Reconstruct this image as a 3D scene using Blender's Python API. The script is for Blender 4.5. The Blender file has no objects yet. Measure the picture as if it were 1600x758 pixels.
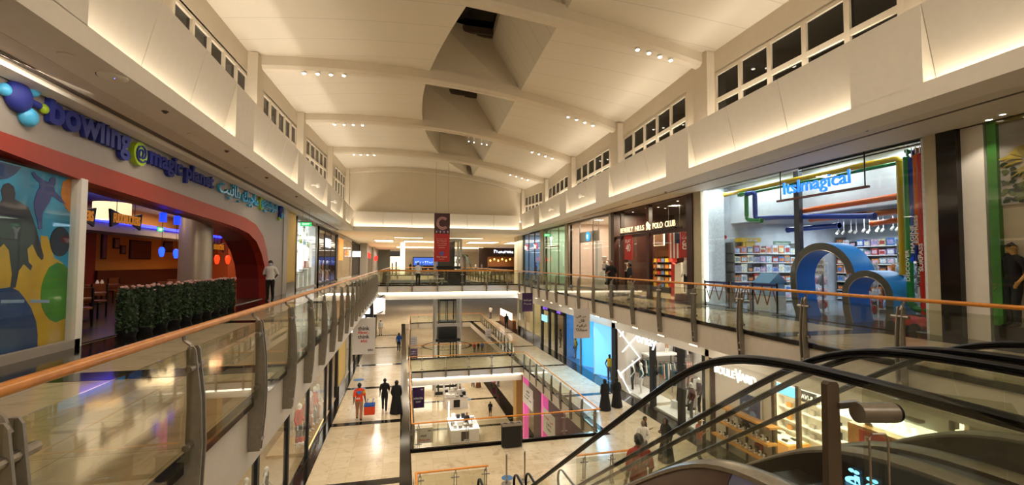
import bpy, bmesh, math, random
import numpy as np
from mathutils import Vector, Matrix
random.seed(7)
SC = bpy.context.scene
COL = SC.collection
PI = math.pi
# ------------------------------------------------------------------ camera, world, exposure
EYE = 1.6
def setup_camera():
    yaw, pitch, roll = .23966, .041316, .00339
    cy, sy, cp, sp = math.cos(yaw), math.sin(yaw), math.cos(pitch), math.sin(pitch)
    F = Vector((sy*cp, cy*cp, sp)); R = Vector((cy, -sy, 0)); U = R.cross(F)
    c, s = math.cos(roll), math.sin(roll)
    R, U = c*R + s*U, -s*R + c*U
    cam = bpy.data.cameras.new('camera'); o = bpy.data.objects.new('camera', cam); COL.objects.link(o)
    m = Matrix((R, U, -F)).transposed().to_4x4(); m.translation = (0, 0, EYE)
    o.matrix_world = m
    cam.sensor_width = 36; cam.lens = 36*700/1600; cam.shift_y = 4.5/1600
    cam.clip_start = .05; cam.clip_end = 400
    SC.camera = o
setup_camera()
vs = SC.view_settings
vs.view_transform = 'Standard'; vs.look = 'None'; vs.gamma = 1; vs.use_curve_mapping = False
vs.exposure = 0.14
SC.cycles.use_denoising = True
SC.cycles.transparent_max_bounces = 32
SC.cycles.max_bounces = 8
SC.cycles.sample_clamp_indirect = 4
W = bpy.data.worlds.new('world'); SC.world = W; W.use_nodes = True
W.node_tree.nodes['Background'].inputs[0].default_value = (1, .88, .72, 1)
W.node_tree.nodes['Background'].inputs[1].default_value = .22
WARM = (1, .8, .56); WARM2 = (1, .88, .73); NEUT = (1, .9, .76); COOL = (.8, .92, 1)
def area(loc, sx, sy, power, col=WARM2, direction=(0, 0, -1), spread=PI, yaw_dir=None):
    l = bpy.data.lights.new('lamp', 'AREA'); l.shape = 'RECTANGLE'; l.size = sx; l.size_y = sy
    l.energy = power; l.color = col; l.spread = spread
    o = bpy.data.objects.new('lamp', l); COL.objects.link(o)
    d = Vector(direction).normalized()
    z = -d
    x = Vector(yaw_dir) if yaw_dir else (Vector((1, 0, 0)) if abs(z.x) < .9 else Vector((0, 1, 0)))
    y = z.cross(x).normalized(); x = y.cross(z).normalized()
    m = Matrix((x, y, z)).transposed().to_4x4(); m.translation = loc
    o.matrix_world = m
    return o
def spot(loc, target, power, angle=60, col=WARM2, blend=.5, r=.05):
    l = bpy.data.lights.new('lamp', 'SPOT'); l.energy = power; l.color = col; l.spot_size = math.radians(angle)
    l.spot_blend = blend; l.shadow_soft_size = r
    o = bpy.data.objects.new('lamp', l); COL.objects.link(o)
    o.location = loc
    o.rotation_euler = (Vector(target)-Vector(loc)).to_track_quat('-Z', 'Y').to_euler()
    return o
def lerp(a, b, t): return a+(b-a)*t
def RF(y): return 8.55+.055*y          # face of the fascia on the east side
def RR(y): return 7.4+.037*y           # east edge of the upper void
LF, LR = -4.2, -1.65
# large lamps: uplights lying behind the parapets, lamps over the corridors and floors
for y in (4, 10, 16, 22, 28, 34, 39):
    area((LF-.42, y, 6.0), .12, 5.6, 41, WARM2, (.55, 0, 1)); area((LF-.36, y, 5.6), .04, 5.8, 30, WARM2, (.3, 0, 1))
    area((RF(y)+.3, y, 6.0), .12, 5.6, 41, WARM2, (-.55, 0, 1)); area((RF(y)+.34, y, 5.6), .04, 5.8, 30, WARM2, (-.3, 0, 1))
for y in (7, 14, 21, 28):
    area((2.8, y, 7.6), 5, 4, 170, WARM2)                       # rib lamps together
area((3, -2.4, 5.5), 6, 2, 170, WARM2, (0, 1, -.55))           # added fill light from behind the viewer
for y in (12, 20, 28):
    area((-4.9, y, 4.46), .5, .5, 14, WARM2)                    # corridor soffits
    area((RF(y)+1, y, 4.58), .5, .5, 36, WARM2)
for y in (11, 18, 25, 33, 44):
    area((-1.6, y, -.85), .35, .35, 120, WARM2)                   # lower corridors
    area((9.3, y, -.75), .35, .35, 110, NEUT)
area((4.2, 12, -.9), 1.2, 4, 60, WARM2); spot((2.5, 16.0, 8.2), (2.5, 16.4, -5.8), 1100, 42, WARM2, .8, .6); spot((2.5, 23.0, 8.4), (4, 24.5, -8), 1200, 40, WARM2, .8, .5); spot((0.5, 23.0, 8.4), (-1.3, 22.5, -5.8), 500, 34, WARM2, .8, .6)
for y in (46, 54, 62, 75, 90):
    area((-3, y, 4.0), 2.5, 6, 200, NEUT); area((11, y, 4.0), 2.5, 6, 200, NEUT); area((3, y+4, 4.1), 4, 3, 220, NEUT)
for x, y in ((-3, 56), (4, 64), (12, 56), (3, 76)):
    area((x, y, -.9), 4, 6, 330, WARM2)
for x, y in ((2, 24), (5, 29), (4, 38), (5, 46), (9, 46), (11, 30)):
    area((x, y, -6.6), 3, 3, 110, WARM2)
area((4, 44, -6.6), 6, 5, 220, WARM2)
for y in (53, 62, 72, 82, 92): area((5, y, -6.6), 8, 5, 330, WARM2)

# ------------------------------------------------------------------ materials
def hexc(h):
    h = h.lstrip('#'); c = [int(h[i:i+2], 16)/255 for i in (0, 2, 4)]
    return tuple((x/12.92 if x <= .04045 else ((x+.055)/1.055)**2.4) for x in c)
MATS = {}
def M(name, col, rough=.5, metal=0., noise=.06, scale=6., emit=0., ecol=None, spec=.5, bump=0.):
    if name in MATS: return MATS[name]
    m = bpy.data.materials.new(name); m.use_nodes = True; nt = m.node_tree; N = nt.nodes
    b = N['Principled BSDF']
    c = hexc(col) if isinstance(col, str) else col
    b.inputs['Roughness'].default_value = rough; b.inputs['Metallic'].default_value = metal
    b.inputs['Specular IOR Level'].default_value = spec
    tc = N.new('ShaderNodeTexCoord'); nz = N.new('ShaderNodeTexNoise'); nz.inputs['Scale'].default_value = scale; nz.inputs['Detail'].default_value = 4
    nt.links.new(tc.outputs['Object'], nz.inputs['Vector'])
    rp = N.new('ShaderNodeValToRGB')
    rp.color_ramp.elements[0].position = .3; rp.color_ramp.elements[1].position = .7
    rp.color_ramp.elements[0].color = (*[x*(1-noise) for x in c], 1); rp.color_ramp.elements[1].color = (*[min(1, x*(1+noise)) for x in c], 1)
    nt.links.new(nz.outputs['Fac'], rp.inputs['Fac']); nt.links.new(rp.outputs['Color'], b.inputs['Base Color'])
    if emit:
        b.inputs['Emission Color'].default_value = (*(hexc(ecol) if ecol else c), 1); b.inputs['Emission Strength'].default_value = emit
    if bump:
        bp = N.new('ShaderNodeBump'); bp.inputs['Strength'].default_value = bump; nt.links.new(nz.outputs['Fac'], bp.inputs['Height']); nt.links.new(bp.outputs['Normal'], b.inputs['Normal'])
    MATS[name] = m
    return m
def glass_mat(name, tint=(.95, .97, .95), base=.05, gain=.9, gloss=(1, 1, 1)):
    m = bpy.data.materials.new(name); m.use_nodes = True; nt = m.node_tree; N = nt.nodes; N.clear()
    out = N.new('ShaderNodeOutputMaterial'); mix = N.new('ShaderNodeMixShader'); tr = N.new('ShaderNodeBsdfTransparent'); gl = N.new('ShaderNodeBsdfGlossy')
    tr.inputs[0].default_value = (*tint, 1); gl.inputs['Roughness'].default_value = .01; gl.inputs[0].default_value = (*gloss, 1)
    lw = N.new('ShaderNodeLayerWeight'); lw.inputs[0].default_value = .5
    pw = N.new('ShaderNodeMath'); pw.operation = 'POWER'; pw.inputs[1].default_value = 5
    mu = N.new('ShaderNodeMath'); mu.operation = 'MULTIPLY_ADD'; mu.inputs[1].default_value = gain; mu.inputs[2].default_value = base
    nt.links.new(lw.outputs['Facing'], pw.inputs[0]); nt.links.new(pw.outputs[0], mu.inputs[0]); nt.links.new(mu.outputs[0], mix.inputs[0])
    nt.links.new(tr.outputs[0], mix.inputs[1]); nt.links.new(gl.outputs[0], mix.inputs[2]); nt.links.new(mix.outputs[0], out.inputs[0])
    MATS[name] = m
    return m
GL = glass_mat('clear glass', (.86, .865, .8), .035, .8)
GLS = glass_mat('shop glass', (.94, .96, .95), .02, .25); GLE = glass_mat('escalator glass', (.94, .95, .92), .03, .7)
GLD = glass_mat('dark window glass', (.05, .045, .04), .05, .5)
def tile_mat(name, c1, c2, mortar, sx, sy, rough=.12, veins=.25):
    m = bpy.data.materials.new(name); m.use_nodes = True; nt = m.node_tree; N = nt.nodes; b = N['Principled BSDF']
    tc = N.new('ShaderNodeTexCoord'); br = N.new('ShaderNodeTexBrick'); br.offset = 0; br.inputs['Scale'].default_value = 1
    br.inputs['Brick Width'].default_value = sx; br.inputs['Row Height'].default_value = sy; br.inputs['Mortar Size'].default_value = .004
    br.inputs['Color1'].default_value = (*hexc(c1), 1); br.inputs['Color2'].default_value = (*hexc(c2), 1); br.inputs['Mortar'].default_value = (*hexc(mortar), 1)
    nt.links.new(tc.outputs['Object'], br.inputs['Vector'])
    nz = N.new('ShaderNodeTexNoise'); nz.inputs['Scale'].default_value = 2.3; nz.inputs['Detail'].default_value = 10; nz.inputs['Distortion'].default_value = 1.4
    nt.links.new(tc.outputs['Object'], nz.inputs['Vector'])
    rp = N.new('ShaderNodeValToRGB'); rp.color_ramp.elements[0].position = .3; rp.color_ramp.elements[0].color = (1-veins*2, 1-veins*2.1, 1-veins*2.3, 1); rp.color_ramp.elements[1].position = .46; rp.color_ramp.elements[1].color = (1, 1, 1, 1)
    nt.links.new(nz.outputs['Fac'], rp.inputs[0])
    mx = N.new('ShaderNodeMix'); mx.data_type = 'RGBA'; mx.blend_type = 'MULTIPLY'; mx.inputs[0].default_value = 1
    nt.links.new(br.outputs['Color'], mx.inputs[6]); nt.links.new(rp.outputs[0], mx.inputs[7]); nt.links.new(mx.outputs[2], b.inputs['Base Color'])
    b.inputs['Roughness'].default_value = rough
    MATS[name] = m
    return m
def panel_mat(name, col, period, axis='Y', dark=.72, rough=.6, w=.015):
    """painted boarding with thin straight joints along one axis"""
    m = bpy.data.materials.new(name); m.use_nodes = True; nt = m.node_tree; N = nt.nodes; b = N['Principled BSDF']; c = hexc(col)
    tc = N.new('ShaderNodeTexCoord'); sp = N.new('ShaderNodeSeparateXYZ'); nt.links.new(tc.outputs['Object'], sp.inputs[0])
    mo = N.new('ShaderNodeMath'); mo.operation = 'PINGPONG'; mo.inputs[1].default_value = period/2; nt.links.new(sp.outputs[axis], mo.inputs[0])
    cm = N.new('ShaderNodeMath'); cm.operation = 'LESS_THAN'; cm.inputs[1].default_value = w; nt.links.new(mo.outputs[0], cm.inputs[0])
    mx = N.new('ShaderNodeMix'); mx.data_type = 'RGBA'; mx.inputs[6].default_value = (*c, 1); mx.inputs[7].default_value = (*[x*dark for x in c], 1)
    nt.links.new(cm.outputs[0], mx.inputs[0]); nt.links.new(mx.outputs[2], b.inputs['Base Color']); b.inputs['Roughness'].default_value = rough
    MATS[name] = m
    return m
CEIL = panel_mat('vault boarding', '#e6dcc8', 1.35, 'Y', .8)
WELL = panel_mat('skylight well boarding', '#e2dccb', 1.1, 'Y', .75)
CREAM = M('cream plaster', '#e4d8c2', .7, noise=.02)
CREAM2 = M('white plaster', '#e9e2d4', .65, noise=.02)
SLAB = M('slab edge plaster', '#d9cfbe', .6, noise=.03)
MARBLE = tile_mat('beige marble tiles', '#cdbb9c', '#c3b090', '#a5937a', .6, .45, .21, .12)
MARBLE2 = tile_mat('pale marble tiles', '#d2c1a2', '#cbb896', '#a08b6a', .9, .9, .08, .1)
BLACK = M('black granite', '#17130f', .1, noise=.3, scale=14)
WOOD = M('honey wood rail', '#d28426', .26, noise=.15, scale=9)
STEEL = M('brushed steel', '#9a9389', .32, .9, .08, 30)
BRONZE = M('bronze grey steel plate', '#8f8778', .4, .3, .1, 20)
CHROME = M('polished chrome', '#c9c6c0', .12, 1., .03)
RUBBER = M('black rubber', '#040404', .38, noise=.1, spec=.16)
DARK = M('dark metal frame', '#1d1a18', .35, .4, .1)
BLK = M('matt black', '#0d0c0c', .6)
WHITE = M('white paint', '#eeebe4', .5, noise=.02)
GREY = M('warm grey panel', '#a59d93', .5, .1, .04)
DWOOD = M('dark mahogany', '#331309', .35, noise=.25, scale=5)
SKIN = M('light brown skin', '#8a5a3e', .55, noise=.05); SKIN2 = M('dark brown skin', '#4b2f21', .55, noise=.05)
def E_(name, col, s): return M(name, col, .5, emit=s, ecol=col, noise=0)

# ------------------------------------------------------------------ mesh builder
class MB:
    def __init__(s): s.bm = bmesh.new()
    def _v(s, pts): return [s.bm.verts.new(p) for p in pts]
    def face(s, pts, mi=0):
        f = s.bm.faces.new(s._v(pts)); f.material_index = mi; return f
    def hexa(s, p, mi=0):
        v = s._v(p)
        for q in ((0, 3, 2, 1), (4, 5, 6, 7), (0, 1, 5, 4), (1, 2, 6, 5), (2, 3, 7, 6), (3, 0, 4, 7)):
            s.bm.faces.new([v[i] for i in q]).material_index = mi
        return s
    def box(s, x0, y0, z0, x1, y1, z1, mi=0):
        return s.hexa([(x0, y0, z0), (x1, y0, z0), (x1, y1, z0), (x0, y1, z0), (x0, y0, z1), (x1, y0, z1), (x1, y1, z1), (x0, y1, z1)], mi)
    def prism(s, poly, vec, mi=0):
        vec = Vector(vec); a = s._v(poly); b = s._v([Vector(p)+vec for p in poly]); n = len(poly)
        s.bm.faces.new(a).material_index = mi; s.bm.faces.new(b[::-1]).material_index = mi
        for i in range(n): s.bm.faces.new((a[i], b[i], b[(i+1) % n], a[(i+1) % n])).material_index = mi
        return s
    def rings(s, rings, mi=0, caps=True, closed=True):
        R = [s._v(r) for r in rings]; n = len(R[0])
        for a, b in zip(R, R[1:]):
            for i in range(n if closed else n-1): s.bm.faces.new((a[i], a[(i+1) % n], b[(i+1) % n], b[i])).material_index = mi
        if caps: s.bm.faces.new(R[0][::-1]).material_index = mi; s.bm.faces.new(R[-1]).material_index = mi
        return s
    def cyl(s, p0, p1, r, r1=None, n=12, mi=0):
        p0, p1 = Vector(p0), Vector(p1); d = (p1-p0).normalized(); u = d.orthogonal().normalized(); w = d.cross(u); r1 = r if r1 is None else r1
        f = lambda p, q: [p+q*(math.cos(2*PI*i/n)*u+math.sin(2*PI*i/n)*w) for i in range(n)]
        return s.rings([f(p0, r), f(p1, r1)], mi)
    def tube(s, pts, r, n=8, mi=0, rz=None, up=(0, 0, 1)):
        P = [Vector(p) for p in pts]; out = []
        for i, p in enumerate(P):
            d = (P[min(i+1, len(P)-1)]-P[max(i-1, 0)]).normalized(); up_ = Vector(up)
            if abs(d.dot(up_)) > .98: up_ = Vector((1, 0, 0)) if abs(d.x) < .9 else Vector((0, 1, 0))
            a = d.cross(up_).normalized(); b = a.cross(d).normalized()
            out.append([p+r*math.cos(2*PI*k/n)*a+(rz or r)*math.sin(2*PI*k/n)*b for k in range(n)])
        return s.rings(out, mi)
    def ell(s, c, rx, ry, rz, n=12, m=8, mi=0, z0=-1., z1=1.):
        c = Vector(c); rr = []
        for j in range(m+1):
            t = math.asin(max(-1, min(1, z0)))+(math.asin(min(1, z1))-math.asin(max(-1, z0)))*j/m
            k = max(math.cos(t), .02)
            rr.append([c+Vector((rx*k*math.cos(2*PI*i/n), ry*k*math.sin(2*PI*i/n), rz*math.sin(t))) for i in range(n)])
        return s.rings(rr, mi)
    def lathe(s, c, prof, n=20, mi=0):
        c = Vector(c)
        return s.rings([[c+Vector((r*math.cos(2*PI*i/n), r*math.sin(2*PI*i/n), z)) for i in range(n)] for r, z in prof], mi)
    def build(s, name, mats, parent=None, smooth=False, kind=None, bevel=0):
        me = bpy.data.meshes.new(name)
        bmesh.ops.recalc_face_normals(s.bm, faces=s.bm.faces)
        s.bm.to_mesh(me); s.bm.free()
        return link_mesh(name, me, mats, parent, smooth, kind, bevel)
def wloc(o):
    v = Vector(o.location)
    while o.parent: o = o.parent; v += Vector(o.location)
    return v
def link_mesh(name, me, mats, parent=None, smooth=False, kind=None, bevel=0):
    for m in (mats if isinstance(mats, (list, tuple)) else [mats]): me.materials.append(m)
    o = bpy.data.objects.new(name, me); COL.objects.link(o)
    if smooth:
        for p in me.polygons: p.use_smooth = True
        try: me.set_sharp_from_angle(angle=.7)
        except Exception: pass
    if bevel:
        b = o.modifiers.new('edge', 'BEVEL'); b.width = bevel; b.segments = 2; b.limit_method = 'ANGLE'
    if parent:
        me.transform(Matrix.Translation(-wloc(parent))); o.parent = parent
    if kind: o['kind'] = kind
    return o
def tag(o, label, cat, group=None, kind=None):
    o['label'] = label; o['category'] = cat
    if group: o['group'] = group
    if kind: o['kind'] = kind
    return o
def T(name, label, cat, loc=(0, 0, 0), group=None, rz=0):
    o = bpy.data.objects.new(name, None); COL.objects.link(o); o.location = loc; o.rotation_euler = (0, 0, rz); o.empty_display_size = .1
    return tag(o, label, cat, group)
def one(name, label, cat, mb, mats, group=None, smooth=False):
    """a thing of a single mesh: its origin goes to the middle of its base"""
    o = mb.build(name, mats, None, smooth)
    co = [v.co for v in o.data.vertices]
    lo = [min(c[i] for c in co) for i in range(3)]; hi = [max(c[i] for c in co) for i in range(3)]
    b = Vector(((lo[0]+hi[0])/2, (lo[1]+hi[1])/2, lo[2])); o.data.transform(Matrix.Translation(-b)); o.location = b
    return tag(o, label, cat, group)
def copy_tree(o, parent=None):
    c = o.copy(); COL.objects.link(c); c.parent = parent
    for ch in list(o.children): copy_tree(ch, c)
    return c
def S(name, mb, mats, parent=None, smooth=False): return mb.build(name, mats, parent, smooth, None if parent else 'structure')
ORD = ['first', 'second', 'third', 'fourth', 'fifth', 'sixth', 'seventh', 'eighth', 'ninth', 'tenth', 'eleventh', 'twelfth', 'thirteenth', 'fourteenth', 'fifteenth', 'sixteenth', 'seventeenth', 'eighteenth', 'nineteenth', 'twentieth']
# ------------------------------------------------------------------ lettering
AR = {}
_code = 0xFE80; _two = set('آأؤإاةدذرزوى')
for _ch in 'ءآأؤإئابةتثجحخدذرزسشصضطظعغفقكلمنهوىي':
    _n = 1 if _ch == 'ء' else (2 if _ch in _two else 4)
    AR[_ch] = [_code+i for i in range(_n)]; _code += _n
def arab(t):
    out = []
    for i, ch in enumerate(t):
        if ch not in AR: out.append(ch); continue
        f = AR[ch]; pv = i > 0 and len(AR.get(t[i-1], [])) == 4; nx = i+1 < len(t) and t[i+1] in AR and len(AR[t[i+1]]) > 1
        if len(f) == 4: k = (3 if nx else 1) if pv else (2 if nx else 0)
        elif len(f) == 2: k = 1 if pv else 0
        else: k = 0
        out.append(chr(f[k]))
    return ''.join(reversed(out))
def text_mesh(body, extrude=.0, bold=0.):
    c = bpy.data.curves.new('txt', 'FONT'); c.body = body; c.extrude = extrude; c.offset = bold; c.resolution_u = 3
    o = bpy.data.objects.new('txt', c); COL.objects.link(o)
    bpy.context.view_layer.update()
    me = bpy.data.meshes.new_from_object(o.evaluated_get(bpy.context.evaluated_depsgraph_get()))
    bpy.data.objects.remove(o); bpy.data.curves.remove(c)
    return me
def lettering(name, body, org, right, up, w, h, depth, mat, parent=None, bold=0., keep=False):
    """letters filling a w x h box whose lower corner is org; right and up are unit vectors"""
    me = text_mesh(body, .5, bold)
    n = len(me.vertices); co = np.empty(n*3); me.vertices.foreach_get('co', co); co = co.reshape(-1, 3)
    lo, hi = co.min(0), co.max(0); q = (co-lo)/np.maximum(hi-lo, 1e-6)
    R, U = np.array(right, float), np.array(up, float); Nn = np.cross(R, U)
    if keep: w = min(w, h*(hi[0]-lo[0])/(hi[1]-lo[1]))
    p = np.array(org, float)+q[:, :1]*w*R+q[:, 1:2]*h*U+q[:, 2:3]*depth*Nn
    me.vertices.foreach_set('co', p.ravel()); me.update()
    return link_mesh(name, me, mat, parent)
EASTR, WESTR = (0, -1, 0), (0, 1, 0)   # reading direction on the east wall / on the west wall
UP = (0, 0, 1)

def marks(name, org, right, up, w, h, depth, mat, parent, n=6, seed=1):
    """lettering too small to read in the photograph: a row of upright strokes"""
    rnd = random.Random(seed); R, U = Vector(right), Vector(up); N_ = R.cross(U); o = Vector(org); m = MB()
    for k in range(n):
        a = w*k/n; b = a+w/n*rnd.uniform(.55, .85); c = h*rnd.choice((1, .72, .72, .85))
        q = lambda x, y, d: o+R*x+U*y+N_*d
        t_ = (b-a)*.3; bars = [[(a, a+t_, 0, c), (a, b, c*.82, c)], [(a, a+t_, 0, c), (a, b, 0, c*.18), (a, b, c*.42, c*.58)], [((a+b-t_)/2, (a+b+t_)/2, 0, c), (a, b, c*.8, c)], [(a, a+t_, 0, c*.8), (b-t_, b, 0, c*.8), (a, b, c*.62, c*.8)], [(b-t_, b, -h*.15, c*.8), (a, b, 0, c*.2), (a, a+t_, 0, c*.5)]]
        for (x0, x1, y0, y1) in rnd.choice(bars):
            m.hexa([q(x0, y0, 0), q(x1, y0, 0), q(x1, y0, depth), q(x0, y0, depth), q(x0, y1, 0), q(x1, y1, 0), q(x1, y1, depth), q(x0, y1, depth)])
    return m.build(name, mat, parent)
# ================================================================== THE SETTING
RIBS = [  # west end, east end, arch z = a t^2 + b t + c
    ((-4.9, -4.), (9.2, -3.), (-1.7, 2.1, 7.4)),
    ((-4.9, 3.6), (9.45, 5.4), (-1.7, 2.1, 7.6)),
    ((-4.9, 10.), (9.75, 12.8), (-1.666, 2.056, 7.805)),
    ((-4.9, 16.2), (10.13, 19.7), (-2.95, 2.88, 8.077)),
    ((-4.9, 23.1), (10.5, 26.6), (-3.068, 2.66, 8.41)),
    ((-4.9, 32.), (10.9, 33.2), (-2.841, 1.644, 9.063)),
    ((-4.9, 41.6), (11.3, 41.6), (-3.464, 2.297, 9.6))]
def rib_pt(i, t, dz=0):
    (ax, ay), (bx, by), (a, b, c) = RIBS[i]
    return Vector((lerp(ax, bx, t), lerp(ay, by, t), a*t*t+b*t+c+dz))
def vault_pt(i, s, t, dz=.32):
    p = rib_pt(i, t, dz).lerp(rib_pt(i+1, t, dz), s); return p
HOLE = []
def hole_l(y):
    xs = [(-4, 5.2), (4, 3.4), (8, 2.7), (12, 1.75), (16, .95), (20, .72), (24, .95), (28, 1.5), (30, 1.95), (34, 2.95), (38, 4.3), (42, 6.2)]
    if not HOLE: HOLE.append(np.polyfit([a for a, _ in xs], [b for _, b in xs], 5))
    return float(np.polyval(HOLE[0], y))
def hole_r(y): return 4.5+.0625*(y-13.2)
def find_t(i, s, fn):
    lo, hi = 0., 1.
    for _ in range(30):
        m = (lo+hi)/2; p = vault_pt(i, s, m)
        if p.x < fn(p.y): lo = m
        else: hi = m
    return lo
NS = 22
vl = MB(); vr = MB(); wl = MB(); wr = MB(); wf = MB(); sky = MB(); skb = MB()
for i in range(len(RIBS)-1):
    L, Rr, TL, TR = [], [], [], []
    for k in range(NS+1):
        s = k/NS; tl = find_t(i, s, hole_l); tr = find_t(i, s, hole_r)
        if tl > tr: tl = tr = (tl+tr)/2
        TL.append(tl); TR.append(tr)
        L.append([vault_pt(i, s, tl*j/16) for j in range(17)])
        Rr.append([vault_pt(i, s, tr+(1-tr)*j/16) for j in range(17)])
    vl.rings(L, caps=False, closed=False); vr.rings(Rr, caps=False, closed=False)
    lt = [r[-1] for r in L]; rt = [r[0] for r in Rr]
    op = [(a, b) for a, b in zip(lt, rt) if b.x-a.x > .05]
    if len(op) < 2: continue
    wl.rings([[a, Vector((a.x, a.y, 11.4))] for a, b in op], caps=False, closed=False)
    wr.rings([[b, Vector((max(b.x-1.25, a.x+.02), b.y, b.z+2.0)), Vector((max(b.x-1.25, a.x+.02), b.y, 11.4))] for a, b in op], caps=False, closed=False)
    for e in ((0, -1) if i == 1 else (-1,)):
        a, b = op[e]; bx = max(b.x-1.25, a.x+.02)
        off = Vector((0, -.12 if e else .12, 0))
        wf.prism([p+off for p in (a-Vector((0, 0, .4)), b-Vector((0, 0, .4)), b, Vector((bx, b.y, b.z+2.0)), Vector((bx, b.y, 11.4)), Vector((a.x, a.y, 11.4)))], (0, .1, 0))
    y0, y1 = op[0][0].y, op[-1][1].y
    sky.box(.4, min(y0, op[0][1].y), 11.38, 6.4, max(y1, op[-1][0].y), 11.42)
    for yy in np.linspace(y0+.4, y1-.3, 4): skb.box(.4, yy-.06, 11.1, 6.4, yy+.06, 11.36)
S('ceiling_vault', vl, CEIL, smooth=True); S('ceiling_vault', vr, CEIL, smooth=True)
S('ceiling_well_side', wl, CREAM); S('ceiling_well_side', wr, WELL); S('ceiling_well_end', wf, CREAM)
S('ceiling_skylight', sky, GLD); S('ceiling_skylight_bar', skb, M('skylight bar', '#5a5046', .5))
for i in range(len(RIBS)):
    m = MB(); d = Vector((0, .22, 0)); rings = []
    for k in range(33):
        p = rib_pt(i, k/32)
        rings.append([p-d, p-d*.55-Vector((0, 0, .1)), p+d*.55-Vector((0, 0, .1)), p+d, p+d+Vector((0, 0, .42)), p-d+Vector((0, 0, .42))])
    m.rings(rings); S('ceiling_rib', m, CREAM)
    for sgn, (x, y) in ((1, RIBS[i][0]), (-1, RIBS[i][1])):
        zt = rib_pt(i, 0 if sgn > 0 else 1).z
        S('ceiling_rib_post', MB().box(min(x-.3*sgn, x+.3*sgn), y-.5, 5.9, max(x-.3*sgn, x+.3*sgn), y+.22, zt+.3), CREAM)
# clerestory walls with their windows
nwin = 0
for side in (0, 1):
    for i in range(len(RIBS)-1):
        (x0, y0), (x1, y1) = (RIBS[i][side], RIBS[i+1][side]); ex = .16 if side == 0 else -.16
        z0, z1 = rib_pt(i, side).z, rib_pt(i+1, side).z
        P = lambda f, z, dx=0.: (lerp(x0, x1, f)+dx, lerp(y0, y1, f), z)
        hz = lambda f: lerp(z0, z1, f)-.42
        wname = 'wall_west' if side == 0 else 'wall_east'
        f0, f1 = .16, .93
        back = -ex*1.6
        m = MB()
        for a, b in ((0, f0), (f1, 1)): m.hexa([P(a, 5.2, back), P(b, 5.2, back), P(b, 5.2), P(a, 5.2), P(a, lerp(z0, z1, a)+.5, back), P(b, lerp(z0, z1, b)+.5, back), P(b, lerp(z0, z1, b)+.5), P(a, lerp(z0, z1, a)+.5)])
        m.hexa([P(f0, hz(f0), back), P(f1, hz(f1), back), P(f1, hz(f1)), P(f0, hz(f0)), P(f0, lerp(z0, z1, f0)+.5, back), P(f1, lerp(z0, z1, f1)+.5, back), P(f1, lerp(z0, z1, f1)+.5), P(f0, lerp(z0, z1, f0)+.5)])
        m.hexa([P(f0, 5.2, back), P(f1, 5.2, back), P(f1, 5.2), P(f0, 5.2), P(f0, 5.9, back), P(f1, 5.9, back), P(f1, 5.9), P(f0, 5.9)])
        S(wname, m, CREAM)
        nwin += 1
        wo = bpy.data.objects.new('window_%d' % nwin, None); COL.objects.link(wo); wo.location = P(.5, 5.9); wo['kind'] = 'structure'
        fr = MB(); n = 5
        for k in range(n+1):
            f = lerp(f0, f1, k/n); w = .009
            fr.hexa([P(f-w, 5.9, back*.6), P(f+w, 5.9, back*.6), P(f+w, 5.9, -back*.02), P(f-w, 5.9, -back*.02), P(f-w, hz(f), back*.6), P(f+w, hz(f), back*.6), P(f+w, hz(f), -back*.02), P(f-w, hz(f), -back*.02)])
        for dz in (-.02, -.9):
            q = lambda f, z, dx: P(f, hz(f)+z, dx)
            fr.hexa([q(f0, dz-.07, back*.6), q(f1, dz-.07, back*.6), q(f1, dz-.07, 0), q(f0, dz-.07, 0), q(f0, dz+.07, back*.6), q(f1, dz+.07, back*.6), q(f1, dz+.07, 0), q(f0, dz+.07, 0)])
        fr.build('window_frame', CREAM, wo)
        for k in range(n):
            a, b = lerp(f0, f1, k/n), lerp(f0, f1, (k+1)/n)
            MB().hexa([P(a, 5.9, back*.3), P(b, 5.9, back*.3), P(b, 5.9, back*.25), P(a, 5.9, back*.25), P(a, hz(a), back*.3), P(b, hz(b), back*.3), P(b, hz(b), back*.25), P(a, hz(a), back*.25)]).build('window_pane', GLD, wo)
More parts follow.
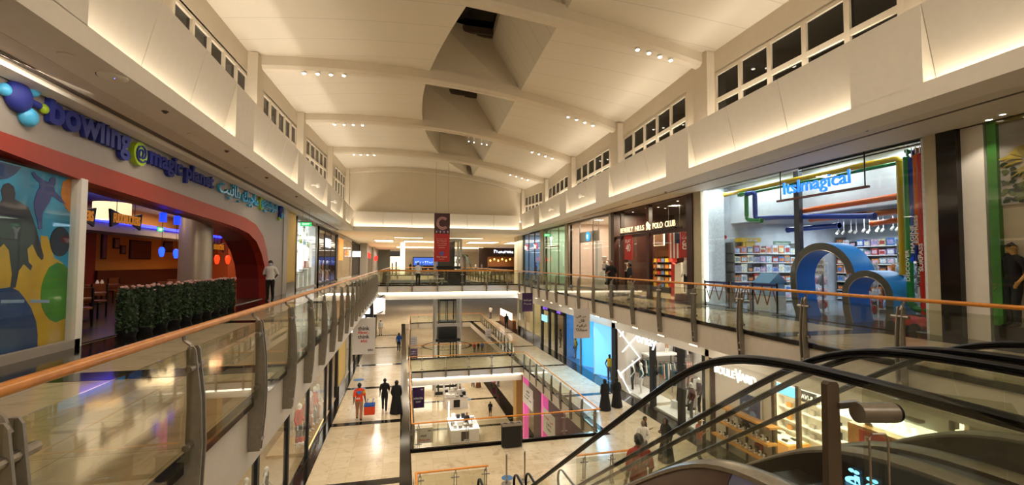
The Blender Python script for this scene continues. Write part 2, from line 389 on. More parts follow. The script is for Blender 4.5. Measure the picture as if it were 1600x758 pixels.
# lit fascia: lower band, piers, leaning panels over a light trough
LEDW = E_('cove light strip', '#fff1dc', 6.0)
def fascia(xf, inward, piers, y0, y1, side):
    """piers: (start, end) along y of the flush piers; inward = +1 when the hall lies towards +x"""
    top, cove, low = 6.24, 4.82, 4.5
    b = MB(); st = 24
    ys = np.linspace(y0, y1, st+1)
    rings = []
    for y in ys:
        x = xf(y); o = -inward
        rings.append([(x, y, low), (x, y, cove), (x+o*.06, y, cove), (x+o*.06, y, cove-.12), (x+o*.75, y, cove-.12), (x+o*.75, y, low)])
    b.rings(rings); S('trim_fascia_%s' % side, b, CREAM2)
    led = MB(); led.rings([[(xf(y)-inward*.12, y, cove-.115), (xf(y)-inward*.3, y, cove-.115), (xf(y)-inward*.3, y, cove-.085), (xf(y)-inward*.12, y, cove-.085)] for y in ys]); S('trim_cove_light_%s' % side, led, LEDW)
    e = [y0]+[v for p in piers for v in p]+[y1]
    for k in range(0, len(e)-1):
        a, c = e[k], e[k+1]; m = MB()
        ia, ic = a, c
        if k % 2 == 0:   # leaning panel, in thirds with fine joints
            n = 3; g = .012
            for j in range(n):
                pa, pc = lerp(ia, ic, j/n)+g, lerp(ia, ic, (j+1)/n)-g
                q = lambda y, z, d: (xf(y)-inward*d, y, z)
                m.hexa([q(pa, cove-.12, .36), q(pc, cove-.12, .36), q(pc, cove-.12, .46), q(pa, cove-.12, .46), q(pa, top, .0), q(pc, top, 0.), q(pc, top, .1), q(pa, top, .1)])
            S('trim_panel_%s' % side, m, CREAM2)
        else:            # pier, narrower at the foot
            t = (c-a)*.0
            q = lambda y, z, d: (xf(y)-inward*d, y, z)
            m.hexa([q(a, cove-.01, .0), q(c, cove-.01, .0), q(c, cove-.01, .6), q(a, cove-.01, .6), q(a-.0, top, 0.), q(c+.0, top, 0.), q(c, top, .12), q(a, top, .12)])
            S('trim_pier_%s' % side, m, CREAM2)
fascia(lambda y: LF, 1, [(5.6, 7.17), (12.73, 14.16), (19.75, 21.0), (27.1, 28.5), (34.0, 35.6)], -3, 41.4, 'west')
fascia(RF, -1, [(5.83, 7.2), (13.06, 14.5), (19.8, 21.5), (26.6, 28.0), (33.6, 35.3)], -3, 41.4, 'east')
m = MB(); m.box(LF, 41.0, 4.45, RF(41), 41.9, 4.78); m.box(LF, 41.0, 4.78, RF(41), 41.06, 4.84); S('trim_fascia_north', m, CREAM2)
S('trim_cove_light_north', MB().box(LF+.1, 41.12, 4.785, RF(41)-.1, 41.3, 4.815), LEDW)
m = MB()
for k in range(6):
    a, c = lerp(LF, RF(41), k/6)+.015, lerp(LF, RF(41), (k+1)/6)-.015
    m.hexa([(a, 41.4, 4.75), (c, 41.4, 4.75), (c, 41.5, 4.75), (a, 41.5, 4.75), (a, 41.05, 6.15), (c, 41.05, 6.15), (c, 41.15, 6.15), (a, 41.15, 6.15)])
S('trim_panel_north', m, CREAM2)
m = MB(); pts = [Vector((-5.4, 41.75, 4.5))]+[Vector((11.9, 41.75, 4.5))]+[rib_pt(6, t, .35)+Vector((0, .15, 0)) for t in np.linspace(1, 0, 24)]
m.prism(pts, (0, .2, 0)); S('wall_north', m, CREAM)
# soffits with slot diffusers
SLOT = M('dark slot diffuser', '#6a5e52', .6, noise=.02)
def soffit(xa, xb, z, y0, y1, side, slots):
    m = MB(); m.hexa([(xa(y0), y0, z), (xb(y0), y0, z), (xb(y1), y1, z), (xa(y1), y1, z), (xa(y0), y0, z+.2), (xb(y0), y0, z+.2), (xb(y1), y1, z+.2), (xa(y1), y1, z+.2)])
    S('ceiling_soffit_%s' % side, m, SLAB)
    for f, w in slots:
        m = MB(); q = lambda y, d: lerp(xa(y), xb(y), f)+d
        m.hexa([(q(y0, -w), y0, z-.012), (q(y0, w), y0, z-.012), (q(y1, w), y1, z-.012), (q(y1, -w), y1, z-.012), (q(y0, -w), y0, z+.01), (q(y0, w), y0, z+.01), (q(y1, w), y1, z+.01), (q(y1, -w), y1, z+.01)])
        S('ceiling_slot_%s' % side, m, SLOT)
soffit(lambda y: -5.75, lambda y: LF-.76, 4.5, -3, 41.4, 'west', [(.3, .009), (.34, .009), (.38, .009), (.42, .009), (.46, .009)])
soffit(lambda y: RF(y)+.76, lambda y: 12.0, 4.62, -3, 41.4, 'east', [(.34, .035)])
# bulkheads over the shopfronts
S('trim_bulkhead_west', MB().box(-5.95, -3, 4.42, -5.6, 41.4, 5.0), CREAM2)
S('wall_west', MB().box(-6.35, -3, 5.0, -5.6, 41.4, 5.4), CREAM)
S('wall_east', MB().box(11.9, -3, 4.62, 12.25, 41.4, 5.4), CREAM2)
# ------------------------------------------------------------------ floors
def slab(name, x0, y0, x1, y1, z, mat, th=.7, xa=None):
    m = MB()
    if xa: m.hexa([(xa(y0), y0, z-th), (x1, y0, z-th), (x1, y1, z-th), (xa(y1), y1, z-th), (xa(y0), y0, z), (x1, y0, z), (x1, y1, z), (xa(y1), y1, z)])
    else: m.box(x0, y0, z-th, x1, y1, z)
    for f in m.bm.faces: f.normal_update(); f.material_index = 0 if f.normal.z > .5 else 1
    return S(name, m, [mat, SLAB])
slab('floor_upper_west', -13, -3, LR, 36.5, 0, MARBLE2, .72)
slab('floor_upper_east', 0, 1.0, 20, 36.5, 0, MARBLE2, .6, RR)
slab('floor_upper_bridge', LR, 33, RR(33), 36.5, 0, MARBLE2, .45)
S('trim_bridge_soffit', MB().box(LR, 33.35, -1.0, RR(33), 36.2, -.45), CREAM2)
S('trim_bridge_light', MB().box(LR+.1, 33.2, -.62, RR(33)-.1, 33.34, -.5), E_('bridge light strip', '#fff3da', 4))
slab('floor_upper_south', LR, -3, 2.15, 1.15, 0, MARBLE2, .6)
slab('floor_upper_south', 5.1, -3, 14, 1.0, 0, MARBLE2, .6)
slab('floor_upper_north', -14, 36.5, -1.6, 62, 0, MARBLE2, .6)
slab('floor_upper_north', 8.8, 36.5, 26, 62, 0, MARBLE2, .6)
slab('floor_upper_hall', -20, 62, 40, 120, 0, MARBLE2, .6)
for y in (7.3, 13.4, 19.5, 25.6, 31.7):
    S('trim_floor_band', MB().box(-4.95, y, -.01, LR-.1, y+.55, .004), BLACK)
    m = MB(); m.hexa([(RR(y)+.12, y+1, -.01), (10.95, y+1, -.01), (10.95, y+1.55, -.01), (RR(y)+.12, y+1.55, -.01), (RR(y)+.12, y+1, .004), (10.95, y+1, .004), (10.95, y+1.55, .004), (RR(y)+.12, y+1.55, .004)]); S('trim_floor_band', m, BLACK)
S('trim_floor_border', MB().box(-6.0, -3, -.01, -4.95, 40, .005), BLACK)
S('trim_floor_border', MB().box(10.95, 2, -.01, 12.0, 40, .005), BLACK)
# lower level
Z1, Z0 = -5.8, -12.
slab('floor_lower_west', -9, -2, .4, 57, Z1, MARBLE, .6)
slab('floor_lower_south', .4, -2, 18, 18.5, Z1, MARBLE, .6)
slab('floor_lower_east', 8.5, 18.5, 18, 57, Z1, MARBLE, .6)
slab('floor_lower_bridge', .4, 31.4, 8.5, 35.7, Z1, MARBLE, .4)
S('trim_lower_bridge_soffit', MB().box(.4, 31.75, Z1-1.0, 8.5, 35.4, Z1-.4), CREAM2)
S('trim_lower_bridge_light', MB().box(.5, 31.6, Z1-.56, 8.4, 31.74, Z1-.44), E_('bridge light strip', '#fff3da', 4))
slab('floor_lower_north', -14, 57, 30, 120, Z1, MARBLE, .6)
S('floor_base', MB().box(-14, 2, Z0-.4, 30, 120, Z0), MARBLE2)
def band(x0, y0, x1, y1, z): S('trim_floor_band', MB().box(x0, y0, z-.01, x1, y1, z+.004), BLACK)
for y in (15.9, 21.9, 28.0, 34.2, 41, 48): band(-3.1, y, .0, y+.42, Z1)
for y in (23.8, 31.2, 39, 47): band(8.9, y, 11.7, y+.42, Z1)
band(-4.3, 8, -3.05, 57, Z1); band(11.75, 8, 12.7, 57, Z1); band(.0, 8, .42, 57, Z1); band(8.45, 18.3, 8.9, 57, Z1); band(.4, 18.2, 8.9, 18.62, Z1); band(.42, 8, 2.1, 8.4, Z1)
for y in (37.5, 45, 53): band(-2, y, 9.5, y+.45, Z0)
band(9.2, 25, 10.4, 60, Z0); band(-1.2, 25, -.4, 60, Z0)
# walls beneath the walkways, facing the lowest level
S('wall_base_west', MB().box(-9, 16, Z0, -8.8, 100, Z1-.6), CREAM); S('wall_base_east', MB().box(13, 16, Z0, 13.2, 60, Z1-.6), DWOOD)
S('wall_base_north', MB().box(-14, 100, Z0, 30, 100.3, Z1-.6), CREAM)
# west shop wall: solid parts
S('wall_west', MB().box(-6.4, 25.15, 0, -5.95, 25.95, 5), GREY)
S('wall_west', MB().box(-6.4, 25.95, .55, -6.02, 28.15, 4.45), M('ochre paint', '#c9a65a', .6)); S('baseboard_west', MB().box(-6.4, 25.95, 0, -6.0, 28.15, .55), BLACK)
S('wall_west_lower', MB().box(-3.75, -2, -2.05, -3.4, 57, -.72), CREAM2)
S('wall_east_lower', MB().box(12.6, 8, -2.3, 12.95, 57, -.6), CREAM2)
S('wall_south', MB().box(-14, -3.2, -.6, 20, -3, 12), CREAM)
# far hall: low ceiling beyond the end wall
FARC = M('far ceiling paint', '#f0e8da', .7, noise=.03)
S('ceiling_hall', MB().box(-20, 41.8, 4.55, 40, 120, 4.8), FARC)
S('wall_hall_north', MB().box(-20, 112, 0, 40, 112.4, 4.6), M('far wall', '#d8c8aa', .7)); area((4, 106, 4.2), 20, 2, 420, NEUT, (0, .5, -1))  # the area light is added to brighten this end wall
S('wall_hall_west', MB().box(-14.2, 75, 0, -13.9, 119, 4.6), M('far wall', '#b3946a', .7))
# ================================================================== BALUSTRADES
def post_meshes():
    """one post at the origin: the run goes along +y, the void lies towards +x"""
    out = []
    prof = [(-.02, -.5), (.1, -.5), (.105, -.46), (.135, -.1), (.145, .2), (.13, .55), (.085, .93), (.07, .955), (.03, .955), (.02, .93), (.035, .5), (.03, .12), (-.02, .1)]
    for s in (-1, 1):
        m = MB(); m.prism([(x, s*.036-.008, z) for x, z in prof], (0, .016, 0)); out.append(('plate', m, BRONZE))
    for z in (.22, .8):
        m = MB(); m.cyl((.07, -.13, z), (.07, .13, z), .026, n=10); m.box(.055, -.045, z-.02, .085, .045, z+.02); out.append(('clamp', m, STEEL))
    m = MB(); m.tube([(.06, 0, .9), (.03, 0, .97), (-.01, 0, 1.0), (-.02, 0, 1.05)], .016, 6); out.append(('rail_bracket', m, STEEL))
    m = MB(); 
    m.cyl((.09, -.055, -.38), (.09, .055, -.38), .03, n=10); out.append(('bolt', m, STEEL)); m = MB(); m.cyl((.09, -.055, -.22), (.09, .055, -.22), .03, n=10); out.append(('bolt', m, STEEL))
    return out
_pm = None
def post_at(parent, x, y, z, ang, name='post'):
    """a post with its sub-parts; meshes are shared"""
    global _pm
    if _pm is None:
        _pm = []
        for nm, mb, mat in post_meshes():
            o = mb.build(nm, mat); _pm.append((nm, o.data)); bpy.data.objects.remove(o)
    base = wloc(parent); root = None
    for nm, me in _pm:
        o = bpy.data.objects.new(name if root is None else nm, me); COL.objects.link(o)
        if root is None: o.parent = parent; o.location = Vector((x, y, z))-base; o.rotation_euler = (0, 0, ang); root = o
        else: o.parent = root
    return root
def balustrade(label, p0, p1, z, void, posts, group=None, ends=(True, True), slabside=.0, shoe=True):
    """a straight glass balustrade from p0 to p1; void = +1 when the void is to the east of a run going north (to its right), posts = distances along"""
    p0, p1 = Vector((*p0, z)), Vector((*p1, z)); d = (p1-p0); Lg = d.length; d.normalize(); n = Vector((d.y, -d.x, 0))*void
    t = T('glass_balustrade', label, 'balustrade', p0, group)
    m = MB(); a = p0+Vector((0, 0, 1.07)); b = p1+Vector((0, 0, 1.07)); m.tube([a, a.lerp(b, .5), b], .036, 12, rz=.03); m.build('handrail', WOOD, t, True)
    if shoe:
        m = MB(); q = lambda p, o, zz: p+n*o+Vector((0, 0, zz)); m.hexa([q(p0, -.05, 0), q(p1, -.05, 0), q(p1, .03, 0), q(p0, .03, 0), q(p0, -.05, .09), q(p1, -.05, .09), q(p1, .03, .09), q(p0, .03, .09)]); m.build('base_channel', BLACK, t)
    cuts = [0]+[s for s in posts if .3 < s < Lg-.3]+[Lg]
    for a_, b_ in zip(cuts, cuts[1:]):
        g = .02; A = p0+d*(a_+g)+n*.06; B = p0+d*(b_-g)+n*.06; th = n*.012
        m = MB(); zz = (Vector((0, 0, .1)), Vector((0, 0, .95)))
        m.hexa([A+zz[0], B+zz[0], B+th+zz[0], A+th+zz[0], A+zz[1], B+zz[1], B+th+zz[1], A+th+zz[1]]); m.build('glass_panel', GL, t)
    ang = math.atan2(n.y, n.x)
    for s in posts:
        p = p0+d*s; post_at(t, p.x, p.y, z, ang)
    return t
G_UP = None
ly = [2.29, 3.99, 5.66, 7.17, 8.6, 10.03, 11.46, 12.9, 14.34, 15.8, 17.25, 18.7, 20.15, 21.6, 23.05, 24.5, 25.95, 27.4, 28.85, 30.3, 31.8]
balustrade('long glass balustrade with orange wood rail in front of the dark bowling alley', (-1.6, -.4), (-1.72, 33), 0, 1, [y+.4 for y in ly])
ry = [3.7, 5.37, 7.16, 8.93, 10.73, 12.54, 14.33, 16.11, 17.94, 19.81, 21.63, 23.34, 25.17, 27.04, 28.81, 30.81, 32.6]
q = math.hypot(1, .037)
balustrade('long glass balustrade with orange wood rail in front of the bright toy shop', (RR(1.6), 1.6), (RR(33), 33), 0, -1, [(y-1.6)*q for y in ry])
balustrade('glass balustrade on the near edge of the upper bridge under the red banner', (-1.7, 33), (RR(33), 33), 0, 1, [.7, 2.4, 4.2, 6.0, 7.8, 9.4])
balustrade('glass balustrade on the far edge of the upper bridge', (-1.7, 36.5), (9, 36.5), 0, -1, [1, 3, 5, 7, 9])
balustrade('glass balustrade along the west of the far upper opening', (-1.6, 36.5), (-1.6, 62), 0, 1, [2+i*2 for i in range(12)])
balustrade('glass balustrade along the east of the far upper opening', (8.8, 36.5), (8.8, 62), 0, -1, [2+i*2 for i in range(12)])
balustrade('glass balustrade at the far end of the upper opening behind the lift', (-1.6, 62), (8.8, 62), 0, 1, [1, 3, 5, 7, 9])
# lower level, round the two openings
balustrade('wood railed balustrade with a bin before it at the near side of the lower opening', (.46, 18.4), (8.5, 18.4), Z1, -1, [.25, 2.2, 4.4, 6.4, 7.8])
balustrade('long balustrade of the lower opening beside the two walking women in black', (.46, 18.4), (.55, 31.4), Z1, 1, [1.5+i*1.6 for i in range(7)])
balustrade('balustrade of the lower opening on the side of the blue lit shop', (8.45, 18.4), (8.6, 31.4), Z1, -1, [.3+i*1.55 for i in range(9)])
balustrade('near balustrade of the lower bridge', (.5, 31.4), (8.6, 31.4), Z1, 1, [.9, 2.5, 4.1, 5.7, 7.2])
balustrade('far balustrade of the lower bridge in front of the lift', (.5, 35.7), (8.9, 35.7), Z1, -1, [1, 2.7, 4.4, 6.1, 7.8])
balustrade('balustrade along the west of the far lower opening', (.55, 35.7), (1.0, 57), Z1, 1, [1.5+i*2 for i in range(10)])
balustrade('balustrade along the east of the far lower opening', (9.0, 35.7), (9.8, 57), Z1, -1, [1.0+i*1.6 for i in range(13)])
balustrade('balustrade at the far end of the lower opening behind the lift', (1.0, 57), (9.8, 57), Z1, 1, [1, 2.8, 4.6, 6.4, 8])
balustrade('short balustrade with orange rail beside the foot of the escalators and the steel barrier posts', (.48, 14.1), (2.7, 14.1), Z1, -1, [.12, 1.2, 2.15], shoe=False)
balustrade('side return of the short balustrade at the foot of the escalators', (.48, 9.5), (.48, 14.1), Z1, -1, [.8, 2.4, 3.9], shoe=False)
balustrade('short balustrade with orange rail behind the man in the red shirt', (5.68, 14.15), (8.3, 14.15), Z1, -1, [.3, 1.3, 2.4], shoe=False)
# end post and glass beside the escalator head
t = T('guard_post', 'tall bronze guard post with steel cylinder clamp beside the nearest escalator rail', 'post', (1.52, 1.32, 0))
m = MB(); m.prism([(1.497, 1.328, 0), (1.552, 1.312, 0), (1.548, 1.312, .6), (1.542, 1.314, 1.165), (1.536, 1.316, 1.176), (1.512, 1.324, 1.176), (1.504, 1.327, 1.165)], (0, .025, 0)); m.build('plate', M('dark bronze plate', '#5e5145', .4, .4), t)
MB().box(1.535, 1.305, 1.082, 1.62, 1.325, 1.104).build('arm', STEEL, t)
m = MB(); m.cyl((1.558, 1.262, 1.082), (1.70, 1.246, 1.076), .034, n=24); m.cyl((1.70, 1.246, 1.076), (1.712, 1.245, 1.0755), .032, n=24, mi=1); m.build('clamp', [STEEL, RUBBER], t, True)
m = MB(); m.prism([(1.616, 1.29, 0), (1.616, 1.29, 1.15), (1.625, 1.288, 1.168), (1.645, 1.284, 1.172), (2.15, 1.18, 1.1), (2.2, 1.17, 1.02), (2.2, 1.17, 0)], (.006, -.01, 0)); m.build('glass_panel', GL, t)
m = MB(); m.tube([(1.62, 1.27, 0), (1.62, 1.27, .98), (1.63, 1.268, 1.0), (1.675, 1.257, 1.0), (1.685, 1.255, .98), (1.685, 1.255, 0)], .004, 6); m.build('glass_edge', STEEL, t)

# ================================================================== ESCALATORS
ESC_TOP = [(-.6, 1.0), (1.2, 1.0), (2.0, 1.01), (2.44, .995), (2.73, .95), (3.0, .875), (3.24, .76), (3.51, .6), (4.06, .235), (4.95, -.37), (6.24, -1.25), (7.5, -2.11), (9.0, -3.13), (10.3, -4.0), (10.9, -4.37), (11.4, -4.6), (11.9, -4.73), (12.4, -4.77), (13.3, -4.77)]
def smooth_path(pts, n=90):
    y = np.array([p[0] for p in pts]); z = np.array([p[1] for p in pts])
    yy = np.linspace(y[0], y[-1], n); zz = np.interp(yy, y, z)
    k = np.array([1, 2, 3, 2, 1])/9; zp = np.pad(zz, 2, mode='edge'); zz = np.convolve(zp, k, 'valid')
    return list(zip(yy, zz))
ESC = smooth_path(ESC_TOP)
CLAD = M('brown bronze cladding', '#6e5a4a', .28, .55, .08, 3); CLAD_REFL = M('cladding with blue reflection', '#8b93a6', .3, .6, .06, 3)  # second tone paints a bluish reflection onto one cladding panel
def escalator(xa, xb, label, step=True):
    t = T('escalator', label, 'escalator', ((xa+xb)/2, 13, Z1))
    for x, out in ((xa, -1), (xb, 1)):
        pts = [(x, y, z) for y, z in ESC]
        arc = [(x, ESC[-1][0]+.42*math.sin(a), ESC[-1][1]-.42+.42*math.cos(a)) for a in np.linspace(.15, PI, 12)]
        m = MB(); m.tube(pts+arc, .022, 10, rz=.04, up=(1, 0, 0)); m.build('handrail', RUBBER, t, True)
        m = MB(); m.tube([(p[0], p[1], p[2]-.03) for p in pts], .012, 6, rz=.018, up=(1, 0, 0)); m.build('rail_guide', DARK, t, True)
        # glass in panels with slanted joints
        js = [-.6, .6, 1.9, 3.1, 4.3, 5.5, 6.7, 7.9, 9.1, 10.3, 11.5, 13.3]
        zf = lambda y: float(np.interp(y, [p[0] for p in ESC], [p[1] for p in ESC]))
        for a, b in zip(js, js[1:]):
            ya = np.linspace(a+.006, b-.006, 8); sk = .2
            off = [sk*min(1, max(0, (y-1.9)/1.5))*min(1, max(0, (11.5-y)/1.5)) for y in ya]
            m = MB(); m.rings([[(x-.006, y, zf(y)-.05), (x+.006, y, zf(y)-.05), (x+.006, y-o, zf(y-o)-.74), (x-.006, y-o, zf(y-o)-.74)] for y, o in zip(ya, off)])
            m.build('glass_panel', GLE, t)
        # deck and outer cladding
        dk = lambda y: zf(y)-.76
        ys = [p[0] for p in ESC]
        m = MB(); m.rings([[(x-.09, y, dk(y)-.03), (x+.09, y, dk(y)-.03), (x+.09, y, dk(y)), (x+.03, y, dk(y)+.025), (x-.03, y, dk(y)+.025), (x-.09, y, dk(y))] for y in ys]); m.build('deck', STEEL if out < 0 else BRONZE, t, True)
        for k, (a, b) in enumerate(((-.6, 1.45), (1.45, 2.72), (2.72, 5.2), (5.2, 7.7), (7.7, 10.2), (10.2, 13.3))):
            yy = np.linspace(a+.004, b-.004, 10); o = out*.115
            m = MB(); m.rings([[(x+o*.6, y, dk(y)-.02), (x+o*.95, y, dk(y)-.09), (x+o*1.5, y, max(dk(y)-1.05, Z1)), (x+o*.5, y, max(dk(y)-1.05, Z1)), (x+o*.4, y, dk(y)-.05)] for y in yy])
            m.build('cladding', CLAD_REFL if k == 1 and out < 0 else CLAD, t, True)
        inn = -out*.1
        m = MB(); m.rings([[(x+inn, y, dk(y)-.02), (x+inn*1.25, y, dk(y)-.02), (x+inn*1.25, y, dk(y)-.36), (x+inn, y, dk(y)-.36)] for y in ys]); m.build('skirt', DARK, t)
    y = 2.2; sm = DARK
    zs = lambda y: float(np.interp(y, [p[0] for p in ESC], [p[1] for p in ESC]))-1.0
    yy = 2.0
    while yy < 12.2:
        z = round(zs(yy+.2)/.02)*.02
        m = MB(); m.box(xa+.13, yy, z-.22, xb-.13, yy+.4, z); m.box(xa+.13, yy, z, xb-.13, yy+.03, z+.006, 1); m.build('step', [DARK, M('yellow step edge', '#b58a2a', .5)], t); yy += .4
    m = MB(); m.box(xa+.1, -.6, -.02, xb-.1, 2.0, .006); m.box(xa+.1, 12.3, Z1, xb-.1, 13.6, Z1+.02); m.build('landing_plate', STEEL, t)
    m = MB(); m.rings([[(xa-.12, y, max(zs(y)-1.1, Z1-.0)), (xb+.12, y, max(zs(y)-1.1, Z1)), (xb+.12, y, max(zs(y)-.3, Z1+.01)), (xa-.12, y, max(zs(y)-.3, Z1+.01))] for y in np.linspace(1.2, 12.6, 40)]); m.build('truss', CREAM2, t)
    return t
escalator(2.32, 3.44, 'nearest escalator with black handrails, going down beside the bronze guard post')
escalator(3.82, 4.88, 'second escalator with black handrails, the man in red riding down it')
# barrier posts and floor stickers at the foot
for i, (x, y) in enumerate(((3.5, 15.0), (4.15, 15.05))):
    t = T('barrier_post', ['steel barrier post nearest the short orange railed balustrade', 'steel barrier post nearer the escalator newels'][i], 'post', (x, y, Z1))
    m = MB(); m.cyl((x, y, Z1), (x, y, Z1+.98), .03, n=12); m.build('pole', STEEL, t, True); m = MB(); m.lathe((x, y, Z1), [(.16, 0), (.16, .02), (.05, .035)]); m.build('base', STEEL, t)
    m = MB(); m.ell((x, y, Z1+.98), .035, .035, .03); m.build('cap', CHROME, t)
STK = M('blue floor sticker', '#3f6f9e', .35, noise=.2, scale=25)
for (x, y, r, l) in ((3.62, 15.4, .2, 'round blue floor sticker behind the steel barrier posts'), (-2.6, 30.3, .34, 'farther round blue floor sticker by the dark shop border'), (-2.35, 28.1, .34, 'nearer round blue floor sticker by the dark shop border'), (6.6, 45.3, .3, 'small blue floor sticker on the lowest floor near the white kiosk')):
    z = Z0 if y > 40 else Z1; m = MB(); m.lathe((x, y, z), [(r, .0), (r, .006), (r*.98, .007)], 28); one('floor_sticker', l, 'sticker', m, STK)
# ================================================================== LIFT
t = T('glass_lift', 'tall glass lift shaft with pale steel posts beyond the upper bridge', 'lift', (4.7, 48, Z0))
LX0, LX1, LY0, LY1 = 3.42, 5.95, 47, 49.5
PALE = M('pale grey steel', '#b9b6ad', .35, .5, .05)
for x, y in ((LX0, LY0), (LX1, LY0), (LX0, LY1), (LX1, LY1)): MB().box(x-.11, y-.11, Z0, x+.11, y+.11, 4.2).build('shaft_post', PALE, t)
for z in (-11.7, -6.3, -4.75, -.6, 1.2, 4.1): 
    m = MB(); m.box(LX0, LY0-.12, z-.14, LX1, LY0+.12, z+.14); m.box(LX0, LY1-.1, z-.12, LX1, LY1+.1, z+.12); m.build('shaft_beam', PALE if z in (-4.75, 4.1) else BLK, t)
MB().box(LX0+.1, LY0, Z0+.1, LX1-.1, LY0+.02, 4.1).build('shaft_glass', GLS, t)
for x in (LX0+.45, LX1-.45): MB().box(x-.05, LY1-.2, Z0, x+.05, LY1-.1, 4.2).build('guide_rail', BLK, t)
m = MB(); m.box(LX0+.4, LY0+.3, -4.6, LX1-.4, LY1-.4, -4.45); m.box(LX0+.4, LY0+.3, -2.3, LX1-.4, LY1-.4, -2.1); [m.box(x, y, -4.45, x+.07, y+.07, -2.3) for x in (LX0+.4, LX0+1.2, LX1-.47) for y in (LY0+.3, LY1-.47)]; m.build('cabin_frame', BLK, t); MB().box(LX0+.45, LY1-.44, -4.45, LX1-.45, LY1-.42, -2.3).build('cabin_glass', GLS, t)
MB().box(LX0+.3, LY0+.25, -6.6, LX1-.3, LY1-.3, -5.0).build('pit_panel', BLK, t); m = MB(); [m.box(x, LY0+.2, Z0+.1, x+.12, LY0+.3, -6.6) for x in (LX0+.3, LX0+1.5, LX1-.42)]; m.box(LX0+.3, LY0+.2, -9.2, LX1-.3, LY0+.3, -9.0); m.build('door_frame', BLK, t)
MB().box(LX0+.35, LY1+.05, -.3, LX1-.35, LY1+.1, 4.2).build('back_panel', M('lift back', '#40382f', .5), t)
# ================================================================== PEOPLE
def skeleton(pose):
    """joints of a standing figure 1.72 tall that faces -y: (position, radii, parent, zone)"""
    J = []
    def j(p, r, par, zone): J.append((Vector(p), r if isinstance(r, tuple) else (r, r), par, zone)); return len(J)-1
    f = pose.get('build', 1.0)
    ln = pose.get('lean', 0.)             # lean forward
    B = lambda x, y, z: (x, y-ln*max(0, z-.92), z)
    pel = j(B(0, 0, .95), (.145*f, .105*f), None, 'hip')
    wst = j(B(0, -.0, 1.08), (.125*f, .09*f), pel, 'torso')
    chs = j(B(0, -.01, 1.27), (.15*f, .11*f), wst, 'torso')
    upp = j(B(0, .0, 1.40), (.12*f, .085*f), chs, 'torso')
    nk = j(B(0, .005, 1.485), .055, upp, 'neck')
    hx, hy = pose.get('head', (0, 0))
    h1 = j(B(hx*.3, -.02+hy*.3, 1.565), (.066, .075), nk, 'head')
    h2 = j(B(hx*.7, -.015+hy*.7, 1.63), (.078, .092), h1, 'head')
    h3 = j(B(hx, -.005+hy, 1.685), (.066, .078), h2, 'head')
    j(B(hx*.5, -.115+hy*.5, 1.598), (.013, .012), h1, 'head')        # nose
    for s in (-1, 1): j(B(s*.088+hx*.6, .005+hy*.6, 1.61), (.012, .02), h2, 'head')   # ears
    for s, k in ((-1, 'R'), (1, 'L')):
        a = pose.get('arm'+k, {})
        sh = j(B(s*.165*f, .0, 1.395), .062*f, upp, 'sleeve')
        el = B(*[c*(s if i == 0 else 1) for i, c in enumerate(a.get('elbow', (.225, .03, 1.13)))])
        wr = B(*[c*(s if i == 0 else 1) for i, c in enumerate(a.get('wrist', (.235, -.05, .90)))])
        mid = Vector(B(s*.165*f, 0, 1.395)).lerp(Vector(el), .5)
        um = j(mid, .052*f, sh, 'sleeve'); e = j(el, .043*f, um, 'sleeve2')
        fm = j(Vector(el).lerp(Vector(wr), .4), .04*f, e, 'forearm'); w = j(wr, (.03, .024), fm, 'forearm')
        d = (Vector(wr)-Vector(el)).normalized(); side = Vector((0, -1, 0)) if abs(d.y) < .8 else Vector((-s, 0, 0))
        side = (side-d*side.dot(d)).normalized(); cur = d.cross(side)*s
        pm = j(Vector(wr)+d*.05, (.036, .02), w, 'hand')
        for q, ln_ in ((-.5, .07), (-.17, .085), (.17, .08), (.5, .062)):
            k1 = j(Vector(wr)+d*.098-side*q*.055, .0105, pm, 'hand')
            k2 = j(Vector(wr)+d*(.098+ln_*.5)-side*q*.06-cur*.006, .0095, k1, 'hand')
            j(Vector(wr)+d*(.098+ln_*.92)-side*q*.058-cur*.024, .0082, k2, 'hand')
        t1 = j(Vector(wr)+d*.045+side*.04, .012, pm, 'hand'); j(Vector(wr)+d*.085+side*.062-cur*.012, .0095, t1, 'hand')
        l = pose.get('leg'+k, {})
        hp = j((s*.09*f, 0, .88), .092*f, pel, 'thigh')
        kn = l.get('knee', (.095, -.01, .49)); an = l.get('ankle', (.1, .03, .085))
        kn = Vector((kn[0]*s, kn[1], kn[2])); an = Vector((an[0]*s, an[1], an[2]))
        tm = j(Vector((s*.09*f, 0, .88)).lerp(kn, .5), .078*f, hp, 'thigh'); k_ = j(kn, .056, tm, 'shin')
        cf = j(kn.lerp(an, .35)+Vector((0, .012, 0)), .054, k_, 'shin'); a_ = j(an, .036, cf, 'ankle')
        td = Vector((.25*s*.3, -1, 0)).normalized(); dz = l.get('toe', 0)
        bl = j(an+td*.1+Vector((0, 0, -.045+dz)), (.043, .03), a_, 'foot'); j(an+td*.165+Vector((0, 0, -.055+dz)), (.034, .022), bl, 'foot')
        j(an+td*-.04+Vector((0, 0, -.045)), (.032, .034), a_, 'foot')
    return J
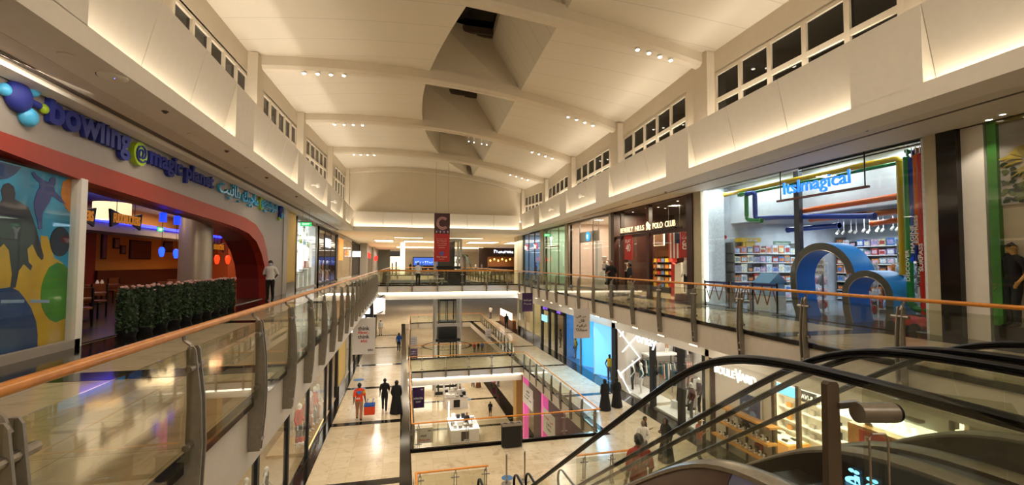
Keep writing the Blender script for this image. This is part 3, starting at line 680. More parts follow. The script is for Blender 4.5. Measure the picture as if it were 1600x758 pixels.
def grow(J, sub=1):
    me = bpy.data.meshes.new('skin'); me.from_pydata([tuple(p) for p, _, _, _ in J], [(i, par) for i, (_, _, par, _) in enumerate(J) if par is not None], [])
    o = bpy.data.objects.new('skin', me); COL.objects.link(o)
    o.modifiers.new('s', 'SKIN')
    sv = me.skin_vertices[0].data
    for i, (_, r, _, _) in enumerate(J): sv[i].radius = r; sv[i].use_root = (i == 0)
    b = o.modifiers.new('u', 'SUBSURF'); b.levels = sub
    bpy.context.view_layer.update()
    out = bpy.data.meshes.new_from_object(o.evaluated_get(bpy.context.evaluated_depsgraph_get()))
    bpy.data.objects.remove(o); bpy.data.meshes.remove(me)
    hc = J[6][0]; c0 = np.array([hc.x, hc.y+.004, 1.632])          # round the head off
    n = len(out.vertices); co = np.empty(n*3); out.vertices.foreach_get('co', co); co = co.reshape(-1, 3)
    q = (co-c0)/np.array([.076, .097, .116]); d = np.linalg.norm(q, axis=1)
    k = (co[:, 2] > 1.535) & (d < 1.9) & ~((co[:, 1]-c0[1] < -.098) & (abs(co[:, 0]-c0[0]) < .03)) & ~(abs(co[:, 0]-c0[0]) > .083)
    f = np.clip((co[:, 2]-1.535)/.04, 0, 1)[k][:, None]*.9
    co[k] = co[k]*(1-f)+(c0+(co-c0)/np.maximum(d, 1e-3)[:, None])[k]*f
    out.vertices.foreach_set('co', co.ravel()); out.update()
    for p in out.polygons: p.use_smooth = True
    return out
def zones(me, J):
    n = len(me.polygons); c = np.empty(n*3); me.polygons.foreach_get('center', c); c = c.reshape(-1, 3)
    best = np.full(n, 1e9); zi = np.zeros(n, int); par = np.zeros(n)
    for i, (p, r, pa, z) in enumerate(J):
        if pa is None: continue
        a = np.array(J[pa][0]); b = np.array(p); ab = b-a; t = np.clip(((c-a)@ab)/max(ab@ab, 1e-9), 0, 1)
        d = np.linalg.norm(c-(a+t[:, None]*ab), axis=1)/((1-t)*J[pa][1][0]+t*r[0])
        w = d < best; best[w] = d[w]; zi[w] = i; par[w] = t[w]
    return c, np.array([J[i][3] for i in zi]), par
def shell(me, mask, off, name, mat, parent, drop=0.):
    bm = bmesh.new(); bm.from_mesh(me); bm.faces.ensure_lookup_table()
    bmesh.ops.delete(bm, geom=[f for f, k in zip(bm.faces[:], mask) if not k], context='FACES')
    if not bm.faces: bm.free(); return None
    bm.normal_update()
    nr = [(v, v.normal.copy()) for v in bm.verts]
    for v, n_ in nr: v.co += n_*off
    m = bpy.data.meshes.new(name); bm.to_mesh(m); bm.free(); m.materials.append(mat)
    for p in m.polygons: p.use_smooth = True
    o = bpy.data.objects.new(name, m); COL.objects.link(o); o.parent = parent
    return o
EYEM = M('dark eye', '#120c0a', .2); LIP = M('lip', '#6b3a30', .5)
_bodies = {}
WALK = dict(legL=dict(knee=(.09, -.14, .5), ankle=(.09, -.16, .09), toe=.02), legR=dict(knee=(.09, .05, .5), ankle=(.09, .26, .13), toe=-.03), armL=dict(elbow=(.225, .1, 1.15), wrist=(.235, .06, .92)), armR=dict(elbow=(.225, -.04, 1.13), wrist=(.22, -.2, .95)))
STAND = {}
SHORT = dict(legL=dict(knee=(.08, -.06, .5), ankle=(.08, -.08, .09)), armL=dict(elbow=(.23, .06, 1.15), wrist=(.2, -.08, .95)), armR=dict(elbow=(.225, .02, 1.13), wrist=(.22, -.1, .93)))
BACKHANDS = dict(armL=dict(elbow=(.27, .1, 1.15), wrist=(.13, .17, .98)), armR=dict(elbow=(.27, .1, 1.15), wrist=(.13, .17, .98)))
LEANRAIL = dict(lean=.22, armL=dict(elbow=(.22, -.16, 1.13), wrist=(.14, -.36, 1.08)), armR=dict(elbow=(.22, -.16, 1.13), wrist=(.14, -.36, 1.08)), legL=dict(knee=(.09, -.05, .49)))
PHONE = dict(armR=dict(elbow=(.22, -.02, 1.12), wrist=(.1, -.26, 1.2)), head=(0, -.03))
CARRY = dict(WALK, armR=dict(elbow=(.24, .0, 1.12), wrist=(.28, -.02, .87)))
HIPHAND = dict(armL=dict(elbow=(.34, .06, 1.17), wrist=(.17, -.03, 1.0)))
MANNQ = dict(legL=dict(knee=(.08, -.05, .5), ankle=(.08, -.03, .085)), armL=dict(elbow=(.26, .04, 1.15), wrist=(.22, -.1, .95)), build=.88)
def human(name, label, cat, loc, face, pose=STAND, h=1.7, skin=SKIN, shirt=None, sleeve='short', trousers=None, shorts=False, shoes=None, hair=None, robe=None, scarf=None, mask=None, group=None, cap=None, vest=None, eyes=True):
    """face = the compass direction faced, as an angle: 0 looks to -y (south), PI looks north"""
    t = T(name, label, cat, loc, group, face); sc = h/1.74
    t.scale = (sc, sc, sc)
    key = (id(pose), cat)
    if key not in _bodies:
        J = skeleton(pose); me = grow(J, 2 if cat == 'person' else 1); _bodies[key] = (J, me, *zones(me, J))
    J, me0, c, z, tt = _bodies[key]
    me = me0.copy(); me.materials.append(skin); o = bpy.data.objects.new('body', me); COL.objects.link(o); o.parent = t
    hc = J[6][0]; rel = c-np.array(hc)
    head = z == 'head'
    is_ = lambda *k: np.isin(z, k)
    if trousers:
        msk = is_('hip', 'thigh', 'torso') | (is_('shin', 'ankle') & (not shorts)) | (is_('shin') & (c[:, 2] > .42))
        msk &= c[:, 2] < 1.03
        shell(me0, msk, .017, 'shorts' if shorts else 'trousers', trousers, t)
    if shirt:
        msk = (is_('torso', 'hip', 'thigh') & (c[:, 2] > .9)) | (is_('sleeve', 'sleeve2') if sleeve != 'none' else is_('zz')) | (is_('neck') & (c[:, 2] < 1.47))
        if sleeve == 'long': msk |= is_('forearm')
        shell(me0, msk, .024, 'shirt', shirt, t)
    if vest: shell(me0, is_('torso') | (is_('sleeve') & (c[:, 2] > 1.36)), .032, 'vest', vest, t)
    if shoes: shell(me0, is_('foot'), .008, 'shoe', shoes, t)
    if hair: shell(me0, head & (((rel[:, 2] > .05) & (rel[:, 1] > -.07)) | (rel[:, 2] > .08) | ((rel[:, 1] > -.005) & (rel[:, 2] > -.055))) & (np.abs(rel[:, 0]) < .083), .014, 'hair', hair, t)
    if cap: 
        shell(me0, head & (rel[:, 2] > .03), .014, 'cap', cap, t)
        m = MB(); m.ell(hc+Vector((0, -.12, .045)), .075, .08, .012); k = m.build('cap_brim', cap, None, True); k.parent = t
    if mask: shell(me0, head & (rel[:, 1] < -.03) & (rel[:, 2] < -.015), .008, 'face_mask', mask, t)
    if robe:
        m = MB(); R = [(.03, .115, .105), (.03, .34, .33), (.45, .28, .26), (.9, .225, .17), (1.1, .21, .16), (1.3, .225, .15), (1.4, .2, .13), (1.46, .1, .08)]
        rings = []
        for z_, a, b in R[1:]:
            rings.append([(a*math.cos(2*PI*i/28)*(1+.05*math.sin(7*2*PI*i/28)*(z_ < .6)), .0+b*math.sin(2*PI*i/28)*(1+.05*math.sin(5*2*PI*i/28)*(z_ < .6)), z_) for i in range(28)])
        m.rings(rings); k = m.build('abaya', robe, None, True); k.parent = t
        msk = is_('sleeve', 'sleeve2', 'forearm'); shell(me0, msk, .035, 'sleeve', robe, t)
    if scarf:
        shell(me0, (head & ~((rel[:, 1] < -.05) & (np.abs(rel[:, 0]) < .055) & (rel[:, 2] < .06))) | is_('neck') | (is_('torso') & (c[:, 2] > 1.36)), .026, 'headscarf', scarf, t)
    if eyes:
        for s in (-1, 1):
            m = MB(); m.ell(hc+Vector((s*.033, -.089, -.004)), .013, .008, .007, 8, 5); k = m.build('eye', EYEM, None, True); k.parent = t
        if not mask: m = MB(); m.ell(hc+Vector((0, -.088, -.085)), .026, .012, .008, 8, 5); k = m.build('mouth', LIP, None, True); k.parent = t
    return t
HAIR = M('black hair', '#0b0908', .55, noise=.3, scale=40, bump=.4)
def cloth(n, c): return M(n, c, .85, noise=.1, scale=18)
CB = cloth('black cloth', '#0c0b0c'); CW = cloth('white cloth', '#d9d4cb'); CR = cloth('red cloth', '#b02418'); CBL = cloth('blue cloth', '#1f55a0'); CO = cloth('orange cloth', '#d8431a')
CTAN = cloth('tan cloth', '#a9785a'); CNAVY = cloth('navy cloth', '#16181f'); CYEL = cloth('yellow cloth', '#c9a21c'); CG = cloth('grey cloth', '#5c5a5c')
human('person', 'security man in white shirt and black trousers standing before the red arch, hands behind back', 'person', (-5.45, 21.0, 0), 0, BACKHANDS, 1.72, SKIN2, CW, 'short', CB, shoes=CB, hair=HAIR, mask=cloth('pale mask', '#b9c6cf'))
human('person', 'man in white shirt and black trousers leaning on the upper bridge rail, seen from behind', 'person', (1.13, 33.75, 0), PI, LEANRAIL, 1.68, SKIN, CW, 'short', CB, shoes=CB, hair=HAIR)
human('person', 'man in black polo shirt standing upright before the mahogany shopfront', 'person', (9.85, 20.0, 0), -.6, PHONE, 1.78, SKIN, CB, 'short', CB, shoes=CB, hair=HAIR)
human('person', 'man in dark tee shirt with pale trousers beside the red sale banner', 'person', (9.8, 18.1, 0), -2.0, HIPHAND, 1.68, SKIN, CNAVY, 'short', cloth('khaki cloth', '#8c7a5c'), shoes=CB, hair=HAIR)
# delivery rider and the two women in front of him
t = human('person', 'delivery rider in orange shirt and tan trousers walking away with an orange bag', 'person', (-1.9, 22.6, Z1), PI+.05, CARRY, 1.74, SKIN2, CO, 'short', CTAN, shoes=CB, hair=HAIR)
k = lettering('shirt_print', 'et', (.12, .15, 1.0), (-1, 0, 0), UP, .16, .1, .004, WHITE); k.parent = t
m = MB(); m.prism([(-.16, .135, 1.38), (.16, .135, 1.38), (0, .15, 1.22)], (0, .02, 0)); m.build('back_patch', cloth('sky blue cloth', '#3b77b5')).parent = t
m = MB(); m.ell((-.19, .0, 1.3), .085, .085, .12); m.build('yellow_sleeve', CYEL, None, True).parent = t
t = T('cool_bag', 'orange and blue delivery cool bag carried by the rider in orange', 'bag', (-1.42, 22.5, Z1+.28))
m = MB(); m.box(-1.66, 22.3, Z1+.28, -1.18, 22.7, Z1+.72); m.build('bag_body', CO, t, bevel=.03)
m = MB(); m.box(-1.67, 22.29, Z1+.66, -1.17, 22.71, Z1+.76); m.build('lid', CBL, t, bevel=.02)
for x in (-1.55, -1.3): 
    m = MB(); m.tube([(x, 22.35, Z1+.72), (x+.03, 22.4, Z1+.95), (x+.08, 22.5, Z1+.98), (x+.03, 22.6, Z1+.95), (x, 22.65, Z1+.72)], .014, 6); m.build('strap', CBL, t)
human('person', 'woman in black tee shirt and black trousers with hair bun walking beside the abaya', 'person', (-.78, 23.7, Z1), PI, dict(WALK), 1.62, SKIN2, CB, 'short', CNAVY, shoes=M('brown shoe', '#5b2d1c', .5), hair=HAIR)
human('person', 'woman in long black abaya walking along the long lower balustrade', 'person', (-.2, 23.2, Z1), PI, SHORT, 1.6, SKIN, robe=CB, scarf=CB, shoes=CB)
human('person', 'man in blue shirt and dark trousers walking away down the lower walkway', 'person', (-.2, 39.3, Z1), PI, dict(WALK), 1.55, SKIN2, CBL, 'short', CNAVY, shoes=CB, hair=HAIR)
human('person', 'distant figure in white beside the dark column under the thumbs banner', 'person', (-2.1, 48.5, Z1), .4, STAND, 1.6, SKIN, CW, 'long', cloth('cream cloth', '#cdb79b'), shoes=CB, scarf=CW)
human('person', 'woman in black abaya nearer the lower opening of the pair', 'person', (10.1, 21.3, Z1), PI, SHORT, 1.55, SKIN, robe=CB, scarf=CB, shoes=CB)
human('person', 'woman in black abaya walking closer to the fashion shop windows', 'person', (10.9, 21.6, Z1), PI-.1, SHORT, 1.5, SKIN, robe=CB, scarf=CB, shoes=CB)
human('person', 'man in black walking away on the far east walkway near the glazed shop', 'person', (11.6, 50, Z1), PI, WALK, 1.75, SKIN2, CB, 'short', CNAVY, shoes=CB, hair=HAIR)
human('person', 'distant pale figure on the far east walkway beyond the opening', 'person', (11.7, 60, Z1), PI+.4, STAND, 1.7, SKIN, CW, 'short', CG, shoes=CB, hair=HAIR)
human('person', 'man in black tee shirt and shorts standing on the lowest floor', 'person', (7.8, 39.9, Z0), PI-.3, STAND, 1.3, SKIN, CB, 'short', CB, True, shoes=CB, hair=HAIR)
human('person', 'dark dressed walker under the lower bridge beside a woman in brown', 'person', (7.75, 49.6, Z0), PI, WALK, 1.6, SKIN2, CNAVY, 'short', CB, shoes=CB, hair=HAIR)
human('person', 'woman in brown patterned robe under the lower bridge', 'person', (8.3, 49.4, Z0), PI, WALK, 1.55, SKIN, robe=cloth('brown cloth', '#6b4526'), scarf=cloth('brown cloth', '#6b4526'), shoes=CB)
human('person', 'woman in rose clothes pushing a pushchair on the lowest floor', 'person', (10.5, 49.2, Z0), PI-.8, LEANRAIL, 1.55, SKIN, cloth('rose cloth', '#8d4d4c'), 'long', CG, shoes=CB, scarf=cloth('rose cloth', '#8d4d4c'))
t = T('pushchair', 'pink pushchair pushed by the woman in rose on the lowest floor', 'pushchair', (10.1, 49.7, Z0))
m = MB(); m.prism([(9.9, 49.5, Z0+.35), (9.9, 50.0, Z0+.35), (9.9, 49.7, Z0+.8), (9.9, 49.45, Z0+.95)], (.4, 0, 0)); m.build('seat', cloth('pink cloth', '#b5577a'), t)
m = MB(); 
for x in (9.9, 10.3): m.tube([(x, 50.0, Z0+.1), (x, 49.6, Z0+.6), (x, 49.3, Z0+1.0)], .015, 6)
m.build('frame', STEEL, t)
for x in (9.88, 10.32):
    for y in (49.45, 50.0):
        m = MB(); m.cyl((x-.015, y, Z0+.1), (x+.015, y, Z0+.1), .1, n=14); m.build('wheel', RUBBER, t)
human('person', 'kiosk keeper in white shirt inside the square white kiosk', 'person', (5.6, 44.0, Z0), 0, dict(STAND), 1.7, SKIN, CW, 'short', CB, shoes=CB, hair=HAIR)
# on the escalator and the group behind it
t = human('person', 'man in red tee shirt riding the second escalator down, seen from behind', 'person', (4.25, 7.55, -3.2), PI-.05, STAND, 1.7, SKIN, CR, 'short', CNAVY, shoes=CB, hair=HAIR)
k = lettering('shirt_print', 'MILAN', (.1, .14, 1.18), (-1, 0, 0), UP, .2, .07, .004, cloth('dull gold', '#6b4a2a')); k.parent = t
human('person', 'woman in black headscarf and coat facing a boy behind the red shirted man', 'person', (9.75, 15.3, Z1), -1.3, PHONE, 1.6, SKIN, robe=CB, scarf=CB, shoes=CB)
human('person', 'boy in dark top standing close to the woman in black coat', 'person', (9.3, 16.1, Z1), 1.0, PHONE, 1.45, SKIN, CNAVY, 'short', CG, shoes=CB, hair=HAIR)
human('person', 'person in loose white shirt behind the red shirted man', 'person', (8.9, 15.5, Z1), PI-.5, BACKHANDS, 1.5, SKIN, CW, 'long', CG, shoes=CB, hair=cloth('grey brown hair', '#6f5f50'))
human('person', 'person in beige cap and rust top near the watch shop corner', 'person', (11.1, 15.2, Z1), 1.3, PHONE, 1.5, SKIN, cloth('rust cloth', '#9a4a34'), 'short', CG, shoes=CB, cap=cloth('beige cloth', '#b9a583'))
# ================================================================== WEST SIDE, UPPER FLOOR: BOWLING ALLEY AND GRILL
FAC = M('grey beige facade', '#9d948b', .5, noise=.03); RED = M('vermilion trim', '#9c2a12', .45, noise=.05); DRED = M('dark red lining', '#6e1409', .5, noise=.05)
XW = -6.0
def arch_path(off=0.):
    """the red trim's lower edge: straight, then rounding down to the floor"""
    pts = [(-3., 3.4), (8.4, 3.31), (10.2, 3.17), (14.5, 3.04), (16.9, 2.98), (18.6, 2.9), (19.8, 2.78), (20.8, 2.5), (21.5, 2.05), (22.0, 1.5), (22.25, .9), (22.35, 0)]
    return pts
inner = arch_path(); outer = [(-3., 3.64), (8.4, 3.59), (11.7, 3.54), (14.5, 3.48), (17.5, 3.42), (19.4, 3.36), (20.7, 3.2), (21.7, 2.8), (22.3, 2.2), (22.7, 1.5), (22.85, .9), (22.9, 0)]
m = MB()  # facade: a plate with the opening cut out
top = [(y, 5.05) for y, _ in outer]
for (a, ta), (b, tb) in zip(zip(outer, top), zip(outer[1:], top[1:])):
    if b[0]-a[0] < .02: continue
    m.hexa([(XW-.25, a[0], a[1]), (XW-.25, b[0], b[1]), (XW, b[0], b[1]), (XW, a[0], a[1]), (XW-.25, a[0], 5.05), (XW-.25, b[0], 5.05), (XW, b[0], 5.05), (XW, a[0], 5.05)])
m.box(XW-.25, 22.9, 0, XW, 25.2, 5.05); S('wall_west_facade', m, FAC)
m = MB()
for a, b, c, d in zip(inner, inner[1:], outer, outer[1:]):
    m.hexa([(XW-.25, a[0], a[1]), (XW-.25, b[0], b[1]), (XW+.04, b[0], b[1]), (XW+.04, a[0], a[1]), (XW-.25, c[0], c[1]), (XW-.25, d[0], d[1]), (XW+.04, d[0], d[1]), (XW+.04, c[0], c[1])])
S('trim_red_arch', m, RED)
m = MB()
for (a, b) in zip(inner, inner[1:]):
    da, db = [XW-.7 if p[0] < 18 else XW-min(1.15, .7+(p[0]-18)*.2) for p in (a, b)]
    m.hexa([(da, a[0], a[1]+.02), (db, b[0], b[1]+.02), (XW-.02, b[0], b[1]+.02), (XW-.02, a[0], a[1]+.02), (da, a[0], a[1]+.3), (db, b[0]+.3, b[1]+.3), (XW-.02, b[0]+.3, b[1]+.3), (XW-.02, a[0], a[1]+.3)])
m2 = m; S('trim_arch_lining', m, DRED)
# room of the grill
OCH = M('ochre wall', '#a8742c', .7, noise=.05)
S('wall_grill', MB().box(-13.2, 23.3, 0, -13, 34, 4.5), OCH); S('wall_grill', MB().box(-13.2, 9, 0, -13, 23.3, 4.5), DRED)
S('wall_grill_dado', MB().box(-13.0, 23.3, 0, -12.9, 34, 1.25), DWOOD)
S('wall_grill', MB().box(-13, 9.6, 0, -6.3, 9.8, 4.2), DRED); S('wall_grill', MB().box(-13, 33.5, 0, -9.2, 33.7, 4.2).box(-9.3, 27.6, 0, -9.2, 33.5, 4.2).box(-9.2, 27.5, 0, -8.4, 27.6, 4.2), M('orange wall', '#b5561c', .7))
S('ceiling_grill', MB().box(-13, -3, 4.2, -6.3, 34, 4.35), M('grey ceiling tiles', '#8f877c', .7))
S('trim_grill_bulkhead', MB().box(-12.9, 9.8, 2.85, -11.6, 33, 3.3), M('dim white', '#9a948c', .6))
S('trim_blue_light', MB().box(-11.62, 9.8, 3.22, -11.5, 33, 3.34), E_('blue light line', '#2a35ff', 4))
S('floor_grill', MB().box(-13, -3, .0, -6.05, 27.5, .03), M('dark tile', '#2a1f18', .25))
area((-9.5, 16, 4.1), 3, 8, 160, (1, .75, .5)); area((-11, 27, 4.1), 2, 5, 260, (1, .72, .42)); area((-8.6, 24.5, 3.2), .8, 1.5, 22, (1, .3, .1)); area((-5.3, 7.6, 4.4), .4, 3, 40, WARM2, (-.5, .1, -1))
area((-11.2, 16, 3.7), .3, 10, 12, (.25, .3, 1), (0, 0, 1))
# poster wall of the bowling alley
POST_W = M('poster blue', '#1d7f9c', .3, noise=.25, scale=2); 
t = T('bowling_poster', 'tall glazed bowling poster with players in silhouette, blue and yellow with a green ball', 'poster', (XW-.1, 7.5, .1))
MB().box(XW-.14, 5.2, .08, XW-.1, 10.18, 3.18).build('backing', M('poster teal', '#1290c4', .35, noise=.3, scale=1.5), t)
def flat(poly, th, nm, mat, x=XW-.1):
    m = MB(); m.prism([(x, y, z) for y, z in poly], (th, 0, 0)); return m.build(nm, mat, t)
def disc(y, z, ry, rz, n=36): return [(y+ry*math.cos(2*PI*i/n), z+rz*math.sin(2*PI*i/n)) for i in range(n)]
PN = M('poster navy', '#141436', .4, noise=.1); PY = M('poster yellow', '#c9a018', .4, noise=.12, scale=3); PG = M('poster green', '#3f8a24', .2, noise=.2, scale=3); PO = M('poster orange', '#cf7a1c', .4, noise=.12); PB = M('poster deep blue', '#123a78', .25, noise=.2, scale=2)
def clip(p): return [(min(y, 10.15), min(z, 3.16)) for y, z in p]
flat(clip([(5.2, 1.75), (8.56, 1.79), (8.7, 2.01), (8.74, 2.17), (8.78, 2.15), (8.81, 2.02), (8.9, 1.88), (8.94, 1.7), (9.1, 1.7), (9.13, 1.89), (9.25, 2.09), (9.35, 1.93), (9.4, 1.76), (9.51, 1.76), (9.47, 2.06), (9.63, 2.06), (9.71, 1.89), (9.81, 1.68), (10.02, 1.59), (10.15, 1.3), (10.15, .1), (5.2, .1)]), .003, 'yellow_ground', PY)
flat(clip([(9.9, 2.86), (9.93, 3.08), (10.05, 3.16), (10.15, 3.16), (10.15, 2.56), (10.13, 2.54), (9.97, 2.68)]), .004, 'orange_ball', PO)
flat(clip([(7.6, 3.16), (9.0, 3.16), (8.89, 3.02), (8.74, 2.92), (8.53, 2.86), (8.0, 2.84), (7.6, 3.0)]), .005, 'navy_ball', PB)
flat([(8.0, 2.3), (8.53, 2.47), (8.64, 2.53), (8.68, 2.59), (8.64, 2.72), (8.68, 2.82), (8.77, 2.86), (8.87, 2.82), (8.91, 2.71), (8.9, 2.62), (9.02, 2.58), (9.18, 2.52), (9.29, 2.33), (9.37, 2.17), (9.46, 1.94), (9.55, 1.73), (9.55, 1.66), (9.51, 1.64), (9.42, 1.72), (9.3, 1.91), (9.2, 1.82), (9.24, 1.6), (9.32, 1.54), (9.29, 1.46), (9.14, 1.57), (9.05, 1.46), (9.0, 1.19), (8.9, 1.18), (8.92, 1.41), (8.84, 1.79), (8.74, 1.89), (8.62, 1.78), (8.0, 1.5)], .006, 'player_silhouette', PN)
flat(clip([(9.21, 3.1), (9.26, 3.14), (9.32, 3.09), (9.49, 3.03), (9.61, 3.02), (9.61, 3.08), (9.68, 3.13), (9.75, 3.11), (9.76, 3.02), (9.72, 2.95), (9.75, 2.88), (9.9, 2.79), (10.02, 2.68), (9.91, 2.7), (9.74, 2.77), (9.68, 2.79), (9.63, 2.66), (9.56, 2.57), (9.49, 2.47), (9.48, 2.29), (9.5, 2.18), (9.41, 2.17), (9.39, 2.28), (9.32, 2.45), (9.29, 2.62), (9.34, 2.8), (9.4, 2.9), (9.38, 2.97), (9.27, 3.03)]), .008, 'bowler_silhouette', M('poster indigo', '#2a3a86', .4))
flat(clip(disc(9.93, 1.98, .24, .27)), .012, 'dark_ball', BLK)
flat(clip([(9.89, 1.6), (10.05, 1.56), (10.15, 1.48), (10.15, .56), (9.91, .51), (9.76, .58), (9.66, .68), (9.57, .82), (9.53, .99), (9.54, 1.18), (9.59, 1.34), (9.69, 1.51)]), .007, 'green_ball', PG)
flat([(7.6, .9), (8.2, 1.15), (8.6, 1.18), (8.9, 1.2), (9.06, 1.13), (9.18, 1.01), (9.33, .83), (9.45, .59), (9.5, .36), (9.51, .13), (7.6, .1)], .009, 'blue_ball', PB)
flat([(8.73, .96), (9.18, .93), (9.18, .98), (8.73, 1.01)], .011, 'caption_line', M('poster pale blue', '#8fa9d0', .5)); flat([(9.31, .92), (9.73, .88), (9.73, .93), (9.31, .97)], .011, 'caption_line', MATS['poster pale blue'])
MB().box(XW-.02, 5.2, .05, XW, 10.16, 3.2).build('glass_panel', GLS, t)
MB().box(XW-.05, 5.2, 0, XW+.06, 10.3, .16).build('sill', GREY, t)
S('trim_white_post', MB().box(XW-.12, 10.16, 0, XW+.06, 10.34, 3.2), WHITE)
# sign
NAVY = M('navy sign letter', '#222e88', .6, noise=.05); CYAN = M('cyan sign letter', '#4db2e2', .35, noise=.05); LIME = M('lime sign letter', '#a3c42a', .35, noise=.05)
t = T('bowling_sign', 'raised navy, lime and cyan lettering of the bowling alley sign in two scripts', 'sign', (XW, 16, 3.9))
D = .09
def wl_(body, y0, y1, z, h, mat, nm='letters', bold=.02): return lettering(nm, body, (XW+.01, y0, z), WESTR, UP, y1-y0, h, D, mat, t, bold)
wl_('bowling', 9.25, 11.6, 3.83, .72, NAVY, 'lettering', .03)
m = MB(); m.cyl((XW, 11.96, 4.1), (XW+.12, 11.96, 4.1), .27, n=28); m.build('at_disc', LIME, t)
lettering('at_mark', '@', (XW+.12, 11.76, 3.9), WESTR, UP, .4, .4, .03, NAVY, t)
wl_('magic', 12.4, 14.05, 3.84, .56, NAVY, 'lettering', .03); wl_('planet', 14.25, 16.15, 3.84, .56, NAVY, 'lettering', .03)
wl_(arab('بلانيت'), 16.6, 18.55, 3.84, .62, CYAN, 'arabic_lettering', .01); wl_(arab('ماجيك'), 18.8, 20.75, 3.84, .62, CYAN, 'arabic_lettering', .01)
m = MB(); m.cyl((XW, 21.15, 4.15), (XW+.12, 21.15, 4.15), .26, n=28); m.build('at_disc', LIME, t)
lettering('at_mark', '@', (XW+.12, 20.97, 3.96), WESTR, UP, .37, .37, .03, CYAN, t)
wl_(arab('البولينج'), 21.5, 23.7, 3.85, .68, CYAN, 'arabic_lettering', .01)
def blob(tt, items):
    for nm, y, z, r, mat in items:
        m = MB(); m.ell((XW+.06, y, z), min(r*.7, .12), r*.95, r, 28, 14); m.build(nm, mat, tt, True); m = MB(); m.cyl((XW, y, z), (XW+.06, y, z), r*.5, n=16); m.build('mount', NAVY, tt)
t = T('logo_balls', 'cluster of navy, cyan and lime discs beside the first sign word', 'sign', (XW, 8.6, 3.8))
blob(t, [('navy_disc', 8.65, 4.22, .25, NAVY), ('cyan_disc', 8.93, 4.44, .12, CYAN), ('cyan_disc', 8.86, 3.96, .16, CYAN), ('lime_disc', 9.17, 4.2, .085, LIME), ('cyan_disc', 8.4, 4.24, .1, CYAN), ('lime_disc', 8.7, 4.69, .07, LIME), ('navy_disc', 8.36, 4.66, .15, NAVY)])
m = MB(); m.tube([(XW+.06, 8.75, 4.22), (XW+.06, 9.05, 4.21)], .06, 10); m.build('navy_arm', NAVY, t, True)
t = T('logo_balls', 'cluster of navy and cyan discs at the far end of the sign', 'sign', (XW, 24.4, 3.8))
blob(t, [('navy_disc', 24.35, 4.3, .26, NAVY), ('cyan_disc', 24.6, 4.45, .16, CYAN), ('cyan_disc', 24.5, 3.98, .17, CYAN), ('navy_disc', 24.25, 4.62, .14, NAVY), ('navy_disc', 24.2, 3.95, .13, NAVY), ('lime_disc', 24.1, 3.78, .1, LIME), ('navy_disc', 24.65, 4.75, .13, NAVY)])
# column, hedge of planters
t = S('trim_column', MB().lathe((-7.5, 19.05, 0), [(.55, 0), (.55, .12), (.53, .13), (.53, 4.2)], 40), M('silver column cladding', '#b9ad9c', .3, .55, .04, 3), smooth=True)
LEAF = M('dark box leaves', '#1d3316', .6, noise=.5, scale=30); LEAF2 = M('box leaves', '#2f4a22', .6, noise=.5, scale=30); PINK = M('pale pink blossom', '#c99a92', .6, noise=.2)
def planter(i, n, x, y):
    where = ['nearest the poster', 'second from the poster', 'third from the poster', 'fourth from the poster', 'fifth from the poster', 'sixth from the poster', 'fourth from the red arch', 'third from the red arch', 'second from the red arch', 'nearest the red arch'][i]
    t = T('hedge_planter', 'clipped green hedge planter with pink blossoms, %s' % where, 'planter', (x, y, 0), 'hedge planters before the grill')
    m = MB(); m.lathe((x, y, 0), [(.15, 0), (.16, .02), (.175, .12), (.18, .14), (.16, .14), (.15, .12)], 16); m.build('pot', BLK, t, True)
    rnd = random.Random(i); m = MB()
    for k in range(760):
        z = rnd.uniform(.1, 1.06); a = rnd.uniform(0, 2*PI); r = .18*(1 if z < .95 else .8)*rnd.uniform(.72, 1.04); 
        c = Vector((x+r*math.cos(a), y+r*1.0*math.sin(a), z)); u = Vector((rnd.uniform(-1, 1), rnd.uniform(-1, 1), rnd.uniform(-1, 1))).normalized(); w = u.orthogonal().normalized(); s = rnd.uniform(.028, .05)
        m.face([c+u*s, c+w*s*.55, c-u*s, c-w*s*.55], rnd.choice((0, 0, 1)))
    m.ell((x, y, .56), .13, .13, .46, 14, 8)
    m.build('foliage', [LEAF, LEAF2], t)
    m = MB()
    for k in range(9):
        a = rnd.uniform(0, 2*PI); r = .2*rnd.random()**.5; m.ell((x+r*math.cos(a), y+r*math.sin(a), 1.06+rnd.uniform(-.02, .03)), .045, .045, .03, 7, 4)
    m.build('blossom', PINK, t, True)
for i in range(10): planter(i, 10, -5.72-.01*i, 11.35+i*.68)
# furniture of the grill
TW = M('brown table wood', '#7a4420', .35, noise=.2)
def table(x, y, label):
    t = T('dining_table', label, 'table', (x, y, .03))
    MB().box(x-.42, y-.6, .72, x+.42, y+.6, .77).build('tabletop', TW, t, bevel=.01)
    m = MB(); m.cyl((x, y, .05), (x, y, .72), .045); m.build('leg', DARK, t); m = MB(); m.lathe((x, y, .03), [(.3, 0), (.3, .02), (.05, .05)]); m.build('base', DARK, t)
def chair(x, y, rz, label):
    t = T('dining_chair', label, 'chair', (x, y, .03), 'chairs of the grill', rz)
    def b(nm, mb, mat):
        o = mb.build(nm, mat); o.parent = t
    b('seat', MB().box(-.21, -.21, .43, .21, .21, .48), TW)
    b('backrest', MB().box(-.2, .19, .6, .2, .22, .95), TW)
    for sx in (-1, 1):
        for sy in (-1, 1): b('leg', MB().box(sx*.19-.02, sy*.19-.02, 0, sx*.19+.02, sy*.19+.02, .43 if sy < 0 else .95), DARK)
tabs = [(-7.6, 12.2, 'nearest'), (-8.6, 14.6, 'second'), (-7.6, 16.0, 'column side'), (-10.8, 17.0, 'rear'), (-11.2, 20.2, 'far corner'), (-8.4, 20.6, 'arch side')]
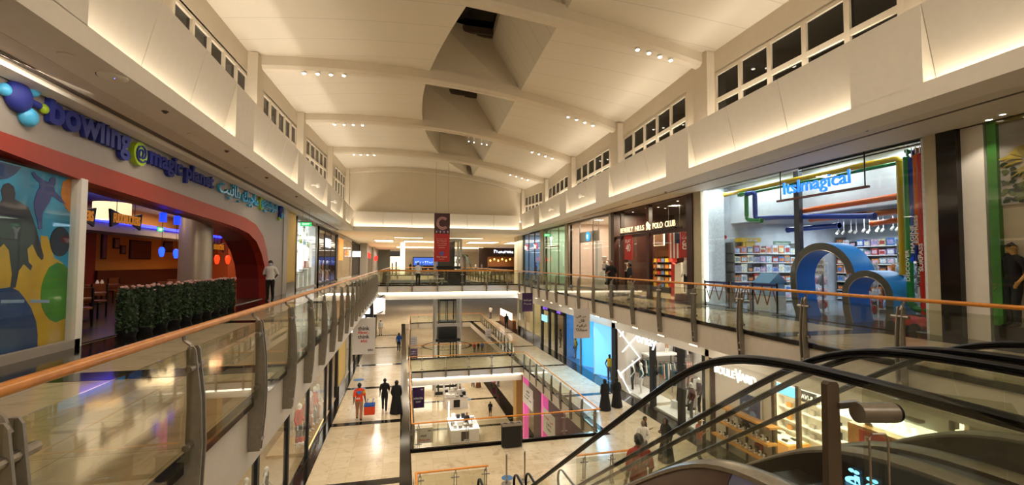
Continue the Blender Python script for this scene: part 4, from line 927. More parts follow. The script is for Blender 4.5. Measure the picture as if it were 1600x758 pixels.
for k, (x, y, nm) in enumerate(tabs):
    table(x, y, 'brown %s dining table inside the dim grill behind the hedge' % nm)
    chair(x, y-.85, PI, 'brown wooden dining chair on the near side of the %s grill table' % nm); chair(x, y+.85, 0, 'brown wooden dining chair on the far side of the %s grill table' % nm)
    for q, dy in enumerate((-.15, .12)):
        m = MB(); m.lathe((x+.1, y+dy, .77), [(.05, 0), (.055, .09), (.03, .13), (.03, .16), (.035, .17)], 12); one('condiment_jar', '%s condiment jar on the brown %s grill table' % (['pale', 'white'][q], nm), 'jar', m, [WHITE, CREAM2][q], smooth=True)
# hanging fittings of the grill
def grill_sign(y0, x, label, z=2.95):
    w = 1.34; t = T('hanging_sign', label, 'sign', (x, y0+w/2, z), 'hanging grill signs')
    pts = [(y0+.02, z), (y0+.14, z+.05), (y0+.4, z+.13), (y0+w-.4, z+.13), (y0+w-.14, z+.05), (y0+w-.02, z), (y0+w+.04, z+.46), (y0+w*.66, z+.36), (y0+w*.34, z+.36), (y0-.04, z+.46)]
    m = MB(); m.prism([(x, a, b) for a, b in pts], (.05, 0, 0)); m.build('board', M('sign navy board', '#15131c', .5), t)
    lettering('lettering', 'FUDDRUCKERS', (x+.05, y0+.08, z+.12), WESTR, UP, w-.16, .25, .02, M('orange sign letter', '#d98a26', .4, emit=.35, ecol='#d98a26'), t, .02)
    for f in (.2, .8): m = MB(); m.cyl((x+.02, y0+w*f, z+.36), (x+.02, y0+w*f, 4.2), .008, n=6); m.build('wire', DARK, t)
grill_sign(13.35, -7.2, 'hanging orange lettered grill sign in front of the white drum lamp', 2.5); grill_sign(11.4, -7.2, 'hanging orange lettered grill sign cut off by the white post', 2.45)
grill_sign(23.2, -8.5, 'hanging dark grill sign behind the silver column', 2.1)
t = T('drum_lamp', 'large white drum lamp hanging in the grill behind the orange sign', 'lamp', (-9.5, 17.77, 3.05)); m = MB(); m.lathe((-9.5, 17.77, 3.05), [(.5, 0), (.5, .55), (.48, .55), (.48, 0)], 32); m.build('shade', E_('lamp shade glow', '#ffe9bd', .65), t, True)
m = MB(); m.cyl((-9.5, 17.77, 3.5), (-9.5, 17.77, 4.2), .01, n=6); m.build('cord', DARK, t)
BLUEG = E_('blue pendant glow', '#1a3cff', 4); REDG = E_('red pendant glow', '#ff2a0c', 3.2)
for i, (x, y, z, mat, l) in enumerate(((-10, 22.15, 1.85, BLUEG, 'blue glowing pendant lamp, first left of the silver column'), (-10, 23.4, 1.8, BLUEG, 'blue glowing pendant lamp closest to the silver column'), (-8.5, 23.85, 1.55, REDG, 'red glowing pendant lamp nearer the silver column'), (-8.5, 25.2, 1.55, REDG, 'red glowing pendant lamp nearer the arch'), (-6.45, 14.3, 2.98, E_('blue cylinder glow', '#1a3cff', 1.4), 'blue cylinder lamp under the red trim, farther from the column'), (-6.45, 15.1, 2.97, E_('blue cylinder glow', '#1a3cff', 1.4), 'blue cylinder lamp under the red trim, nearer the column'))):
    t = T('pendant_lamp', l, 'lamp', (x, y, z)); m = MB()
    if i < 4: m.lathe((x, y, z), [(.05, 0), (.08, .08), (.11, .22), (.105, .32), (.07, .4), (.03, .42)], 20)
    else: m.lathe((x, y, z-.25), [(.085, 0), (.085, .24), (.05, .26)], 18)
    m.build('shade', mat, t, True); m = MB(); m.cyl((x, y, z+(.4 if i < 4 else .05)), (x, y, 4.2), .008, n=6); m.build('cord', DARK, t)
for i, (y, z, w, h, l) in enumerate(((25.72, 1.77, 1.9, .95, 'wide dark framed television on the ochre grill wall'), (24.45, 2.25, .45, .5, 'small square picture, upper of the pair on the ochre wall'), (25.0, 2.0, .4, .42, 'small square picture, lower of the pair on the ochre wall'), (28.9, 2.2, 1.0, .6, 'dark picture frame behind the blue pendant lamps'), (23.6, 1.75, .35, 1.2, 'narrow vertical neon board at the dark red wall'))):
    t = T('wall_picture', l, 'picture', (-12.98, y, z)); MB().box(-13.04, y, z, -12.95, y+w, z+h).build('frame', BLK, t); MB().box(-12.95, y+.06, z+.06, -12.94, y+w-.06, z+h-.06).build('screen', M('dark picture %d' % i, ['#2a1a16', '#5a4a40', '#3d4a5e', '#463d38', '#2c2c66'][i], .3, noise=.4, scale=6), t)
def exit_sign(x, y, z, l, rd, w=.5):
    t = T('exit_sign', l, 'sign', (x, y, z)); R = Vector(rd); U = Vector(UP); N_ = R.cross(U); o = Vector((x, y, z))
    m = MB(); m.hexa([o-R*w/2, o+R*w/2, o+R*w/2-N_*.03, o-R*w/2-N_*.03, o-R*w/2+U*.2, o+R*w/2+U*.2, o+R*w/2-N_*.03+U*.2, o-R*w/2-N_*.03+U*.2]); m.build('light_box', E_('green exit glow', '#2fbf62', 1.2), t)
    lettering('lettering', 'EXIT', o-R*w*.32+U*.05, rd, UP, w*.64, .1, .004, E_('exit letters', '#ffffff', 1.5), t)
    m = MB(); m.hexa([o-R*w*.6+U*.2, o+R*w*.6+U*.2, o+R*w*.6-N_*.03+U*.2, o-R*w*.6-N_*.03+U*.2, o-R*w*.6+U*.26, o+R*w*.6+U*.26, o+R*w*.6-N_*.03+U*.26, o-R*w*.6-N_*.03+U*.26]); m.build('bracket', GREY, t)
    for f in (-.3, .3): m = MB(); m.cyl(o+R*w*f+U*.25, o+R*w*f+U*1.1, .008, n=6); m.build('wire', STEEL, t)
exit_sign(-11.0, 24.2, 3.05, 'green exit sign inside the dim grill', WESTR); exit_sign(-4.95, 25.4, 3.55, 'green exit sign hanging before the white lit shop', (1, 0, 0), .55)
# ------------------------------------------------------------------ shops further along
def west_shop(name, y0, y1, label, frame, inner, light, power, depth=4, z1=4.35, back=None, mull=()):
    t = T('shopfront', label, 'shopfront', (XW, (y0+y1)/2, 0))
    w = .14
    m = MB(); m.box(XW-.1, y0, 0, XW+.03, y0+w, z1); m.box(XW-.1, y1-w, 0, XW+.03, y1, z1); m.box(XW-.1, y0, z1-.2, XW+.03, y1, z1); m.box(XW-.1, y0, 0, XW+.03, y1, .1); m.build('frame', frame, t)
    for yy in mull: MB().box(XW-.06, yy-.04, .1, XW, yy+.04, z1-.2).build('mullion', frame, t)
    MB().box(XW-.04, y0+w, .1, XW-.02, y1-w, z1-.2).build('glass_panel', GLS, t)
    S('wall_shop', MB().box(XW-depth-.1, y0, 0, XW-depth, y1, 4.5), inner); S('wall_shop', MB().box(XW-depth, y0-.08, 0, XW-.1, y0, 4.5).box(XW-depth, y1, 0, XW-.1, y1+.08, 4.5), inner)
    S('ceiling_shop', MB().box(XW-depth, y0, 4.4, XW-.1, y1, 4.5), CREAM2)
    area((XW-depth*.5, (y0+y1)/2, 4.3), depth*.7, (y1-y0)*.8, power, light)
    return t
WL = M('bright white wall', '#f2f4f4', .6, noise=.02)
t = west_shop('white', 28.2, 34.7, 'brilliant white lit shopfront with paper snowflakes and a blue and green sign', STEEL, WL, (.95, .98, 1), 1500, 2.9)
MB().box(XW-.56, 28.35, .05, XW-.5, 34.55, 4.3).build('added_glow_panel', E_('added white glow', '#f1f8fa', .95), t)  # added glowing panel that brightens the shop behind its glass
t2 = T('shop_sign', 'blue and lime lettered sign inside the white lit shop', 'sign', (XW-.3, 30.5, 2.9)); 
for k, (y, c) in enumerate(((29.6, CYAN), (30.4, LIME), (31.6, CYAN), (32.6, LIME))): marks('letter', (XW-.3, y, 2.95-.08*k), WESTR, UP, .75, .5, .06, c, t2, 2, k)
for f in (29.7, 33.2): m = MB(); m.cyl((XW-.28, f, 3.3), (XW-.28, f, 4.4), .01, n=6); m.build('wire', STEEL, t2)
for k, (y, z) in enumerate(((28.9, 3.55), (31.9, 3.3), (29.0, 2.3), (32.6, 1.85), (31.0, 1.1), (31.0, 3.9))):
    t2 = T('paper_flower', '%s paper snowflake hanging in the white lit shop window' % ['topmost near', 'upper far', 'lower near', 'lower far', 'lowest middle', 'topmost middle'][k], 'decoration', (XW-.15, y, z), 'paper snowflakes'); m = MB()
    for a in range(6): m.prism([(XW-.15, y+.08*math.cos(a*PI/3-.5), z+.08*math.sin(a*PI/3-.5)), (XW-.15, y+.3*math.cos(a*PI/3-.25), z+.3*math.sin(a*PI/3-.25)), (XW-.15, y+.34*math.cos(a*PI/3), z+.34*math.sin(a*PI/3)), (XW-.15, y+.3*math.cos(a*PI/3+.25), z+.3*math.sin(a*PI/3+.25)), (XW-.15, y+.08*math.cos(a*PI/3+.5), z+.08*math.sin(a*PI/3+.5))], (.01, 0, 0))
    m.build('petals', WHITE, t2); m = MB(); m.cyl((XW-.16, y, z), (XW-.12, y, z), .07, n=12); m.build('centre', M('dusty blue', '#7f93a5', .5), t2); m = MB(); m.cyl((XW-.145, y, z+.3), (XW-.145, y, 4.2), .004, n=5); m.build('thread', STEEL, t2)
for k in range(4):
    y = 28.9+k*1.35; t2 = T('display_counter', 'white display counter, %s from the near end of the white lit shop' % ORD[k], 'counter', (XW-1.2, y, 0), 'white display counters'); MB().box(XW-.42, y-.5, 0, XW-.12, y+.5, .9+.12*k).build('body', WL, t2); MB().box(XW-.44, y-.55, .9+.12*k, XW-.1, y+.55, .95+.12*k).build('top', GREY, t2)
t2 = T('poster_stand', 'red poster panel in the far half of the white lit shop', 'poster', (XW-.35, 33.1, 0)); MB().box(XW-.4, 32.5, .1, XW-.35, 33.9, 1.75).build('panel', M('poster red', '#b8413e', .5), t2); marks('lettering', (XW-.35, 32.7, .9), WESTR, UP, 1.0, .35, .01, WHITE, t2, 4, 8)
MB().box(XW-.5, 32.7, 0, XW-.25, 33.7, .1).build('foot', STEEL, t2)
t = west_shop('black', 35.3, 44.3, 'black framed fashion shopfront with a white illuminated sign', BLK, DWOOD, WARM2, 260, mull=(38.3, 41.3))
t2 = T('shop_sign', 'white illuminated sign box of the black framed shop', 'sign', (XW+.04, 39, 3.3)); MB().box(XW+.02, 38.2, 2.9, XW+.08, 40.6, 3.6).build('light_box', E_('white sign glow', '#eaf3ff', 2.2), t2); marks('lettering', (XW+.08, 38.7, 3.05), WESTR, UP, 1.3, .4, .01, GREY, t2, 3, 4)
MB().box(XW-.02, 37.9, 2.7, XW+.02, 40.9, 3.9).build('backing', BLK, t2)
for k in range(4): human('mannequin', 'beige dressed mannequin, %s from the near end of the black framed shop' % ORD[k], 'mannequin', (XW-.45, 36.6+k*1.9, .1), PI/2, MANNQ, 1.75, WHITE, [CTAN, CW, CTAN, CG][k], 'long', [CG, CTAN, CW, CTAN][k], eyes=False)
t = west_shop('orange', 45.3, 57.5, 'beige shopfront with an orange panel beyond the black framed shop', GREY, M('beige shop wall', '#b9a184', .6), WARM2, 300, mull=(49, 53))
t2 = T('shop_sign', 'orange upright sign panel on the beige shopfront', 'sign', (XW+.02, 47, 2)); MB().box(XW+.0, 46, 1.9, XW+.06, 49, 4.0).build('panel', E_('orange panel', '#d9821c', .8), t2); marks('lettering', (XW+.06, 52, 2.5), WESTR, UP, 2.4, .8, .04, E_('orange letters', '#e8741a', 1.5), t2, 2, 5)
for k in range(3):
    y = 48+k*3; t2 = T('shelf_unit', 'pale display shelf, %s from the near end of the orange panelled shop' % ORD[k], 'shelf', (XW-1.5, y, 0)); 
    m = MB(); [m.box(XW-1.8, y-1, .3+.5*q, XW-1.2, y+1, .34+.5*q) for q in range(4)]; m.build('shelf', WHITE, t2); m = MB(); m.box(XW-1.85, y-1.05, 0, XW-1.8, y+1.05, 2.1); m.build('back_panel', GREY, t2)
t = west_shop('dark', 58, 68, 'narrow black shopfront with a small white sign in the hall', BLK, DWOOD, WARM2, 60)
t2 = T('shop_sign', 'small white glowing sign projecting from the narrow black shopfront', 'sign', (XW+.3, 59, 2.6)); MB().box(XW-.12, 58.9, 2.4, XW+.9, 59.1, 3.1).build('light_box', E_('white sign glow', '#eaf3ff', 2.2), t2)
# stepped far shops with red signs
m = MB(); m.box(-6, 68, 0, -5, 70, 4.5); S('wall_hall', m, GREY)
t = T('shopfront', 'cosmetics shopfront with red glowing sign at the far hall', 'shopfront', (-5.4, 76, 0))
MB().box(-5.6, 70, 0, -5.3, 71.2, 4.5).build('frame', BLK, t); MB().box(-5.5, 71.2, 3.2, -5.3, 83, 4.5).build('fascia_board', GREY, t)
for yy in (75, 79, 83): MB().box(-5.5, yy-.1, 0, -5.3, yy+.1, 3.2).build('mullion', STEEL, t)
marks('lettering', (-5.28, 71.8, 2.5), WESTR, UP, 8, .9, .06, E_('red sign glow', '#ff2a22', 1.6), t, 9, 6)
S('wall_shop', MB().box(-9.6, 70, 0, -9.5, 90, 4.4), WL); area((-7.5, 77, 4.2), 3, 10, 260, NEUT)
for k in range(3):
    y = 72.5+k*3.6; t2 = T('shelf_unit', 'cosmetics shelf unit, %s from the near end of the red signed shop' % ORD[k], 'shelf', (-8.8, y, 0)); m = MB(); [m.box(-9.2, y-1.5, .2+.45*q, -8.6, y+1.5, .25+.45*q) for q in range(6)]; [m.box(-9.2, yy, 0, -8.6, yy+.04, 2.6) for yy in (y-1.5, y+1.46)]; m.build('shelf', WHITE, t2)
    m = MB(); [m.box(-9.1, y-1.4+.3*r, .25+.45*q, -8.7, y-1.2+.3*r, .45+.45*q, (q+r) % 3) for q in range(5) for r in range(9)]; o = m.build('packs', [M('pink pack', '#c96a6a', .5), M('white pack', '#e6e2dc', .5), M('dark pack', '#3a2a2a', .5)], t2); o['kind'] = 'stuff'
t = T('shopfront', 'grey shopfront with two red glowing letters behind the cosmetics shop', 'shopfront', (-4.6, 92, 0)); MB().box(-5.2, 84, 0, -5.0, 100, 4.5).build('wall_panel', GREY, t); marks('lettering', (-4.98, 85, 2.2), WESTR, UP, 12, 1.1, .06, E_('red sign glow', '#ff2a22', 1.6), t, 5, 7)
# ================================================================== EAST SIDE, UPPER FLOOR
XE = 12.0
# ---- toy shop room
CONC = M('pale concrete render', '#b9bdc2', .7, noise=.2, scale=1.2); BRK = tile_mat('white split brick', '#e6e8e8', '#d9dcdd', '#b9bdbf', .4, .06, .6, .05)
MATS['white split brick'].node_tree.nodes['Brick Texture'].offset = .5
S('wall_toyshop', MB().box(XE+.1, 16.3, 0, 20, 16.45, 5.0), CONC); S('wall_toyshop', MB().box(19.8, 6.5, 0, 20, 17, 5.0), CONC); S('wall_toyshop', MB().box(XE+.6, 6.2, 0, 20, 6.4, 5.0), CONC)
S('wall_toyshop_brick', MB().box(XE+.12, 15.95, 0, 12.4, 16.05, 4.9).box(12.3, 16.1, 0, 13.1, 16.28, 4.9), M('white stone cladding', '#dfe3e4', .6, noise=.12, scale=16, bump=.6))
S('ceiling_toyshop', MB().box(XE-.05, 6.4, 4.92, 20, 17, 5.0), M('toy shop ceiling', '#c9c9cc', .7)); S('floor_toyshop', MB().box(XE, 7.9, 0, 20, 17, .02), M('toy shop floor', '#9aa6bd', .12, noise=.08))
S('trim_toyshop_bulkhead', MB().box(13.6, 8, 3.35, 13.9, 16.8, 4.9), M('toy shop bulkhead', '#d4d7da', .6, noise=.04)); S('ceiling_toyshop_inner', MB().box(13.9, 8, 3.4, 20, 16.8, 3.5), M('grey ceiling', '#8d8f96', .7))
for y in (9, 11.5, 14): area((13.0, y, 4.85), .8, 1.6, 42, COOL); area((16.6, y+.8, 3.3), 3, 1.6, 85, COOL)
area((12.5, 15.6, 4.8), .5, .6, 26, COOL)
S('trim_toyshop_light', MB().box(XE-.0, 15.83, .1, XE+.1, 15.92, 4.75), E_('white edge light', '#f4fbff', 3))
t = T('shopfront', 'tall frameless glass shopfront of the toy shop around the cloud arches', 'shopfront', (XE, 12, 0))
for a, b in ((8.0, 9.3), (9.32, 11.4), (11.6, 13.1), (13.12, 14.5), (14.52, 15.9)):
    if a == 9.32: MB().box(XE-.005, a, 3.3, XE+.01, b, 4.75).build('glass_panel', GLS, t)
    else: MB().box(XE-.005, a, .02, XE+.01, b, 4.75).build('glass_panel', GLS, t)
S('trim_toyshop_post', MB().box(12.84, 12.2, 0, 13.0, 12.4, 4.9), M('dark steel post', '#4a4b50', .3, .6)); MB().box(XE-.04, 7.9, 4.7, XE+.06, 15.95, 4.78).build('head_rail', STEEL, t)
m = MB(); m.box(XE+.02, 8, 4.58, XE+.08, 11.4, 4.62); m.box(XE+.02, 8, 4.5, XE+.05, 11.4, 4.53); m.build('track', DARK, t)
SBL = E_('blue sign letter', '#1f86ff', .9)
t = T('toy_shop_sign', 'blue illuminated ItsImagical sign on a hanging brown bar', 'sign', (XE-.1, 10.6, 3.6))
lettering('letters', 'ItsImagical', (XE-.14, 11.8, 3.72), EASTR, UP, 2.2, .5, .05, SBL, t, .005)
MB().box(XE-.16, 9.15, 3.64, XE-.06, 12.1, 3.7).build('bar', M('rust brown bar', '#5b2e20', .5), t)
for y in (11.98, 9.25): m = MB(); m.cyl((XE-.1, y, 3.68), (XE-.1, y, 4.8), .018, n=8); m.build('hanger', DARK, t)
# ---- coloured pipes
PC = {k: M('%s pipe' % k, c, .25, noise=.03) for k, c in dict(yellow='#c9a416', green='#1c8a3c', blue='#1a3f9c', orange='#e0661a', red='#c9281c', purple='#5b2a7a', white='#d5d8da').items()}
def pipe(col, pts, r, label):
    P = [Vector(p) for p in pts]; o = [P[0]]
    for a, b, c in zip(P, P[1:], P[2:]):
        d1 = (a-b).normalized()*.14; d2 = (c-b).normalized()*.14
        for q in np.linspace(0, 1, 5): o.append((b+d1).lerp(b, q).lerp(b.lerp(b+d2, q), q))
    o.append(P[-1]); m = MB(); m.tube(o, r, 14)
    if 'deep' in label: m.cyl(P[0].lerp(P[-1], .3), Vector((*P[0].lerp(P[-1], .3).xy, 3.42)), .012, n=6)
    for e, d in ((P[0], P[1]), (P[-1], P[-2])): m.cyl(e, e+(d-e).normalized()*.06, r*1.18, n=14)
    return one('painted_pipe', label, 'pipe', m, PC[col], smooth=True)
X0 = 12.75
pipe('yellow', [(X0, 15.6, 4.45), (X0, 8.98, 4.45), (X0, 8.98, 1.35)], .085, 'yellow painted pipe running along the top of the toy shop and down its near pier')
pipe('green', [(X0-.12, 14.6, 4.3), (X0-.12, 14.3, 4.3), (X0-.12, 14.3, 3.3), (X0-.1, 13.6, 3.2)], .075, 'green bent pipe dropping from the yellow pipe in the toy shop')
pipe('blue', [(X0-.1, 14.3, 4.28), (X0-.1, 13.9, 4.28), (X0-.1, 13.9, 3.3), (X0+.3, 13.2, 3.3), (X0+.3, 9.9, 3.0)], .085, 'blue bent pipe dropping from the yellow pipe and running level')
pipe('green', [(X0+.13, 15.0, 4.34), (X0+.13, 9.0, 4.34)], .05, 'thin green pipe under the long yellow pipe in the toy shop')
pipe('orange', [(13.2, 12.6, 3.43), (13.2, 8.8, 3.5)], .09, 'upper orange pipe under the white bulkhead of the toy shop')
pipe('orange', [(14.4, 13.2, 3.25), (14.4, 8.9, 3.2)], .09, 'rear orange pipe under the grey ceiling of the toy shop'); pipe('orange', [(15.4, 11.8, 3.0), (15.4, 9.6, 3.1)], .09, 'short orange pipe deepest in the toy shop')
pipe('purple', [(14.8, 12.4, 3.3), (14.8, 9.2, 3.3)], .07, 'purple pipe under the grey ceiling of the toy shop'); pipe('blue', [(15, 14.8, 3.0), (15, 12.6, 3.0)], .1, 'dark blue pipe with a wide sleeve deep in the toy shop')
V = [('yellow', 8.78, 4.5, .95, None, 'yellow'), ('green', 8.61, 4.55, .62, 'DISCOVER', 'green'), ('blue', 8.5, 4.5, 1.72, 'IMAGINE', 'blue'), ('orange', 8.42, 4.55, 2.1, 'EXPRESS', 'orange'), ('red', 8.345, 4.55, 1.15, 'SURPASS', 'red'), ('white', 8.42, 2.05, .85, 'WELCOME', 'white')]
for k, (c, y, z1, z0, word, nm) in enumerate(V):
    x = 12.42+.02*k
    if c == 'yellow': continue
    m = MB(); m.tube([(x, y, z0), (x, y, z1-.2), (x+.05, y, z1-.05), (x+.25, y, z1)], .075, 14)
    t = T('painted_pipe', '%s upright pipe%s in the bundle on the white stone pier' % (nm, ' lettered '+word if word else ''), 'pipe', (x, y, z0)); m.build('pipe', PC[c], t, True)
    zt = {'DISCOVER': 1.2, 'IMAGINE': 1.9, 'EXPRESS': 2.15, 'SURPASS': 1.45, 'WELCOME': 1.05}[word]
    lettering('lettering', word, (x-.078, y-.05, zt), UP, (0, 1, 0), .16*len(word)*.62, .085, .006, WHITE if c != 'white' else DARK, t, .02)
    if c != 'white': m = MB(); m.cyl((x, y, z1-.25), (x, y, 4.92), .012, n=6); m.build('hanger', WHITE, t)
pipe('green', [(12.5, 8.61, .62), (12.5, 8.61, .5), (12.5, 8.05, .5)], .08, 'green pipe elbow at the foot of the upright bundle'); pipe('white', [(12.52, 8.42, .85), (12.52, 8.42, .72), (12.52, 8.05, .72)], .085, 'white pipe elbow at the foot of the upright bundle')
pipe('red', [(12.5, 8.345, 1.15), (12.5, 8.345, 0)], .08, 'red pipe stub below the lettered red pipe')
# ---- cloud arches
CF = M('dark grey felt face', '#4d4d47', .8, noise=.1); CBI = M('deep blue arch lining', '#1f6fd0', .35, noise=.04); CBO = M('sky blue arch outside', '#2f93e8', .3, noise=.04)
def arch(label, outer, inner_, x0, x1):
    t = T('cloud_arch', label, 'arch', ((x0+x1)/2, sum(p[0] for p in outer)/len(outer), 0))
    for nm, xx in (('front_face', x0), ('rear_face', x1)):
        m = MB(); g = list(zip(outer, inner_)); m.rings([[(xx, *a), (xx, *c)] for a, c in g], caps=False, closed=False); m.build(nm, CF, t)
    for nm, ln, mat in (('outside', outer, CBO), ('lining', inner_, CBI)):
        m = MB(); m.rings([[(x0, *a) for a in ln], [(x1, *a) for a in ln]], caps=False, closed=False); m.build(nm, mat, t, True)
    m = MB()
    for (a, c) in ((outer[0], inner_[0]), (outer[-1], inner_[-1])): m.face([(x0, *a), (x1, *a), (x1, *c), (x0, *c)])
    m.tube([(x0, *a) for a in inner_], .012, 6); m.build('edge_trim', STEEL, t)
def arc_pts(cy, cz, r, a0, a1, n): return [(cy+r*math.cos(a), cz+r*math.sin(a)) for a in np.linspace(a0, a1, n)]
o1 = [(11.62, 0), (11.74, .35), (11.8, .8)]+arc_pts(10.75, 1.2, 1.06, .0, PI*.97, 26); i1 = [(11.38, 0), (11.5, .35), (11.57, .8)]+arc_pts(10.75, 1.2, .84, .0, PI*.9, 26)
arch('large blue cloud arch with grey face at the toy shop entrance', o1, i1, 12.03, 12.76)
o2 = [(9.98, 0), (10.06, .35), (10.08, .7)]+arc_pts(9.4, .78, .68, .0, PI, 22)+[(8.72, .4), (8.78, 0)]; i2 = [(9.78, 0), (9.86, .35), (9.88, .7)]+arc_pts(9.4, .78, .5, .0, PI, 22)+[(8.9, .4), (8.95, 0)]
arch('small blue cloud arch leaning on the large one at the toy shop entrance', o2, i2, 12.02, 12.76)
t = T('floor_plinth', 'black glossy plinth under the cloud arches', 'plinth', (12.1, 10.2, 0)); MB().box(11.6, 8.3, 0, 13.2, 11.9, .025).build('slab', BLACK, t)
# ---- toys
RC0 = M('alarm red', '#a01a16', .4)
COLS = [('white', '#e3e4e8'), ('pale pink', '#e0b3c2'), ('blue', '#4f78b8'), ('red', '#b03c38'), ('orange', '#cf7f45'), ('lilac', '#a79cc4'), ('pale blue', '#b5cadb'), ('cream', '#e2d5b0'), ('grey', '#8f969c'), ('dark', '#33302f')]
TM = [M(n+' toy box', c, .4, noise=.45, scale=14) for n, c in COLS]
rt = random.Random(11)
def toy_rack(tl, x0, x1, y0, y1, levels, along, n, wh, frame=WHITE):
    """a shelf rack with a toy box in every place; along = 'x' or 'y'"""
    t = T('toy_shelf', tl, 'shelf', ((x0+x1)/2, (y0+y1)/2, 0))
    for z in levels: MB().box(x0, y0, z-.03, x1, y1, z).build('shelf_board', frame, t)
    m = MB(); m.box(x0, y1-.03, 0, x1, y1, levels[-1]+.4) if along == 'x' else m.box(x1-.03, y0, 0, x1, y1, levels[-1]+.4); m.build('back_panel', CONC, t)
    for f in (0, 1):
        if along == 'x': MB().box(lerp(x0, x1-.04, f), y0, 0, lerp(x0, x1-.04, f)+.04, y1, levels[-1]+.45).build('upright', STEEL, t)
        else: MB().box(x0, lerp(y0, y1-.04, f), 0, x1, lerp(y0, y1-.04, f)+.04, levels[-1]+.45).build('upright', STEEL, t)
    for li, z in enumerate(levels):
        gap = (levels[li+1]-z if li+1 < len(levels) else .42)-.05; L = (x1-x0 if along == 'x' else y1-y0)-.12; u = .06
        for k in range(n):
            w = L/n; ci = rt.randrange(len(COLS)); h = gap*rt.uniform(.55, .98); q = w*rt.uniform(.8, .96); dp = rt.uniform(.22, .34)
            m = MB()
            if along == 'x': a = x0+u+k*w; bx = (a, y0+.02, z, a+q, y0+.02+dp, z+h); lb = (a+q*.12, y0+.012, z+h*.2, a+q*.88, y0+.02, z+h*.75)
            else: a = y1-u-k*w; bx = (x0+.02, a-q, z, x0+.02+dp, a, z+h); lb = (x0+.012, a-q*.88, z+h*.2, x0+.02, a-q*.12, z+h*.75)
            b = T('toy_box', '%s toy box, %s from the %s end, %s shelf up, %s' % (COLS[ci][0], ORD[k], 'glass' if along == 'x' else 'far', ORD[li], wh), 'toy', ((bx[0]+bx[3])/2, (bx[1]+bx[4])/2, z), 'boxed toys in the toy shop')
            m.box(*bx); m.build('carton', TM[ci], b); m = MB(); m.box(*lb); m.build('picture_label', TM[(ci+rt.randrange(1, 9)) % 10], b)
toy_rack('long white toy shelf along the side wall of the toy shop', 13.3, 16.55, 15.8, 16.28, [.12, .5, .9, 1.3, 1.7, 2.08], 'x', 10, 'side wall rack')
toy_rack('long white toy shelf along the rear wall behind the cloud arches', 19.0, 19.6, 12.7, 16.2, [.12, .5, .88, 1.26, 1.64, 2.02, 2.4], 'y', 11, 'rear wall rack')
toy_rack('toy shelf on the rear wall near the pipe bundle', 17.6, 18.1, 9.6, 12.6, [.12, .5, .9, 1.3, 1.7, 2.05], 'y', 8, 'pipe side rack')
toy_rack('low white display island seen through the small cloud arch', 15.0, 15.5, 10.4, 12.4, [.2, .6, 1.0], 'y', 5, 'display island')
t = T('yellow_display', 'yellow cardboard toy tower with broad top on the side wall rack', 'display', (14.2, 16.0, 2.05)); YD = M('yellow card', '#d9b02a', .5)
MB().box(13.95, 15.85, 2.08, 14.4, 16.15, 2.55).build('tower', YD, t); MB().box(13.7, 15.8, 2.55, 14.65, 16.2, 2.72).build('top_board', YD, t); MB().box(13.8, 15.84, 2.08, 13.9, 15.88, 2.55).build('strut', YD, t)
marks('lettering', (13.95, 15.79, 2.58), (1, 0, 0), UP, .5, .1, .01, WHITE, t, 6, 3)
def wallsign(x, y, z, w, body, label, rd=(1, 0, 0)):
    t = T('wall_sign', label, 'sign', (x, y, z)); R = Vector(rd); N_ = R.cross(Vector(UP)); o = Vector((x, y, z)); m = MB(); U = Vector((0, 0, .22))
    m.hexa([o, o+R*w, o+R*w-N_*.03, o-N_*.03, o+U, o+R*w+U, o+R*w-N_*.03+U, o-N_*.03+U]); m.build('board', M('sage green board', '#5f7a68', .6), t)
    lettering('lettering', body, o+R*.08+Vector((0, 0, .06)), rd, UP, w-.16, .1, .008, WHITE, t)
wallsign(15.75, 16.27, 2.42, .9, 'discovery', 'sage green discovery sign above the side wall toy rack'); wallsign(19.7, 12.9, 2.75, 1.4, 'GREAT AVENTURE', 'dark sign board on the rear wall of the toy shop', EASTR)
t = T('markdown_board', 'white MARKED DOWN price board standing inside the large cloud arch', 'sign', (13.5, 12.1, 0)); MB().box(13.5, 11.9, 1.25, 13.53, 12.4, 1.82).build('board', WHITE, t); MB().box(13.48, 11.95, 0, 13.52, 12.0, 1.3).build('leg', STEEL, t); MB().box(13.48, 12.3, 0, 13.52, 12.35, 1.3).build('leg', STEEL, t); MB().box(13.3, 11.9, 0, 13.7, 12.4, .03).build('foot', STEEL, t)
for k, w in enumerate(('MARKED', 'DOWN', 'PRICES')): lettering('lettering', w, (13.5, 12.36, 1.65-.17*k), EASTR, UP, .42, (.09, .13, .08)[k], .006, DARK, t)
for k, (x, y) in enumerate(((13.9, 12.6), (13.8, 10.9), (14.3, 9.9))):
    t = T('gridwall_stand', 'white wire stand hung with %s, %s the cloud arches' % ((['pink soft toys', 'pale packets', 'blue packets'][k]), ['left inside', 'between', 'right behind'][k]), 'stand', (x, y, 0)); m = MB()
    for yy in (y-.45, y+.45): m.cyl((x, yy, 0), (x, yy, 1.7), .02, n=6)
    for z in (.3, .75, 1.2, 1.65): m.cyl((x, y-.45, z), (x, y+.45, z), .012, n=6)
    m.build('frame', WHITE, t)
    for q in range(28): z = .1+.4*(q//7); m = MB(); m.ell((x-.07, y-.39+.13*(q % 7), z+.17), .08, .065, .15+.03*(q % 2), 8, 5); m.build('packet', TM[(1, 0, 6)[k] if q % 3 else (3+q*3) % 10], t, True)
t = T('soft_toy', 'big round red and blue soft toy above the rear rack by the pipe bundle', 'toy', (17.7, 10.2, 2.4)); m = MB(); m.ell((17.8, 10.3, 2.42), .3, .36, .38); m.build('body', TM[3], t, True); m = MB(); m.ell((17.65, 10.65, 2.2), .2, .2, .22); m.build('arm', TM[2], t, True)
